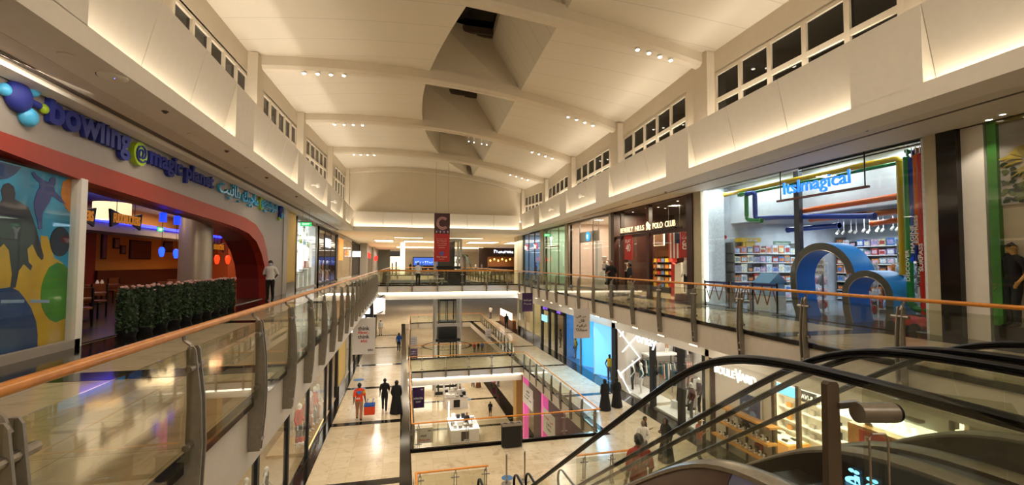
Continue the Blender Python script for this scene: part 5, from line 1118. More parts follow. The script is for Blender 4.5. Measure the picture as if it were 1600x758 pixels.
# track lights in the toy shop
for k in range(10):
    x, y = 16.5+.5*(k//5), 11.9+.5*(k % 5)+.2*(k//5); t = T('track_light', 'white track spotlight, %s in the row deep in the toy shop' % ORD[k], 'lamp', (x, y, 3.0)); m = MB(); m.cyl((x, y, 2.92), (x-.09, y, 2.83), .045, n=10); m.build('head', GREY, t, True); m = MB(); m.cyl((x-.092, y, 2.828), (x-.1, y, 2.82), .04, n=10); m.build('lens', E_('lamp lens', '#fff6e6', 5) if k % 3 == 1 else CREAM2, t); m = MB(); m.cyl((x, y, 2.9), (x, y, 3.4), .012, n=6); m.build('stem', WHITE, t)
DLE = E_('downlight lens', '#fff4e0', 9)
def downlight(x, y, z, label, mat=DLE, r=.06, group=None):
    t = T('downlight', label, 'lamp', (x, y, z), group); m = MB(); m.lathe((x, y, z-.012), [(r*.8, .012), (r*.8, .0), (r*1.3, .0), (r*1.35, .012)], 16); m.build('ring', WHITE, t); m = MB(); m.cyl((x, y, z-.006), (x, y, z), r*.8, n=14); m.build('lens', mat, t)
for k in range(12): downlight(12.5+.75*(k % 2), 8.7+.58*k, 4.92, 'toy shop downlight, %s from the pipe bundle in the double row' % ORD[k])
t = T('toy_house', 'pale blue toy house with pitched roof behind the folding barriers', 'toy', (12.9, 13.6, 0)); m = MB(); m.box(12.6, 13.2, .5, 13.2, 13.9, .95); m.build('walls', M('pale blue toy', '#8fb4cc', .5), t); m = MB(); m.prism([(12.5, 13.15, .95), (13.3, 13.15, .95), (12.9, 13.15, 1.3)], (0, .8, 0)); m.build('roof', M('blue toy roof', '#5f8db0', .5), t); MB().box(12.55, 13.2, 0, 13.25, 13.9, .5).build('stand', WHITE, t)
t = T('fire_alarm', 'small red fire alarm bell on the side wall of the toy shop', 'alarm', (13.15, 16.2, 2.75)); m = MB(); m.cyl((13.15, 16.25, 2.75), (13.15, 16.12, 2.75), .09, n=16); m.build('bell', RC0, t); MB().box(13.1, 16.24, 2.6, 13.2, 16.3, 2.7).build('mount', GREY, t)
# ---- queue barrier, toy car
BBLUE = M('dark blue belt', '#16265e', .6)
for k, (a, b) in enumerate((((11.3, 15.0), (11.3, 13.7)), ((11.3, 13.6), (11.3, 12.7)), ((11.35, 12.65), (11.6, 11.9)))):
    t = T('folding_barrier', 'wooden zigzag barrier with blue belt, %s from the white stone wall' % ORD[k], 'barrier', (a[0], (a[1]+b[1])/2, 0)); A, B = Vector((*a, 0)), Vector((*b, 0))
    for e in (A, B): m = MB(); m.cyl(e, e+Vector((0, 0, 1.0)), .03, n=10); m.build('post', STEEL if k == 1 else DARK, t); m = MB(); m.lathe(e, [(.16, 0), (.16, .02), (.04, .04)], 16); m.build('foot', STEEL, t)
    m = MB(); m.hexa([A+Vector((-.01, 0, .9)), B+Vector((-.01, 0, .9)), B+Vector((.01, 0, .9)), A+Vector((.01, 0, .9)), A+Vector((-.01, 0, .98)), B+Vector((-.01, 0, .98)), B+Vector((.01, 0, .98)), A+Vector((.01, 0, .98))]); m.build('belt', BBLUE, t)
    for q in range(5):
        f = q/5; g = (q+1)/5; z0, z1 = ((.3, .9) if q % 2 else (.9, .3)); p = A.lerp(B, f)+Vector((0, 0, z0)); r = A.lerp(B, g)+Vector((0, 0, z1)); m = MB(); m.tube([p, r], .02, 6); m.build('slat', TW, t)
t = T('toy_car', 'red ride-on toy car beside the small cloud arch', 'toy', (12.3, 8.5, 0)); RC = M('toy car red', '#c01f1c', .15)
m = MB(); m.rings([[(12.3+w*c, y, .12+.02), (12.3+w*c, y, .12+h) ] and [(12.3-w, y, .14), (12.3+w, y, .14), (12.3+w, y, .14+h*.6), (12.3+w*.7, y, .14+h), (12.3-w*.7, y, .14+h), (12.3-w, y, .14+h*.6)] for y, w, h, c in ((8.05, .16, .14, 1), (8.15, .26, .2, 1), (8.4, .28, .24, 1), (8.6, .28, .22, 1), (8.85, .27, .17, 1), (8.98, .18, .1, 1))]); m.build('body', RC, t, True)
for x in (12.02, 12.58):
    for y in (8.25, 8.78): m = MB(); m.cyl((x-.04, y, .1), (x+.04, y, .1), .1, n=16); m.build('wheel', RUBBER, t)
m = MB(); m.prism([(12.1, 8.62, .34), (12.5, 8.62, .34), (12.46, 8.55, .5), (12.14, 8.55, .5)], (0, .015, 0)); m.build('windscreen', GLS, t); m = MB(); m.box(12.15, 8.25, .34, 12.45, 8.5, .38); m.build('seat', BLK, t)
t = T('soft_doll', 'blue dressed doll with yellow hair sitting behind the red toy car', 'toy', (13.1, 8.7, 0)); m = MB(); m.lathe((13.1, 8.7, 0), [(.2, 0), (.22, .1), (.14, .4), (.1, .6), (.06, .66)]); m.build('dress', TM[8], t, True); m = MB(); m.ell((13.1, 8.7, .78), .13, .13, .15); m.build('head', M('doll face', '#d8a988', .6), t, True); m = MB(); m.ell((13.12, 8.7, .84), .15, .15, .13); m.build('hair', TM[7], t, True)
# ---- piers and the near shop
S('wall_east_pier', MB().box(11.95, 7.85, 0, 12.25, 7.95, 4.75), M('white stone cladding', '#dfe3e4'))
S('wall_east_pier', MB().box(11.88, 7.6, 0, 12.2, 7.85, 4.75), M('olive cream cladding', '#b9b093', .4)); S('wall_east_pier', MB().box(11.85, 7.2, 0, 12.2, 7.58, 4.7), BLACK)
S('wall_east', MB().box(12.0, 6.8, 0, 12.2, 7.2, 4.7), CREAM2)
S('wall_east_pier', MB().box(11.9, 16.0, 0, 12.3, 16.5, 4.7), M('olive cream cladding', '#b9b093')); S('wall_east_pier', MB().box(11.9, 24.1, 0, 12.3, 24.5, 4.7), M('olive cream cladding', '#b9b093')); S('wall_east_pier', MB().box(11.9, 31.4, 0, 12.3, 31.9, 4.7), M('olive cream cladding', '#b9b093')); S('wall_east_pier', MB().box(11.9, 37.3, 0, 12.3, 38.2, 4.7), M('olive cream cladding', '#b9b093'))
t = T('window_display', 'sportswear window with palm tree poster and green banded frame', 'shopfront', (12.1, 5.6, 0))
MB().box(12.1, 3.2, 0, 12.14, 6.8, 4.7).build('back_panel', M('pale poster ground', '#b9a68a', .6, noise=.04), t)
GB = M('green band', '#3f7a2c', .45, noise=.3, scale=.8); MB().box(11.98, 6.58, .1, 12.1, 6.74, 4.66).build('green_band', GB, t); MB().box(11.98, 3.2, 4.55, 12.1, 6.58, 4.66).build('head_band', M('olive gold band', '#8a7b2e', .5), t)
MB().box(12.07, 3.2, 2.85, 12.1, 6.58, 4.55).build('poster_sky', M('poster dusk sky', '#a89a90', .6, noise=.25, scale=1.2), t)
rp = random.Random(3); m = MB()
for k in range(240):
    y = 6.55-rp.random()*2.2; z = 2.9+rp.random()*(.55+.45*abs(math.sin(y*3))); m.face([(12.066-.00008*k, y+.09*math.cos(a)*rp.uniform(.4, 1), z+.07*math.sin(a)*rp.uniform(.4, 1)) for a in np.linspace(0, 2*PI, 8)[:-1]], k % 2)
m.build('poster_leaves', [M('poster dark green', '#1d2a10', .6), M('poster olive green', '#4f5a1c', .6)], t)
m = MB()
for k in range(60):
    a = k*.61; c = (12.04-.0002*k, 6.02+.18*math.cos(k*1.7), 3.7+.2*math.sin(k*2.3)); r = .25+.3*((k*37) % 10)/10; m.face([(c[0], c[1], c[2]), (c[0], c[1]+r*.5*math.cos(a)-.02, c[2]+r*.5*math.sin(a)+.04), (c[0], c[1]+r*math.cos(a), c[2]+r*.85*math.sin(a)-.1), (c[0], c[1]+r*.5*math.cos(a)+.02, c[2]+r*.4*math.sin(a)-.03)])
m.build('poster_palm', M('poster palm yellow', '#a58a2c', .6, noise=.3), t)
MB().box(11.9, 3.2, .05, 11.92, 6.75, 4.66).build('glass_panel', GLS, t)
spot((11.3, 6.5, 4.6), (12.2, 6.9, 2.0), 60, 80, WARM2); 
human('mannequin', 'mannequin in black tee shirt and cap in the palm poster window', 'mannequin', (12.02, 6.42, .35), -PI/2-.3, MANNQ, 1.72, M('tan mannequin', '#b58a4a', .4), CB, 'short', cloth('charcoal cloth', '#1c1b1b'), cap=cloth('charcoal cloth', '#1c1b1b'), eyes=False, shoes=CB)
t = T('display_plinth', 'low dark plinth under the mannequin in the palm poster window', 'plinth', (12.0, 6.3, 0)); MB().box(11.93, 5.6, 0, 12.09, 6.7, .37).build('body', DARK, t)
downlight(11.75, 6.55, 4.62, 'bright downlight beside the palm poster, nearer the wall', r=.07); downlight(11.6, 6.25, 4.62, 'bright downlight beside the palm poster, nearer the hall', r=.06)
# ---- mahogany polo shop
t = T('shopfront', 'dark mahogany shopfront of the polo club shop', 'shopfront', (XE, 20.3, 0))
m = MB(); m.box(11.85, 16.5, 0, 12.15, 16.9, 4.7); m.box(11.85, 23.7, 0, 12.15, 24.1, 4.7); m.box(11.9, 16.5, 4.55, 12.1, 24.1, 4.7); m.box(11.9, 20.0, 0, 12.1, 20.25, 4.6); m.box(11.9, 22.9, 0, 12.1, 23.05, 4.6); m.build('frame', DWOOD, t)
MB().box(11.95, 16.9, 3.05, 12.05, 23.7, 3.2).build('transom', DWOOD, t)
for a, b in ((16.9, 20.0), (20.25, 22.9), (23.05, 23.7)): MB().box(12.0, a, .05, 12.015, b, 4.55).build('glass_panel', GLS, t)
DW2 = M('mahogany wall', '#2a0f08', .5, noise=.2); S('wall_poloshop', MB().box(16, 16.5, 0, 16.2, 24.1, 4.7), DW2); S('wall_poloshop', MB().box(12.1, 24.0, 0, 16, 24.12, 4.7), DW2); S('wall_poloshop', MB().box(12.3, 16.5, 0, 16, 16.6, 4.7), DW2); S('ceiling_poloshop', MB().box(12, 16.5, 4.6, 16.2, 24.1, 4.7), DW2)
for y in (18, 20.5, 22.8): area((13.2, y, 4.5), .4, .4, 260, WARM)
t = T('polo_sign', 'cream illuminated BEVERLY HILLS POLO CLUB sign with a rider emblem on a dark bar', 'sign', (11.85, 20.3, 3.3)); CLT = E_('cream sign letters', '#ffe3b0', 1.1)
lettering('letters', 'BEVERLY', (11.82, 22.8, 3.33), EASTR, UP, 1.36, .26, .02, CLT, t, .0); lettering('letters', 'HILLS', (11.82, 21.2, 3.33), EASTR, UP, .88, .26, .02, CLT, t, .0); lettering('letters', 'POLO', (11.82, 19.5, 3.33), EASTR, UP, .85, .27, .02, CLT, t, .0); lettering('letters', 'CLUB', (11.82, 18.45, 3.33), EASTR, UP, .8, .27, .02, CLT, t, .0)
m = MB(); m.prism([(11.8, y, z) for y, z in ((20.1, 3.3), (20.05, 3.46), (20.12, 3.58), (20.02, 3.72), (19.95, 3.64), (19.87, 3.6), (19.78, 3.52), (19.84, 3.46), (19.78, 3.34), (19.84, 3.3), (19.93, 3.42), (20.02, 3.38))], (.06, 0, 0)); m.build('rider_emblem', CLT, t)
MB().box(11.8, 17.7, 3.22, 11.9, 22.9, 3.29).build('bar', DARK, t); 
for y in (18, 22.6): MB().box(11.85, y, 3.25, 11.98, y+.05, 3.3).build('bracket', DARK, t)
RB = M('sale red', '#b01a16', .5, noise=.03)
def redban(y0, y1, z0, z1, lines, label, x=11.93):
    t = T('sale_banner', label, 'banner', (x, (y0+y1)/2, z0)); MB().box(x, y0, z0, x+.02, y1, z1).build('banner', RB, t)
    for b, f0, f1, w in lines: lettering('lettering', b, (x-.002, y1-(y1-y0)*(1-w)/2, lerp(z0, z1, f0)), EASTR, UP, (y1-y0)*w, (z1-z0)*(f1-f0), .006, WHITE, t)
    for y in (y0+.05, y1-.08): MB().box(x, y, z1, x+.01, y+.03, z1+.25).build('strap', DARK, t)
redban(21.75, 22.6, 1.85, 3.2, [('FLAT', .68, .82, .7), ('40', .33, .64, .6), ('%', .45, .58, .2)], 'red FLAT 40% banner in the mahogany shop window')
redban(16.92, 17.58, 1.9, 3.1, [(arab('ثابت'), .66, .84, .7), ('٤٠', .3, .64, .7), ('%', .4, .55, .25)], 'red Arabic discount banner beside the striped flag', 12.05)
t = T('flag', 'red and white striped flag hanging in the mahogany shop', 'flag', (12.6, 19, 1.9))
for k in range(7): MB().box(12.6, 18.45+.14*k, 1.9, 12.62, 18.59+.14*k, 3.2).build('stripe', CR if k % 2 == 0 else CW, t)
MB().box(12.58, 18.45, 2.6, 12.6, 18.85, 3.2).build('canton', cloth('flag blue', '#1f2a4e'), t); MB().box(12.6, 18.4, 3.2, 12.63, 19.5, 3.24).build('pole', DARK, t); [MB().box(12.61, y, 3.22, 12.62, y+.01, 4.6).build('cord', DARK, t) for y in (18.5, 19.4)]
t = T('draped_cloth', 'red and cream draped cloth below the striped flag', 'cloth', (13.2, 19, 0)); m = MB(); m.prism([(13.2, 19.3, 0), (13.2, 19.85, 0), (13.2, 19.8, 1.6), (13.2, 19.3, 1.7)], (.15, 0, 0)); m.build('cream_drape', CW, t); m = MB(); m.prism([(13.2, 19.87, 0), (13.2, 20.15, 0), (13.2, 20.1, 1.7), (13.2, 19.83, 1.6)], (.15, 0, 0)); m.build('red_drape', CR, t)
human('mannequin', 'white headless looking mannequin in dark shorts on a round plinth in the mahogany window', 'mannequin', (12.5, 17.85, .27), -PI/2, MANNQ, 1.75, WHITE, CW, 'short', CNAVY, True, eyes=False)
t = T('display_plinth', 'brown plinth under the white mannequin in the mahogany window', 'plinth', (12.5, 17.85, 0)); m = MB(); m.lathe((12.5, 17.85, 0), [(.5, 0), (.55, .03), (.5, .27)]); m.build('body', M('brown leather', '#6d3a1f', .4), t, True)
for k, (y, z, w, h, mat, l) in enumerate(((22.9, 2.5, .5, .5, WHITE, 'white framed picture left of the FLAT 40 banner'), (22.9, 1.2, .6, .5, WHITE, 'white framed picture below the FLAT 40 banner'), (21.2, 2.6, 1.0, .75, CREAM2, 'cream framed horse picture high inside the mahogany shop'))):
    x = 12.25 if k < 2 else 13.5; t = T('wall_picture', l, 'picture', (x, y, z)); MB().box(x, y, z, x+.05, y+w, z+h).build('frame', mat, t); MB().box(x-.01, y+.08, z+.08, x, y+w-.08, z+h-.08).build('print', M('sepia print', '#6b4a30', .5, noise=.4, scale=8), t)
    if k < 2: MB().box(x+.05, y, 0, x+.1, y+w, z+h).build('backing', DW2, t)
t = T('clothes_cabinet', 'dark cabinet of folded coloured shirts inside the mahogany shop', 'cabinet', (14.4, 22.5, 0)); m = MB(); m.box(14.6, 21.5, 0, 14.65, 23.6, 2.4); [m.box(14.2, 21.5, .3+.35*q, 14.6, 23.6, .33+.35*q) for q in range(6)]; m.build('body', DW2, t)
for q in range(5):
    for r in range(5):
        nm, c = [('red', '#b8342c'), ('grey', '#77777a'), ('yellow', '#cfa92c'), ('white', '#d9d6cf'), ('blue', '#5a7ba8'), ('orange', '#cf7a2c')][(q*3+r*2) % 6]; z = .33+.35*q; y = 21.6+.4*r; m = MB(); [m.box(14.25, y, z+.055*s, 14.55, y+.3, z+.05+.055*s) for s in range(4)]; one('folded_shirts', '%s folded shirt pile, %s across on the %s shelf up of the mahogany cabinet' % (nm, ORD[r], ORD[q]), 'clothes', m, cloth(nm+' knit', c), 'folded shirts')
for k, (y, x) in enumerate(((17.4, 13), (18.6, 12.6), (20.9, 13), (21.4, 12.6), (21.2, 13.6), (23.2, 12.8))): downlight(x, y, 4.6, 'bright downlight in the mahogany shop ceiling, %s from the toy shop' % ORD[k])
t = T('shelf_ladder', 'brown stepladder leaning behind the glass of the mahogany shop', 'ladder', (12.7, 21.1, 0)); m = MB(); 
for y in (20.95, 21.3): m.tube([(12.5, y, 0), (12.95, y, 1.9)], .025, 6)
m.build('rails', TW, t); m = MB(); [m.box(12.5+.12*q, 20.95, .3*q+.2, 12.6+.12*q, 21.3, .3*q+.23) for q in range(5)]; m.build('treads', TW, t)
# ---- further shops on the east
def east_shop(y0, y1, label, frame, inner_, light, power, mull=(), z1=4.6, glass=GLS):
    t = T('shopfront', label, 'shopfront', (XE, (y0+y1)/2, 0)); m = MB(); m.box(XE-.03, y0, 0, XE+.1, y0+.1, z1); m.box(XE-.03, y1-.1, 0, XE+.1, y1, z1); m.box(XE-.03, y0, z1-.12, XE+.1, y1, z1); m.box(XE-.03, y0, 0, XE+.1, y1, .08); m.build('frame', frame, t)
    for y in mull: MB().box(XE-.02, y-.03, .08, XE+.06, y+.03, z1-.1).build('mullion', frame, t)
    MB().box(XE, y0+.1, .08, XE+.02, y1-.1, z1-.12).build('glass_panel', glass, t)
    S('wall_shop', MB().box(XE+4, y0, 0, XE+4.1, y1, 4.7), inner_); S('wall_shop', MB().box(XE+.1, y0-.06, 0, XE+4, y0, 4.7).box(XE+.1, y1, 0, XE+4, y1+.06, 4.7), inner_); S('ceiling_shop', MB().box(XE, y0, 4.62, XE+4, y1, 4.7), CREAM2)
    area((XE+2, (y0+y1)/2, 4.5), 2.5, (y1-y0)*.8, power, light); return t
PINKW = M('blush shop wall', '#d8c2b0', .7, noise=.03)
east_shop(24.5, 31.4, 'pale glazed shopfront with a round blue logo', STEEL, PINKW, (1, .86, .74), 260, (27, 29.2))
t = T('logo_sign', 'round blue glowing logo on a grey band in the pale shopfront', 'sign', (XE+.05, 28, 3.2)); MB().box(XE+.1, 26.4, 3.1, XE+.2, 29.5, 3.8).build('band', GREY, t); m = MB(); m.cyl((XE+.04, 27.95, 3.45), (XE+.1, 27.95, 3.45), .3, n=28); m.build('disc', E_('logo blue', '#1f8fe0', 1.6), t); lettering('mark', 'e', (XE+.04, 28.07, 3.3), EASTR, UP, .24, .3, .01, E_('logo white', '#e8f6ff', 1.5), t)
MB().box(XE+.12, 26.4, 3.8, XE+.16, 26.45, 4.62).build('hanger', STEEL, t); MB().box(XE+.12, 29.4, 3.8, XE+.16, 29.45, 4.62).build('hanger', STEEL, t)
S('trim_shop_column', MB().box(XE+.3, 26.9, 0, XE+.6, 27.3, 3.1), WHITE)
for k in range(3): human('mannequin', 'white mannequin in %s, %s from the mahogany shop in the pale window' % (['a dark suit', 'a grey dress', 'a navy coat'][k], ORD[k]), 'mannequin', (XE+.9+.4*k, 25.6+2.0*k, .1), -PI/2, MANNQ, 1.72, WHITE, [CB, CG, CNAVY][k], 'long', [CB, CG, CNAVY][k], eyes=False)
for k in range(3):
    y = 25.4+1.9*k; t = T('shelf_unit', 'white shelf unit, %s from the mahogany shop inside the pale shop' % ORD[k], 'shelf', (XE+2.4, y, 0)); m = MB(); [m.box(XE+2.2, y, .1+.5*q, XE+2.6, y+1.2, .14+.5*q) for q in range(5)]; m.box(XE+2.2, y-.04, 0, XE+2.6, y, 2.2); m.box(XE+2.2, y+1.2, 0, XE+2.6, y+1.24, 2.2); m.build('shelf', WHITE, t)
    for q in range(4): m = MB(); m.box(XE+2.25, y+.1, .14+.5*q, XE+2.55, y+.5, .38+.5*q); m.box(XE+2.25, y+.65, .14+.5*q, XE+2.55, y+1.05, .3+.5*q); m.build('goods', [CB, CG, CNAVY, CTAN][q], t)
t = T('a_board', 'white easel board standing in the pale shop window', 'sign', (XE+.4, 26.3, 0)); m = MB(); m.prism([(XE+.3, 26.0, 0), (XE+.3, 26.9, 0), (XE+.42, 26.75, 1.15), (XE+.42, 26.15, 1.15)], (.03, 0, 0)); m.build('board', WHITE, t)
for k in range(6): downlight(XE+.6+.5*(k % 2), 25.3+1.0*k, 4.62, 'downlight in the pale blue-logo shop, %s from the mahogany shop' % ORD[k])
east_shop(31.9, 37.3, 'green tinted glass shopfront with a white Y mark', STEEL, M('green white tiles', '#b9c4b0', .4, noise=.08), (.85, 1, .8), 190, (33.6, 35.6))
t = T('logo_sign', 'white Y mark on the green tinted shopfront', 'sign', (XE-.1, 35.2, 3.2)); lettering('letter', 'Y', (XE-.06, 35.5, 3.1), EASTR, UP, .6, .75, .04, E_('white mark', '#f4f4ee', 1.5), t, .03); MB().box(XE-.05, 33.4, 3.0, XE-.01, 35.5, 3.06).build('red_bar', CR, t)
exit_sign(11.2, 34.0, 3.8, 'green exit sign hanging before the green tinted shopfront', (1, 0, 0), .5)
for q in range(5):
    for r in range(4): one('green_tile_box', 'pale green display cube, %s row up and %s across behind the Y mark' % (ORD[q], ORD[r]), 'box', MB().box(XE+3.4, 32.6+1.1*r, .5+.6*q, XE+3.9, 33.4+1.1*r, .95+.6*q), M('pale green cube', '#aebfa6', .5), 'display cubes in the Y shop')
east_shop(38.2, 44.2, 'blue lit glazed shopfront with red and white logos at the far end', DARK, M('blue grey shop wall', '#6f8296', .5), (.6, .8, 1), 260, (40.2, 42.2))
for k, y in enumerate((43.4, 40.2)):
    t = T('logo_sign', 'red and white shop logo, %s one on the blue lit shopfront' % ['farther', 'nearer'][k], 'sign', (XE-.05, y, 3)); MB().box(XE-.06, y-1.0, 3.0, XE-.02, y-.3, 3.5).build('red_patch', E_('logo red', '#c8262c', 1), t); marks('letters', (XE-.06, y, 3.05), EASTR, UP, .9, .4, .02, E_('white mark', '#f4f4ee', 1.5), t, 3, k)
for k in range(3): human('mannequin', 'mannequin in %s in the blue lit far window' % ['dark jacket', 'lime vest', 'blue shirt'][k], 'mannequin', (XE+.8, 39.4+1.5*k, .1), -PI/2, MANNQ, 1.72, CG, [CB, cloth('lime cloth', '#b7c22c'), CBL][k], 'short', CNAVY, eyes=False)
S('wall_hall_east', MB().box(11.8, 44.2, 0, 12.2, 46, 4.55), M('olive cream cladding', '#b9b093')); S('wall_hall_east', MB().box(12, 46, 0, 12.3, 48, 4.55), M('pale hall pier', '#d8cfae', .5))
# ================================================================== LOWER LEVEL, EAST SHOPS
XL = 12.7
def lowroom(y0, y1, depth, wallm, light, power, floorm=None, ztop=-2.3):
    S('wall_shop_lower', MB().box(XL+depth, y0, Z1, XL+depth+.1, y1, ztop+1.2), wallm); S('wall_shop_lower', MB().box(XL+.12, y1, Z1, XL+depth, y1+.1, ztop+1.2), wallm); S('wall_shop_lower', MB().box(XL+.4, y0-.1, Z1, XL+depth, y0, ztop+1.2), wallm)
    S('ceiling_shop_lower', MB().box(XL+.1, y0, -1.55, XL+depth, y1, -1.45), CREAM2); S('floor_shop_lower', MB().box(XL, y0, Z1, XL+depth, y1, Z1+.01), floorm or MARBLE2)
    if power: area((XL+depth/2, (y0+y1)/2, -1.65), depth*.7, (y1-y0)*.8, power, light)
# blue lit shop
BG = E_('blue lit panel', '#4db4f0', .7); BG2 = E_('pale blue lit panel', '#7fcdf8', .75)
lowroom(25.7, 34, 3.2, M('blue shop wall', '#7fb9dd', .5), (.4, .75, 1), 60, M('blue shop floor', '#4c7fb0', .12))
for k, (p, q_, mat) in enumerate((((12.62, 28.25), (14.1, 25.85), BG2), ((12.72, 30.95), (14.2, 28.0), BG), ((13.2, 33.2), (14.9, 30.6), BG))):
    t = T('light_wall', 'glowing pale blue fabric wall, %s from the black pier' % ORD[k], 'wall panel', (p[0]+.5, (p[1]+q_[1])/2, Z1)); P0, P1 = Vector((*p, 0)), Vector((*q_, 0)); nn = Vector((-(P1-P0).y, (P1-P0).x, 0)).normalized()
    for nm, z0, z1, o0, o1, mt in (('panel', Z1+.06, -2.0, 0, .1, mat), ('plinth', Z1, Z1+.06, -.02, .12, M('pale blue plinth', '#a9cfe4', .5))):
        m = MB(); m.hexa([P0+nn*o0+Vector((0, 0, z0)), P1+nn*o0+Vector((0, 0, z0)), P1+nn*o1+Vector((0, 0, z0)), P0+nn*o1+Vector((0, 0, z0)), P0+nn*o0+Vector((0, 0, z1)), P1+nn*o0+Vector((0, 0, z1)), P1+nn*o1+Vector((0, 0, z1)), P0+nn*o1+Vector((0, 0, z1))]); m.build(nm, mt, t)
    m = MB(); m.cyl(P0+Vector((0, 0, Z1)), P0+Vector((0, 0, -2.0)), .03, n=8); m.build('edge', WHITE, t)
area((12.4, 28.5, -1.2), .8, 5, 90, (.35, .68, 1)); 
area((12.3, 27.5, -2.0), .3, 3.5, 330, (.3, .62, 1), (-1, 0, -.6))
t = T('shopfront', 'wide open front of the blue glowing shop', 'shopfront', (XL, 29, Z1)); MB().box(XL, 25.6, -2.3, XL+.1, 34, -2.05).build('head', CREAM2, t); MB().box(XL-.02, 30.7, Z1, XL+.06, 30.9, -2.2).build('jamb', STEEL, t); MB().box(XL, 30.9, Z1+.05, XL+.02, 33.8, -2.2).build('glass_panel', GLS, t)
MB().box(XL-.1, 25.1, Z1, XL+.35, 25.6, -2.0).build('black_pier', BLK, t); MB().box(XL-.05, 25.6, Z1, XL+.3, 25.72, -2.0).build('steel_pier', STEEL, t)
human('mannequin', 'mannequin in yellow vest and grey trousers against the nearest glowing blue wall', 'mannequin', (12.75, 26.2, Z1+.02), PI-.6, MANNQ, 1.72, cloth('black mannequin', '#151515'), CG, 'none', CG, vest=CYEL, eyes=False, cap=CB, shoes=CW)
human('mannequin', 'mannequin in yellow vest behind the white Arabic banner, in the farther blue window', 'mannequin', (13.2, 33.0, Z1+.05), -PI/2, MANNQ, 1.72, cloth('black mannequin', '#151515'), CG, 'none', CG, vest=CYEL, eyes=False)
# fashion shop with white neon lattice
lowroom(16.8, 25.0, 5, M('fashion shop wall', '#e2dcd4', .6, noise=.02), (1, .93, .85), 260)
t = T('shopfront', 'fashion shopfront with white neon zigzag lines and black frames', 'shopfront', (XL, 21, Z1))
MB().box(XL, 24.15, Z1+.1, XL+.12, 25.0, -2.2).build('lit_panel', M('fashion panel', '#d8cdbf', .6, noise=.02), t)
NEON = E_('white neon tube', '#ffffff', 1.8)
def neon(pts):
    m = MB(); m.tube([(XL-.05, y, z) for y, z in pts], .028, 8); m.build('neon_line', NEON, t)
neon([(24.9, -2.3), (22.3, -3.5)]); neon([(22.3, -3.5), (24.6, -4.9)]); neon([(24.6, -4.9), (23.4, -5.7)]); neon([(22.6, -2.35), (24.3, -3.55)]); neon([(24.9, -4.75), (24.5, -5.1)]); neon([(24.2, -2.35), (24.6, -2.7)])
for y in (21.15, 18.7, 16.9): MB().box(XL-.06, y-.17, Z1, XL+.14, y+.17, -2.0).build('black_frame', BLK, t)
for a, b in ((21.35, 24.15), (18.9, 20.95), (17.1, 18.5)): MB().box(XL, a, Z1+.06, XL+.02, b, -2.2).build('glass_panel', GLS, t)
MB().box(XL-.04, 16.7, Z1, XL+.1, 22.6, Z1+.06).build('sill', STEEL, t)
t = T('fashion_sign', 'white rounded orsay lettering over the fashion shopfront', 'sign', (XL-.1, 21.4, -2.5)); lettering('letters', 'orsay', (XL-.12, 22.45, -2.8), EASTR, UP, 1.95, .5, .06, E_('white letter glow', '#ffffff', .8), t, .005)
MB().box(XL-.05, 20.4, -2.35, XL, 22.5, -2.25).build('bar', STEEL, t)
# display floor, rails and mannequins
t = T('display_platform', 'white display platform in the fashion shop window', 'platform', (13.6, 21, Z1)); MB().box(XL+.05, 21.4, Z1, XL+1.4, 24.9, Z1+.12).build('top', WHITE, t); MB().box(XL+.05, 17.0, Z1, XL+1.6, 21, Z1+.1).build('step', WHITE, t)
def rail(x, y0, y1, label, cols, z=1.45):
    t = T('clothes_rail', label, 'clothes rail', (x, (y0+y1)/2, Z1)); m = MB(); 
    for y in (y0, y1): m.cyl((x, y, Z1), (x, y, Z1+z+.05), .018, n=6)
    m.cyl((x, y0, Z1+z), (x, y1, Z1+z), .016, n=6); m.build('frame', STEEL, t); n = int((y1-y0)/.16); rr = random.Random(int(y0*10))
    for k in range(n):
        y = lerp(y0+.1, y1-.1, k/max(1, n-1)); nm = rr.choice(cols); m = MB(); L = rr.uniform(.7, 1.05); m.hexa([(x-.22, y-.04, Z1+z-L), (x+.22, y-.04, Z1+z-L), (x+.24, y+.04, Z1+z-L), (x-.24, y+.04, Z1+z-L), (x-.15, y-.03, Z1+z-.1), (x+.15, y-.03, Z1+z-.1), (x+.15, y+.03, Z1+z-.1), (x-.15, y+.03, Z1+z-.1)]); m.tube([(x, y, Z1+z-.1), (x, y, Z1+z+.03)], .006, 5)
        one('hanging_garment', '%s garment, %s from the near end of the %s' % (nm[0], ORD[k % 20], ' '.join(label.split()[:3])), 'clothes', m, cloth(*nm[1:]), 'garments on fashion rails')
GC = [('black', 'black cloth', '#0c0b0c'), ('navy', 'navy cloth', '#16181f'), ('blush', 'blush cloth', '#cfa393'), ('teal', 'teal cloth', '#1f5a66'), ('white', 'white cloth', '#d9d4cb'), ('grey', 'grey cloth', '#5c5a5c')]
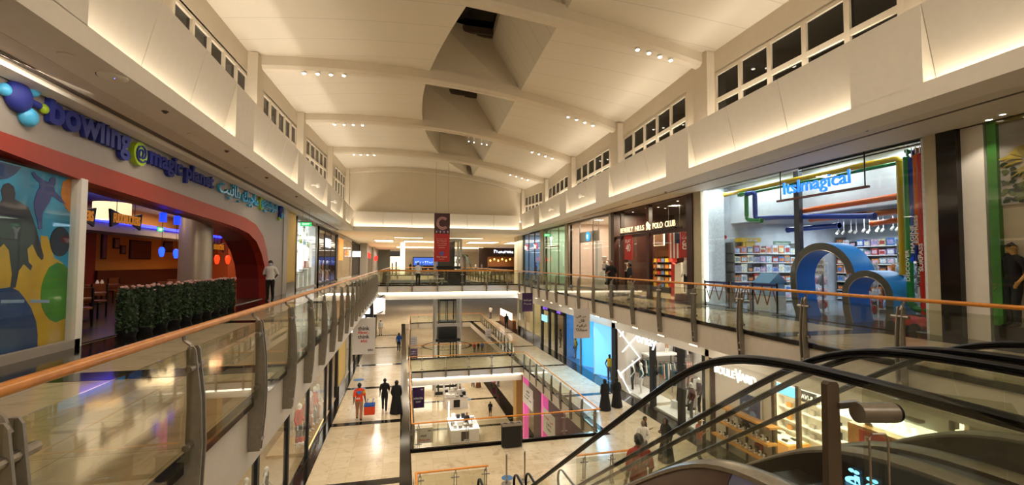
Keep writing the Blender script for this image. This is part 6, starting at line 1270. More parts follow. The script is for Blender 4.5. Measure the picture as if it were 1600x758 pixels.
def railx(y, x0, x1, label, cols, z=1.45):
    t = T('clothes_rail', label, 'clothes rail', ((x0+x1)/2, y, Z1)); m = MB()
    for x in (x0, x1): m.cyl((x, y, Z1), (x, y, Z1+z+.05), .018, n=6)
    m.cyl((x0, y, Z1+z), (x1, y, Z1+z), .016, n=6); m.build('frame', STEEL, t); n = int((x1-x0)/.14); rr = random.Random(int(x0*10+z))
    for k in range(n):
        x = lerp(x0+.08, x1-.08, k/max(1, n-1)); nm = rr.choice(cols); m = MB(); L = rr.uniform(.7, 1.1); m.hexa([(x-.04, y-.22, Z1+z-L), (x+.04, y-.24, Z1+z-L), (x+.04, y+.24, Z1+z-L), (x-.04, y+.22, Z1+z-L), (x-.03, y-.15, Z1+z-.1), (x+.03, y-.15, Z1+z-.1), (x+.03, y+.15, Z1+z-.1), (x-.03, y+.15, Z1+z-.1)]); m.tube([(x, y, Z1+z-.1), (x, y, Z1+z+.03)], .006, 5)
        one('hanging_garment', '%s garment, %s from the glass side of the %s' % (nm[0], ORD[k % 20], ' '.join(label.split()[:3])), 'clothes', m, cloth(*nm[1:]), 'garments on fashion rails')
rail(15.2, 20.9, 23.2, 'first fashion rail behind the pair of mannequins with dark coats', GC); railx(24.5, 13.6, 15.0, 'long end rail along the side wall of the fashion shop', GC, 1.75); railx(24.5, 15.2, 17.4, 'lower end rail beneath the display ledge of the fashion shop', GC, 1.5); railx(24.6, 16.3, 17.6, 'upper end rail beside the display ledge of the fashion shop', GC, 2.75); rail(13.9, 19.3, 20.6, 'front island rail just behind the middle fashion window', GC, 1.3); rail(15.4, 18.6, 20.4, 'second fashion rail behind the black frame with mixed clothes', GC); rail(14.6, 16.9, 18.2, 'third fashion rail near the watch shop with pale clothes', GC[2:]); rail(17.2, 19.0, 22.0, 'rear fashion rail on the wall with dark clothes', GC, 2.6)
t = T('wall_shelf', 'long white display ledge carrying two half mannequins in the fashion shop', 'shelf', (15.2, 24.3, Z1+1.9)); MB().box(14.1, 23.9, Z1+1.98, 16.2, 24.75, Z1+2.06).build('ledge', WHITE, t)
for x in (14.15, 16.1): MB().box(x, 24.65, Z1, x+.06, 24.75, Z1+1.98).build('support', STEEL, t)
for k, (x, sh) in enumerate(((14.7, CNAVY), (15.6, CW))): human('mannequin', 'white mannequin in %s top standing on the long display ledge' % ['navy', 'white'][k], 'mannequin', (x, 24.3, Z1+2.06), -PI/4, MANNQ, 1.25, WHITE, sh, 'none', cloth('sand cloth', '#b3896a'), True, eyes=False)
for k, (x, y, sh, tr, l) in enumerate(((13.0, 23.75, CNAVY, CNAVY, 'white mannequin in dark sleeveless dress, nearer the neon lines'), (13.15, 23.05, cloth('teal cloth', '#1f5a66'), CW, 'white mannequin in teal jacket and white trousers in the first fashion window'), (13.3, 18.75, cloth('maroon cloth', '#5b1f22'), CG, 'white mannequin in maroon jacket and grey trousers by the last black frame'), (14.2, 19.4, cloth('plum cloth', '#3d1a2a'), CB, 'white mannequin in plum top deeper behind the middle black frame'))): human('mannequin', l, 'mannequin', (x, y, Z1+.12), -PI/2-.2, MANNQ, 1.75, WHITE, sh, 'long' if k > 1 else 'none', tr, eyes=False)
one('stool_cube', 'small white cube with a sign on the fashion shop floor', 'cube', MB().box(13.5, 20.3, Z1+.1, 13.9, 20.75, Z1+.45), WHITE)
# olive piers between the fashion shop and the watch shop
S('wall_east_lower_pier', MB().box(XL-.1, 16.55, Z1, XL+.3, 16.8, -2), M('olive cream cladding', '#b9b093')); S('wall_east_lower_pier', MB().box(XL-.05, 16.3, Z1, XL+.3, 16.55, -2), DWOOD)
# watch shop
lowroom(8.0, 16.2, 3.2, M('watch shop wall', '#e9dccb', .6, noise=.02), (1, .9, .78), 900)
t = T('shopfront', 'white watch shopfront with large letters and a blue picture panel', 'shopfront', (XL, 14, Z1)); MB().box(XL, 13.35, Z1, XL+.12, 16.3, -2.0).build('white_panel', M('lit white panel', '#cfc5b6', .5, noise=.02), t); MB().box(XL, 8, -2.45, XL+.1, 13.35, -2.0).build('head', CREAM2, t)
for y in (13.3, 12.3, 11.3, 10.0): MB().box(XL-.02, y-.06, Z1, XL+.1, y+.06, -2.4).build('mullion', M('bronze mullion', '#5c4a38', .4, .6), t)
for a, b in ((12.36, 13.24), (11.36, 12.24), (10.06, 11.24), (8.1, 9.94)): MB().box(XL, a, Z1+.1, XL+.02, b, -2.45).build('glass_panel', GLS, t)
spot((10.2, 14.8, -.8), (12.7, 14.8, -3.4), 150, 75, NEUT, .6, .1)
t = T('watch_sign', 'white BOULEVARD lettering above the watch shop panel', 'sign', (XL-.1, 15, -2.6)); SL = E_('white letter glow', '#ffffff', .8); lettering('letters', 'BOULE', (XL-.1, 16.15, -2.83), EASTR, UP, 1.15, .3, .06, SL, t, .01); lettering('letters', 'V', (XL-.1, 14.98, -2.93), EASTR, UP, .3, .5, .06, SL, t, .01); lettering('letters', 'ARD', (XL-.1, 14.72, -2.83), EASTR, UP, .8, .3, .06, SL, t, .01)
lettering('small_letters', 'ONE & CO', (XL-.1, 16.1, -3.05), EASTR, UP, .5, .1, .03, SL, t) if 0 else None
t = T('watch_picture', 'blue framed watch picture on the white panel', 'picture', (XL-.1, 14.3, Z1+1.6)); MB().box(XL-.08, 13.75, -4.35, XL, 14.85, -3.2).build('frame', M('pale frame', '#c9c4bb', .4), t); MB().box(XL-.09, 13.8, -4.28, XL-.08, 14.8, -3.25).build('print', M('navy print', '#1d2f5c', .3, noise=.5, scale=6), t)
for k, (y, z, r) in enumerate(((14.5, -3.7, .17), (14.15, -3.95, .15), (14.45, -4.1, .12))): m = MB(); m.cyl((XL-.1, y, z), (XL-.088, y, z), r, n=20); m.build('watch_face', M('watch face blue', '#6f8cb8', .3), t)
t = T('wall_shelf', 'honey wood watch shelves with black uprights in front of the white panel', 'shelf', (12.4, 14, Z1)); HW = M('honey shelf wood', '#c98f45', .35, noise=.12)
for k, (z, y0, y1) in enumerate(((1.75, 13.0, 15.6), (1.15, 13.1, 15.8), (.55, 13.2, 16.0))): MB().box(12.25, y0, Z1+z, 12.68, y1, Z1+z+.07).build('board', HW, t)
for y in (13.25, 14.5, 15.55): MB().box(12.6, y-.03, Z1, 12.66, y+.03, Z1+1.8).build('upright', BLK, t)
rw = random.Random(5)
for li, (z, y0, y1) in enumerate(((1.22, 13.2, 15.6), (.62, 13.3, 15.8))):
    for k in range(11):
        y = y1-.12-(y1-y0-.25)*k/10; t = T('watch_stand', '%s watch on a small stand, %s from the far end of the %s wooden shelf' % (['white', 'black', 'steel'][k % 3], ORD[k], ['middle', 'lowest'][li]), 'watch', (12.45, y, Z1+z), 'watches on the wooden shelves'); m = MB(); m.box(12.4, y-.04, Z1+z, 12.5, y+.04, Z1+z+.05); m.build('stand', WHITE, t); m = MB(); m.lathe((12.45, y, Z1+z+.05), [(.045, 0), (.05, .03), (.05, .09), (.045, .12)], 12); m.build('strap', [WHITE, BLK, STEEL][k % 3], t, True); m = MB(); m.cyl((12.39, y, Z1+z+.11), (12.41, y, Z1+z+.11), .035, n=12); m.build('dial', [BLK, WHITE, WHITE][k % 3], t)
for k, (y, z) in enumerate(((15.0, 1.22), (14.5, 1.22), (13.9, 1.22), (13.9, .62))):
    t = T('watch_case', 'small %s display case, %s on the watch shelves' % (['white lit', 'black', 'grey', 'red and grey'][k], ['first of the middle board', 'second of the middle board', 'third of the middle board', 'only one of the lowest board'][k]), 'case', (12.6, y, Z1+z)); MB().box(12.55, y-.14, Z1+z, 12.67, y+.14, Z1+z+.3).build('case', [WHITE, BLK, GREY, CR][k], t); MB().box(12.54, y-.1, Z1+z+.05, 12.55, y+.1, Z1+z+.26).build('picture', [CREAM2, DARK, WHITE, BLK][k], t)
# counters inside
for k, (x, y) in enumerate(((14.0, 9.6), (14.3, 14.6), (14.6, 11.6), (13.5, 12.6))):
    t = T('display_counter', 'honey wood watch counter with glass top, %s in the bright watch shop' % ['near one', 'far one', 'rear one', 'front one'][k], 'counter', (x, y, Z1)); MB().box(x-.5, y-.8, Z1, x+.5, y+.8, Z1+.75).build('body', HW, t); MB().box(x-.5, y-.8, Z1+.75, x+.5, y+.8, Z1+.95).build('glass_top', GLS, t); MB().box(x-.4, y-.7, Z1+.755, x+.4, y+.7, Z1+.78).build('tray', CREAM2, t)
    for q in range(8): m = MB(); m.box(x-.3+.2*(q % 4), y-.5+.7*(q//4), Z1+.78, x-.2+.2*(q % 4), y-.3+.7*(q//4), Z1+.84); m.build('watch_block', [BLK, WHITE][q % 2], t)
t = T('wall_case', 'white wall cabinet with lit niches at the rear of the watch shop', 'cabinet', (15.7, 12, Z1)); m = MB(); m.box(15.75, 8.2, Z1, 15.85, 16, -2.6); [m.box(15.45, y, Z1, 15.75, y+.1, -3.85) for y in np.linspace(8.2, 15.9, 8)]; [m.box(15.45, 8.2, Z1+z, 15.75, 16, Z1+z+.05) for z in (.6, 1.0, 1.5, 1.95)]; m.build('body', WHITE, t)
rr = random.Random(9)
for q in range(4):
    for r in range(14): m = MB(); y = 8.5+.53*r; z = (.65, 1.05, 1.55, 2.0)[q]; 
    if q < 3: m = MB(); [m.box(15.5, 8.45+.53*r, Z1+z, 15.62, 8.65+.53*r, Z1+z+rr.uniform(.1, .3), r % 3) for r in range(14)]; m.build('watch_row', [BLK, HW, GREY], t)
t = T('brand_board', 'black AVI-8 board beside a light blue board over the rear cabinet', 'sign', (15.35, 15, -3.75)); MB().box(15.35, 14.05, -3.75, 15.42, 14.75, -3.35).build('black_board', BLK, t); lettering('lettering', 'AVI-8', (15.34, 14.66, -3.65), EASTR, UP, .5, .18, .01, WHITE, t); MB().box(15.35, 14.75, -3.75, 15.42, 15.9, -3.35).build('blue_board', E_('light blue board', '#4fa3e0', .8), t); MB().box(15.42, 14.2, -3.8, 15.75, 15.8, -3.7).build('bracket', STEEL, t)
# neighbouring signs beyond the post
t = T('arabic_sign', 'white glowing Arabic letters seen through the glass beside the guard post', 'sign', (12.4, 9.1, -2.7)); lettering('letters', arab('يقف'), (12.35, 9.85, -2.74), EASTR, UP, 1.35, .42, .05, E_('bright sign letters', '#f6fffb', 4), t, .02); MB().box(12.41, 8.4, -2.8, 12.43, 9.95, -2.28).build('glass_backing', GLS, t); MB().box(12.4, 8.5, -2.3, 12.72, 9.9, -2.24).build('bracket', STEEL, t)
t = T('red_board', 'red board on orange counter under the glowing Arabic letters', 'sign', (12.4, 9.6, Z1)); MB().box(12.36, 8.7, Z1, 12.6, 10.3, -2.85).build('orange_counter', HW, t); MB().box(12.33, 9.05, -3.3, 12.36, 9.95, -2.93).build('red_panel', RB, t); marks('lettering', (12.33, 9.8, -3.25), EASTR, UP, .6, .2, .01, WHITE, t, 3, 2)
# dark shops further along
S('wall_east_lower', MB().box(XL+3, 34, Z1, XL+3.1, 57, -2), M('shop beige', '#a58f72', .6)); area((XL+1.5, 37, -2.2), 2, 5, 60, WARM2); area((XL+1.5, 47, -2.2), 2, 9, 120, NEUT)
t = T('shopfront', 'black framed shopfront with purple lettered sign past the blue shop', 'shopfront', (XL, 37, Z1))
for y in (34.1, 36.2, 37.9, 40.0): MB().box(XL-.05, y-.2, Z1, XL+.1, y+.2, -2).build('frame', BLK, t)
MB().box(XL-.05, 34, -2.6, XL+.1, 40.2, -2).build('fascia_board', BLK, t); MB().box(XL, 34.2, Z1+.05, XL+.02, 39.9, -2.6).build('glass_panel', GLS, t); marks('lettering', (XL-.06, 35.8, -2.5), EASTR, UP, 1.0, .35, .03, E_('purple letters', '#8a5adf', 1), t, 6, 9); marks('lettering', (XL-.06, 39.6, -2.5), EASTR, UP, 1.4, .35, .03, E_('purple letters', '#8a5adf', 2), t, 4, 5)
t = T('lit_menu', 'small cyan lit panel on the black framed shopfront', 'sign', (XL-.1, 39.2, -3.6)); MB().box(XL-.1, 38.4, -3.6, XL-.05, 39.9, -3.05).build('panel', E_('cyan glow', '#7fd0e0', 1.6), t)
for k in range(3): human('mannequin', 'mannequin in %s behind the black framed glass' % ['dark red', 'white', 'grey'][k], 'mannequin', (XL+1, 35+1.4*k, Z1), -PI/2, MANNQ, 1.7, CB, [CR, CW, CG][k], 'short', CNAVY, eyes=False)
t = T('shopfront', 'yellow lit glazed jewellery shopfront beyond the black framed shop', 'shopfront', (XL, 45, Z1))
for y in (40.4, 43, 46, 49): MB().box(XL-.05, y-.1, Z1, XL+.1, y+.1, -2).build('frame', M('olive cream cladding', '#b9b093'), t)
MB().box(XL, 40.5, Z1+.5, XL+.02, 49, -2.2).build('glass_panel', GLS, t); MB().box(XL-.02, 40.5, Z1, XL+.12, 49, Z1+.5).build('stall_riser', BLACK, t); MB().box(XL+1.4, 41, Z1, XL+1.5, 49, -2.4).build('lit_wall', M('pale yellow wall', '#d9c98f', .5), t)
t = T('counter', 'long counter with five white lit screens on the far east walkway', 'counter', (XL-.4, 52, Z1)); MB().box(XL-.5, 49.5, Z1, XL-.1, 56.5, Z1+.9).build('body', TW, t)
for k in range(5): MB().box(XL-.52, 49.9+1.3*k, Z1+.95, XL-.45, 50.8+1.3*k, Z1+1.75).build('screen', E_('white screen', '#fff6e6', 1.5), t)
MB().box(XL-.45, 49.5, Z1+.9, XL-.15, 56.5, Z1+1.0).build('top', HW, t)
# ================================================================== LOWER LEVEL, WEST SHOPS
XS = -3.45
S('wall_shop_lower', MB().box(-7.6, 5, Z1, -7.5, 57, -1), M('beige shop back wall', '#a8926f', .6)); S('floor_shop_lower', MB().box(-7.5, 8, Z1, XS, 57, Z1+.02), M('shop stone floor', '#a38b68', .25, noise=.1))
for y in (14, 20, 26, 34, 42): area((-5.9, y, -1.3), 2, 4, 55, WARM2)
t = T('shopfront', 'long dark framed lingerie shopfront under the west walkway', 'shopfront', (XS, 18, Z1))
for y in (12.5, 15.6, 18.75, 22.9): MB().box(XS-.08, y-.09, Z1, XS+.05, y+.09, -2).build('mullion', BLK, t)
for a, b in ((9.0, 12.4), (12.6, 15.5), (15.7, 18.65), (18.85, 22.8)): MB().box(XS-.01, a, Z1+.05, XS+.01, b, -2.05).build('glass_panel', GLS, t)
MB().box(XS-.1, 9, Z1, XS+.06, 23, Z1+.06).build('sill', BLACK, t)
t = T('display_platform', 'pale wood window platform with red dressed mannequins', 'platform', (-4.7, 20.6, Z1)); MB().box(-4.9, 18.9, Z1+.02, XS-.05, 22.8, Z1+.12).build('top', M('pale wood', '#c9a878', .4, noise=.1), t); MB().box(XS-.06, 18.9, Z1+.02, XS-.04, 22.8, Z1+.13).build('edge_light', E_('warm edge light', '#ffd894', 1.2), t)
S('trim_shop_column', MB().box(-4.6, 20.9, Z1, -4.4, 21.1, -1), WHITE)
for k, (x, y, sh, l) in enumerate(((-3.92, 19.6, CR, 'white mannequin in brick red, first in the west window'), (-3.8, 20.4, cloth('brick cloth', '#8f2a1c'), 'white mannequin in dark red cape, second in the west window'), (-3.82, 21.3, cloth('dusty rose cloth', '#b58c86'), 'white mannequin in dusty rose, third in the west window'), (-3.8, 22.1, cloth('coral cloth', '#cf6a5a'), 'white mannequin in coral coat, fourth in the west window'), (-3.75, 22.55, CW, 'white mannequin in pale coat, last in the west window'))): human('mannequin', l, 'mannequin', (x, y, Z1+.12), PI/2-.3, MANNQ, 1.72, WHITE, sh, 'long', [CG, CNAVY, CTAN, CG, CTAN][k], eyes=False)
t = T('shoe_table', 'white shoe table with red bags among the red dressed mannequins', 'table', (-3.75, 19.2, Z1+.12)); m = MB(); m.box(-3.95, 18.98, Z1+.42, -3.55, 19.4, Z1+.46); [m.box(x, y, Z1+.12, x+.03, y+.03, Z1+.42) for x in (-3.95, -3.58) for y in (18.98, 19.37)]; m.build('table', WHITE, t)
for k in range(3): m = MB(); m.box(-3.93+.13*k, 19.05+.06*k, Z1+.46, -3.82+.13*k, 19.2+.06*k, Z1+.62); one('handbag', ['dark red handbag nearest on the white shoe table', 'red handbag midmost on the white shoe table', 'brick handbag farthest on the white shoe table'][k], 'bag', m, [cloth('brick cloth', '#8f2a1c'), CR, CO][k])
for k, (x, y) in enumerate(((-4.2, 15.2), (-4.34, 14.8), (-4.5, 14.4), (-3.95, 15.3))): human('mannequin', 'white mannequin in white nightwear in the nearest west window, %s' % ['tallest', 'pink draped', 'lowest by the slab edge', 'by the black mullion'][k], 'mannequin', (x, y, Z1+.02), PI/2, MANNQ, 1.2-.06*(k % 3), WHITE, [CW, cloth('shell pink cloth', '#d8b0a6'), CW, CG][k], 'none', CW, eyes=False)
t = T('mirror_sign', 'white VICTORIA lettering mirrored backwards, glowing over the lower west walkway', 'sign', (XS, 12, -2.6)) if 0 else None
S('trim_lower_pier', MB().box(XS-.15, 26.8, Z1+.55, XS+.1, 29.6, -2), M('ochre paint', '#c9a65a')); S('trim_lower_pier', MB().box(XS-.15, 26.8, Z1, XS+.12, 29.6, Z1+.55), BLACK)
t = T('shopfront', 'dark glazed shopfront past the ochre pier on the lower west walkway', 'shopfront', (XS, 40, Z1))
for y in (24.5, 26.6, 30, 33, 36, 40, 44, 50, 56): MB().box(XS-.08, y-.12, Z1, XS+.06, y+.12, -2).build('mullion', BLK, t)
MB().box(XS-.01, 30, Z1+.05, XS+.01, 56, -2.05).build('glass_panel', GLS, t)
S('trim_lower_pier', MB().box(XS-.1, 46.5, Z1, XS+1.0, 48, -.8), BLK)
for k in range(3):
    t = T('shop_sign', 'small white glowing projecting sign, %s along the lower west shops' % ORD[k], 'sign', (XS+.2, 33+6*k, -3)); MB().box(XS+.06, 33+6*k, -3.2, XS+.5, 33.1+6*k, -2.7).build('light_box', E_('white sign glow', '#eaf3ff', 2.2), t)
# ================================================================== BANNERS
def hang_banner(label, x0, x1, y, z0, z1, mat, lines, wires=.5):
    t = T('hanging_banner', label, 'banner', ((x0+x1)/2, y, z0)); MB().box(x0, y, z0, x1, y+.03, z1).build('board', mat, t)
    for body, fx, fz, w, h, m_ in lines: lettering('lettering', body, (lerp(x0, x1, fx), y-.002, lerp(z0, z1, fz)), (1, 0, 0), UP, (x1-x0)*w, (z1-z0)*h, .006, m_, t, .02)
    m = MB(); 
    for f in (.1, .9): m.cyl((lerp(x0, x1, f), y+.015, z1), (lerp(x0, x1, f), y+.015, z1+wires), .008, n=5)
    m.build('wires', STEEL, t); return t
BW = M('banner white', '#d3cdc8', .5, noise=.01); BP = M('banner purple', '#33124a', .5, noise=.04); INK = M('ink black', '#141414', .5); INKR = M('ink red', '#c9402a', .5)
hang_banner('white hanging banner reading think fiber, think stc', -2.4, -1.29, 24, -3.0, -1.17, BW, [('think', .24, .66, .5, .11, INK), ('fiber,', .24, .545, .48, .1, INKR), ('think', .24, .43, .5, .11, INK), ('stc', .36, .33, .3, .075, INKR), ('stc', .68, .08, .24, .07, INK), ('new', .1, .86, .12, .06, INK)], .6)
hang_banner('white hanging banner reading thumbs up for that beneath the upper bridge', -1.95, -1.15, 33.2, -2.0, -.58, BW, [('thumbs', .2, .58, .6, .12, INK), ('up for', .22, .43, .55, .12, INK), ('that', .3, .29, .4, .11, INK)], .2)
t = bpy.data.objects['hanging_banner.001']
for (a, b) in ((.88, .7), (.1, .22)):
    m = MB(); z = lerp(-2.0, -.58, a); m.prism([(-1.75, 33.19, z-.05), (-1.55, 33.19, z-.02), (-1.3, 33.19, z+.1), (-1.22, 33.19, z+.14), (-1.3, 33.19, z+.02), (-1.5, 33.19, z-.1)], (0, .008, 0)); m.build('hand_print', INK, t)
hang_banner('white Arabic hanging banner before the blue glowing shop', 7.12, 7.85, 18, -1.56, -.31, BW, [(arab('من اللي'), .14, .68, .62, .1, INK), (arab('قال'), .3, .52, .36, .13, INK), (arab('ترفيه'), .16, .36, .62, .13, INK), (arab('مجانا؟'), .12, .22, .7, .12, INK)], .3)
hang_banner('purple hanging banner below the far corner of the upper bridge', 7.0, 7.65, 26, -1.25, -.14, BP, [(arab('هتون اشترك'), .1, .55, .8, .12, BW), (arab('بسرعة'), .15, .36, .7, .12, BW)], .25)
def rail_banner(label, pts, mat, lines, axis='x'):
    """a banner hung on the inside of a lower balustrade"""
    (a0, a1, b, z0, z1) = pts
    t = T('rail_banner', label, 'banner', ((a0+a1)/2, b, z0) if axis == 'x' else (b, (a0+a1)/2, z0))
    if axis == 'x': MB().box(a0, b, z0, a1, b+.02, z1).build('board', mat, t); o, r = (lambda f, g: (lerp(a0, a1, f), b-.002, lerp(z0, z1, g))), (1, 0, 0)
    else: MB().box(b, a0, z0, b+.02, a1, z1).build('board', mat, t); o, r = (lambda f, g: (b-.002, lerp(a1, a0, f), lerp(z0, z1, g))), EASTR
    for body, fx, fz, w, h, m_ in lines: lettering('lettering', body, o(fx, fz), r, UP, (a1-a0)*w, (z1-z0)*h, .005, m_, t, .02)
rail_banner('white rail banner reading visit shop.stc at the near corner of the opening', (.67, 1.3, 18.75, -5.66, -5.06), BW, [('visit', .2, .42, .4, .16, INK), ('shop.stc', .08, .1, .75, .2, INKR), ('stc', .68, .76, .24, .12, INK)])
rail_banner('purple rail banner reading subscribe now on the west side of the opening', (.64, 1.3, 26, -6.5, -5.35), BP, [('subscribe', .1, .42, .8, .12, BW), ('now!', .3, .26, .4, .11, BW), ('stc', .7, .86, .2, .06, BW)])
rail_banner('white Arabic rail banner, farther of two under the sloping view of the east rail', (28.6, 31.1, 8.42, -8.1, -6.75), BW, [(arab('لقد'), .35, .68, .3, .12, INK), (arab('أسهل'), .3, .5, .4, .12, INK), (arab('لقد أفضل'), .15, .32, .7, .12, INK)], 'y')
rail_banner('white Arabic rail banner, nearer of two under the east rail', (23.9, 26.05, 8.32, -8.35, -6.95), BW, [(arab('في قلبنا'), .1, .6, .75, .13, INKR), (arab('بدون'), .3, .42, .4, .12, INK), (arab('عقد؟'), .3, .24, .4, .12, INK)], 'y')
for k, (x0, x1, y, z0, z1, mat, l) in enumerate(((.78, 1.52, 45, -6.5, -5.5, BW, 'small white rail banner west of the lift'), (.78, 1.55, 45, -7.75, -6.68, BP, 'small purple rail banner west of the lift, below the white one'), (8.25, 8.85, 45, -6.1, -5.0, BW, 'small white rail banner with red lines east of the lift'), (9.05, 9.8, 44.6, -7.3, -6.1, BW, 'small white rail banner with black strokes east of the lift, lower'))):
    t = T('rail_banner', l, 'banner', ((x0+x1)/2, y, z0)); MB().box(x0, y, z0, x1, y+.03, z1).build('board', mat, t)
    for q in range(3): marks('lettering', (lerp(x0, x1, .2), y-.002, lerp(z0, z1, .7-.22*q)), (1, 0, 0), UP, (x1-x0)*.6, (z1-z0)*.1, .005, [INK, BW, INKR, INK][k], t, 4, k*3+q)
t = hang_banner('tall red hanging banner with a large white letter C in front of the end wall', 2.44, 3.68, 36.2, 1.76, 5.65, RB, [], 4.3)
t['label'] = 'tall red hanging banner with a pale ornamental letter C and mall logo'
MB().box(2.44, 36.19, 4.0, 3.68, 36.2, 5.65).build('dark_head', M('banner maroon', '#3d0d0b', .5, noise=.2, scale=4), t)
PINKC = M('pale pink line', '#d9a9a9', .5)
for r in (.34, .42, .5): m = MB(); m.tube([(3.1+r*math.cos(a)*.95, 36.18, 4.85+r*math.sin(a)) for a in np.linspace(.75, 2*PI-.75, 22)], .022, 6); m.build('ornament_letter', PINKC, t)
for k in range(7): m = MB(); m.ell((2.62+.15*k, 36.18, 4.15+.06*(k % 2)), .05, .012, .1, 8, 5); m.build('ornament_figure', [PINKC, M('banner blue', '#2f3f8c', .5)][k % 2], t)
for q, (w, f) in enumerate((('Your active', .87), ('distance', .8), ('to our daily', .73), ('best mutuality', .66))): marks('text_line', (3.06-.42+.02*q, 36.19, 3.55-.17*q), (1, 0, 0), UP, .84-.04*q, .09, .005, M('banner pale text', '#e6b9ad', .5), t, 7+q, q)
MB().box(2.8, 36.19, 2.87, 3.3, 36.195, 2.9).build('text_line', M('banner pale text', '#e6b9ad'), t)
m = MB(); m.box(2.88, 36.18, 2.35, 3.08, 36.2, 2.52); m.box(3.02, 36.18, 2.42, 3.22, 36.2, 2.56); m.box(2.95, 36.175, 2.25, 3.15, 36.2, 2.38); m.build('mall_emblem', M('emblem blue', '#4a5fb0', .5), t)
lettering('mall_name', 'City Centre', (2.64, 36.19, 2.07), (1, 0, 0), UP, .84, .13, .006, WHITE, t); MB().box(2.85, 36.19, 1.95, 3.25, 36.195, 1.97).build('text_line', M('banner pale text', '#e6b9ad'), t)
# ================================================================== LOWEST LEVEL
KW = M('kiosk white', '#e9e6df', .3, noise=.02)
def kiosk(x0, x1, y0, y1, label, bright):
    t = T('kiosk', label, 'kiosk', ((x0+x1)/2, (y0+y1)/2, Z0)); w = .55
    for nm, b in (('front_counter', (x0, y0, x1, y0+w)), ('rear_counter', (x0, y1-w, x1, y1)), ('side_counter', (x0, y0+w, x0+w, y1-w)), ('side_counter', (x1-w, y0+w, x1, y1-w))):
        MB().box(b[0], b[1], Z0, b[2], b[3], Z0+.95).build(nm, KW, t); MB().box(b[0]-.03, b[1]-.03, Z0+.95, b[2]+.03, b[3]+.03, Z0+1.0).build('counter_top', E_('bright counter', '#ffffff', bright) if bright else GREY, t)
    MB().box((x0+x1)/2-.3, y0-.01, Z0+.1, (x0+x1)/2+.3, y0, Z0+.8).build('black_panel', BLK, t); MB().box(x0, y1-.3, Z0+.95, x0+.15, y1-.15, Z0+2.4).build('mast', KW, t)
    rk = random.Random(int(y0))
    for k in range(14):
        s = k % 4; x = [x0+.2+.4*(k//4), x1-.4, x0+.1, x0+.3+.4*(k//4)][s]; y = [y0+.15, y0+.7+.4*(k//4), y0+.7+.4*(k//4), y1-.4][s]; m = MB(); m.box(x, y, Z0+1.0, x+.28, y+.25, Z0+1.0+rk.uniform(.08, .4)); m.build('display_item', [KW, BLK, GREY, CREAM2][rk.randrange(4)], t)
kiosk(4.08, 6.2, 42.7, 45.5, 'square white kiosk on the lowest floor with a keeper inside', 0)
kiosk(3.75, 5.9, 34.6, 37.4, 'brightly lit white kiosk nearest below the opening', 1.2); area((4.8, 36, Z0+2.6), 1.6, 2, 60, (1, 1, 1))
human('person', 'dark haired attendant inside the brightly lit nearest kiosk', 'person', (5.2, 36.4, Z0), 0, STAND, 1.65, SKIN, CB, 'short', CB, shoes=CB, hair=HAIR)
t = T('litter_bin', 'black double litter bin with steel rims before the opening balustrade', 'bin', (4.4, 17.95, Z1)); m = MB(); m.rings([[(4.4+.42*math.copysign(abs(math.cos(a))**.5, math.cos(a)), 17.95+.2*math.copysign(abs(math.sin(a))**.5, math.sin(a)), z) for a in np.linspace(0, 2*PI, 29)[:-1]] for z in (Z1+.03, Z1+.88)]); m.build('body', BLK, t)
m = MB(); m.box(4.0, 17.76, Z1, 4.8, 18.14, Z1+.04); m.build('base', GREY, t); m = MB(); m.box(3.97, 17.74, Z1+.88, 4.83, 18.16, Z1+.93); m.build('top_plate', STEEL, t)
for x in (4.12, 4.4, 4.68): m = MB(); m.lathe((x, 17.95, Z1+.93), [(.1, 0), (.11, .02), (.075, .025), (.07, .0)], 18); m.build('opening_rim', CHROME, t)
PK = E_('magenta light frame', '#e0629f', .55)
t = T('light_portal', 'magenta glowing portal frame on the lowest level under the east walkway', 'portal', (9.0, 30.5, Z0))
for y in (28.2, 32.8): MB().box(8.95, y-.2, Z0, 9.3, y+.2, Z1-.7).build('upright', PK, t)
MB().box(8.95, 28.2, Z0, 9.3, 32.8, Z0+.25).build('sill', PK, t); MB().box(9.0, 24.6, Z0, 9.4, 25.1, Z0+1.9).build('short_upright', PK, t)
S('wall_base_east', MB().box(9.8, 19, Z0, 10, 33, Z1-.6), DWOOD); S('trim_base_column', MB().box(9.2, 36, Z0, 10.0, 37, Z1-.6), M('ochre column', '#c49a55', .5)); exit_sign(9.0, 35.5, -7.4, 'green exit sign beneath the lower bridge beside the ochre column', (1, 0, 0), .5)
area((9.3, 30, -7), 1, 4, 3, (1, .3, .8), (-1, 0, -1))
RW = M('ring floor inlay', '#3a2c1f', .15)
m = MB(); m.rings([[(7.4+r*math.cos(a), 75.5+r*math.sin(a), Z0+.006) for a in np.linspace(0, 2*PI, 61)[:-1]] for r in (3.7, 4.2)], caps=False); S('trim_floor_ring', m, RW)
for k in range(3): human('person', 'distant shopper in %s on the lowest floor beyond the lift' % ['red', 'black', 'blue grey'][k], 'person', (10.9+.65*k, 68.6+.3*k, Z0), 0, STAND, 1.5, SKIN2, [CR, CB, CBL][k], 'short', CNAVY, shoes=CB, hair=HAIR)
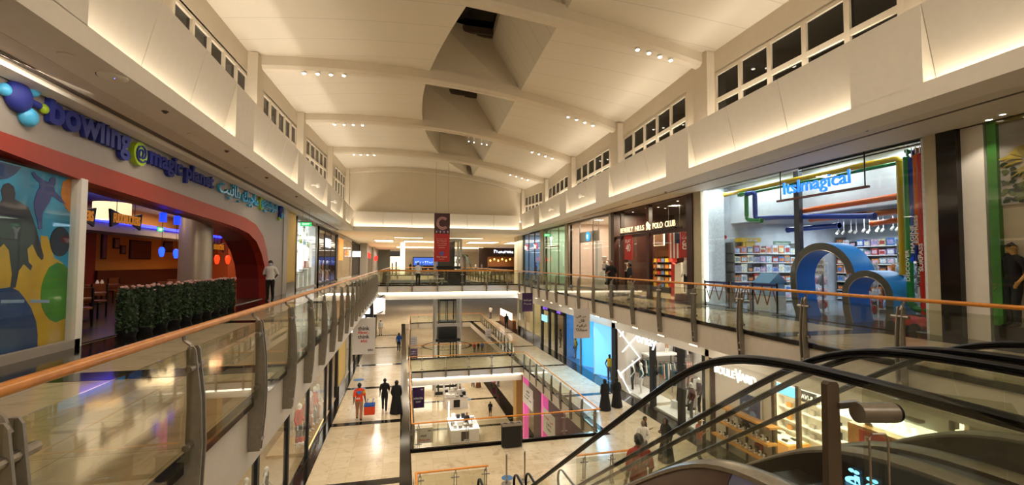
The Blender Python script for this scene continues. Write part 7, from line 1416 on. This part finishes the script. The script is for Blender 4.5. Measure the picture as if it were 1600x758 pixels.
# ================================================================== FAR HALL
TL = E_('ceiling trough glow', '#fff1d6', 3)
for k, (x0, x1, y0, y1, l) in enumerate(((-.9, 2.2, 50.5, 52, 'oval looking bright ceiling light nearest the end wall'), (4.8, 9.0, 50.2, 51.4, 'bright ceiling light behind the red banner'), (-3.4, -1.2, 57, 62, 'square bright ceiling light near the west shops'), (0.2, 5.2, 58, 62, 'long bright ceiling light left of the lift'), (8.6, 12.5, 58, 63, 'long bright ceiling light right of the lift'), (14, 19, 58, 63, 'long bright ceiling light near the cafe'), (-1, 6, 78, 84, 'far bright ceiling light down the hall'), (8, 14, 78, 84, 'far bright ceiling light beyond the palm'))):
    t = T('ceiling_light', l, 'lamp', ((x0+x1)/2, (y0+y1)/2, 4.5)); MB().box(x0, y0, 4.5, x1, y1, 4.54).build('diffuser', TL, t); m = MB(); m.box(x0-.1, y0-.1, 4.46, x1+.1, y0, 4.56); m.box(x0-.1, y1, 4.46, x1+.1, y1+.1, 4.56); m.box(x0-.1, y0, 4.46, x0, y1, 4.56); m.box(x1, y0, 4.46, x1+.1, y1, 4.56); m.build('frame', CREAM2, t)
t = T('cafe_front', 'dark wooden cafe front with a white glowing sign at the end of the hall', 'shopfront', (16, 82, 0)); CAF = M('cafe dark wood', '#2a160d', .5)
m = MB(); m.box(13.4, 80, 0, 15.0, 80.5, 4.5); m.box(15, 80, 2.9, 21, 80.5, 4.5); m.box(20, 80, 0, 21, 80.5, 3); m.build('surround', CAF, t); MB().box(15, 84, 0, 21, 84.2, 3).build('back_wall', M('cafe ochre', '#7a4a22', .6), t); MB().box(15.2, 80.3, 0, 20, 80.8, 1.1).build('counter', CAF, t)
marks('lettering', (16.2, 79.98, 3.6), (1, 0, 0), UP, 3.6, .5, .05, E_('cafe sign glow', '#dfe9ff', 4), t, 9, 2)
for k in range(6): m = MB(); m.ell((15.8+.75*k, 81.5, 2.2+.25*(k % 2)), .14, .14, .18); m.build('pendant', E_('cafe pendant', '#ffb24a', 6), t, True)
area((17.5, 82, 2.85), 4, 2, 120, WARM)
t = T('palm_tree', 'dark potted palm tree beside the lift at the far hall', 'plant', (8.4, 62.6, 0)); m = MB(); m.lathe((8.4, 63, 0), [(.35, 0), (.45, .6), (.4, .62)]); m.build('pot', BLK, t); m = MB(); m.tube([(8.4, 63, .5), (8.45, 63, 1.6), (8.35, 63, 2.6)], .1, 8); m.build('trunk', TW, t, True); m = MB()
for k in range(16):
    a = k*2.4; q = [Vector((8.35+s*1.3*math.cos(a), 63+s*1.3*math.sin(a), 2.6+1.2*s-1.9*s*s*(.6+.5*(k % 3)))) for s in np.linspace(0, 1, 6)]
    for p0, p1 in zip(q, q[1:]): d = (p1-p0).cross(Vector((0, 0, 1))).normalized()*.16; m.face([p0-d, p0+d, p1+d*.8-Vector((0, 0, .05)), p1-d*.8-Vector((0, 0, .05))])
m.build('fronds', M('dark palm green', '#1c2614', .6, noise=.3), t)
S('trim_hall_column', MB().box(-.3, 64, 0, .35, 64.6, 4.5), E_('lit white column', '#f3f0ea', .9)); S('wall_hall', MB().box(-5, 100, 0, -2.6, 101, 4.5), M('grey green hall panel', '#6f776c', .5))
t = T('far_screen', 'blue glowing far shop window down the hall beside the white column', 'screen', (5, 110, 0)); MB().box(2.6, 110, 1.2, 8.5, 110.1, 3.0).build('panel', E_('blue window', '#2f58b8', 1.0), t); MB().box(2.4, 110.1, 0, 8.7, 110.2, 3.2).build('frame', DARK, t); marks('shapes', (3, 109.98, 1.7), (1, 0, 0), UP, 5, .5, .02, E_('pale window shapes', '#a9c8ff', 1.0), t, 9, 4)
t = T('dark_kiosk', 'dark square display case before the lift on the upper level', 'kiosk', (5.2, 62.8, 0)) if 0 else None
t = T('lobby_cabinet', 'black cabinet on the upper bridge beyond the rail beside the lift', 'cabinet', (4.2, 36.2, 0)); MB().box(3.5, 35.4, 0, 4.9, 35.9, .98).build('body', BLK, t); MB().box(3.45, 35.35, .98, 4.95, 35.95, 1.02).build('top', GREY, t)
t = T('bench', 'pale low bench on the upper bridge left of the black cabinet', 'bench', (2.6, 35.7, 0)); MB().box(2.0, 35.4, .38, 3.2, 35.9, .46).build('seat', CREAM2, t); [MB().box(x, 35.45, 0, x+.1, 35.85, .38).build('leg', STEEL, t) for x in (2.1, 3.0)]
for k, (x0, x1, c, g, l) in enumerate(((-4, -.5, '#e8dcc0', 1.2, 'far glowing cream shop window west of the white column'), (10, 14, '#efe6d2', 1.2, 'far glowing white shop window behind the palm'), (22, 27, '#e6d2a8', .9, 'far glowing shop window beyond the cafe'))):
    t = T('shopfront', l, 'shopfront', ((x0+x1)/2, 109, 0)); MB().box(x0, 109, .2, x1, 109.1, 3.3).build('lit_window', E_('far window glow %d' % k, c, g), t); m = MB(); m.box(x0-.3, 108.9, 0, x0, 109.2, 4.5); m.box(x1, 108.9, 0, x1+.3, 109.2, 4.5); m.box(x0, 108.9, 3.3, x1, 109.2, 4.5); m.build('frame', [DARK, GREY, DWOOD][k], t)
    for q in range(3): MB().box(lerp(x0, x1, .2+.25*q), 108.85, .2, lerp(x0, x1, .28+.25*q), 108.95, 1.4+.3*q).build('display', [BLK, TW, CNAVY][q], t)
for k in range(4): human('person', 'distant shopper in %s in the far hall' % ['black', 'white', 'grey', 'blue'][k], 'person', ([1.5, 12.2, 13.6, 4.0][k], [88, 76, 78, 96][k], 0), 1.0*k, STAND, 1.7, SKIN, [CB, CW, CG, CBL][k], 'short', CNAVY, shoes=CB, hair=HAIR)

t = T('reflected_letters', 'small cyan reflected Arabic letters added low inside the nearest escalator beside the guard post', 'sign', (3.3, 2.65, -.08)); lettering('letters', arab('قة'), (3.305, 2.78, -.07), EASTR, UP, .26, .14, .008, E_('cyan letter reflection', '#7fd4ff', 2), t, .02)  # reflection of a sign, put in as glowing letters on the skirt
# ================================================================== CEILING FITTINGS
SPK = M('speaker grille', '#7d7368', .6, noise=.1); 
def rim(x, y, z, r, label, name='ceiling_speaker', cat='speaker', mat=None):
    t = T(name, label, cat, (x, y, z)); m = MB(); m.lathe((x, y, z-.02), [(r, .02), (r, .005), (r*.9, .0), (r*.85, .004)], 24); m.build('ring', CREAM2, t); m = MB(); m.cyl((x, y, z-.014), (x, y, z-.01), r*.86, n=24); m.build('grille', mat or SPK, t)
for k, y in enumerate((7.45, 11.45, 15.2, 19.4, 24)): rim(-4.6, y, 4.5, .1 if k == 0 else .14, 'round %s in the west soffit, %s from the bowling poster' % ('lamp' if k == 0 else 'speaker', ORD[k]))
for k, (x, y) in enumerate(((9.85, 5.15), (10.1, 10.4), (10.3, 13.3), (10.8, 20), (11.2, 27))): rim(x, y, 4.62, .17, 'round speaker in the east soffit, %s from the palm poster' % ORD[k])
for k, (x, y, z) in enumerate(((-4.5, 6.1, 4.5), (-4.45, 9.8, 4.5), (-4.45, 12.9, 4.5), (-4.5, 16.6, 4.5), (-4.5, 21, 4.5), (9.7, 6.35, 4.62), (10.0, 7.7, 4.62), (10.2, 11.8, 4.62), (10.6, 16.5, 4.62))):
    t = T('smoke_detector', 'small dark smoke detector in the %s soffit, %s along' % ('west' if k < 5 else 'east', ORD[k if k < 5 else k-5]), 'detector', (x, y, z)); m = MB(); m.lathe((x, y, z-.05), [(.012, 0), (.035, .012), (.04, .03), (.06, .04), (.06, .05)], 14); m.build('body', M('detector grey', '#5a524a', .5), t, True)
t = T('wifi_access_point', 'white round wifi access point with a blue light in the west soffit', 'access point', (-4.42, 8.15, 4.5)); m = MB(); m.lathe((-4.42, 8.15, 4.44), [(.05, 0), (.16, .012), (.19, .04), (.19, .06)], 28); m.build('cover', CREAM2, t, True); m = MB(); m.ell((-4.36, 8.08, 4.445), .008, .008, .006, 8, 5); m.build('status_light', E_('status blue', '#3f6bff', 6), t); m = MB(); m.tube([(-4.42+.2*math.cos(a), 8.15+.2*math.sin(a), 4.49) for a in np.linspace(1.2, 3.8, 12)], .008, 5); m.build('cable', DARK, t)
# spotlights on the ribs
names = {2: 'first', 3: 'second', 4: 'third', 5: 'fourth'}
for i in (2, 3, 4, 5):
    for side, ts in (('west', (.1, .128, .156, .184)), ('east', (.81, .84, .87, .9))):
        if i == 2 and side == 'west': continue
        for k, tt in enumerate(ts):
            p = rib_pt(i, tt, -.1); t = T('rib_spotlight', 'bright spotlight under the %s visible ceiling rib, %s of four on the %s' % (names[i], ORD[k], side), 'lamp', p, 'spotlights under the ceiling ribs')
            m = MB(); m.lathe((p.x, p.y, p.z-.06), [(.05, 0), (.075, .0), (.08, .06), (.06, .07)], 14); m.build('housing', WHITE, t); m = MB(); m.ell((p.x, p.y, p.z-.06), .06, .06, .035, 10, 6); m.build('lens', E_('spot lens', '#fff6e0', 14), t, True)
for k, tt in enumerate((.55, .57, .6, .62)):
    p = rib_pt(4, tt, -.1); t = T('track_spotlight', 'hanging tubular spotlight at the middle of the third rib, %s from the west' % ORD[k], 'lamp', p); m = MB(); m.cyl((p.x, p.y, p.z), (p.x, p.y, p.z-.3), .035, n=10); m.build('housing', WHITE, t); m = MB(); m.ell((p.x, p.y, p.z-.3), .035, .035, .03, 10, 6); m.build('lens', E_('spot lens', '#fff6e0', 14), t)
for k, (x, y, z) in enumerate(((LF+.12, 23.6, 5.45), (LF+.12, 29.6, 5.45), (RF(24)-.12, 23.8, 5.5), (RF(30)-.12, 30.2, 5.5))):
    t = T('wall_camera', 'white round bracket camera on the %s lit fascia, %s one' % ('west' if k < 2 else 'east', ['nearer', 'farther'][k % 2]), 'camera', (x, y, z)); m = MB(); m.ell((x, y, z), .13, .13, .14); m.build('dome', WHITE, t, True); m = MB(); s = -1 if k < 2 else 1; m.cyl((x, y, z), (x+s*.3, y, z), .05, n=10); m.build('arm', WHITE, t)
for k in range(16):
    y = 9+1.7*k; t = T('linear_light', 'thin bright linear lamp under the east walkway edge, %s from the escalators' % ORD[k], 'lamp', (RR(y)+.06, y, -.62), 'linear lamps under the walkway'); m = MB(); m.box(RR(y)+.02, y, -.64, RR(y)+.1, y+.4, -.6); m.build('body', WHITE, t); m = MB(); m.box(RR(y)+.008, y+.03, -.636, RR(y)+.02, y+.37, -.608); m.build('diffuser', E_('linear glow', '#fff2d8', 2.2), t)
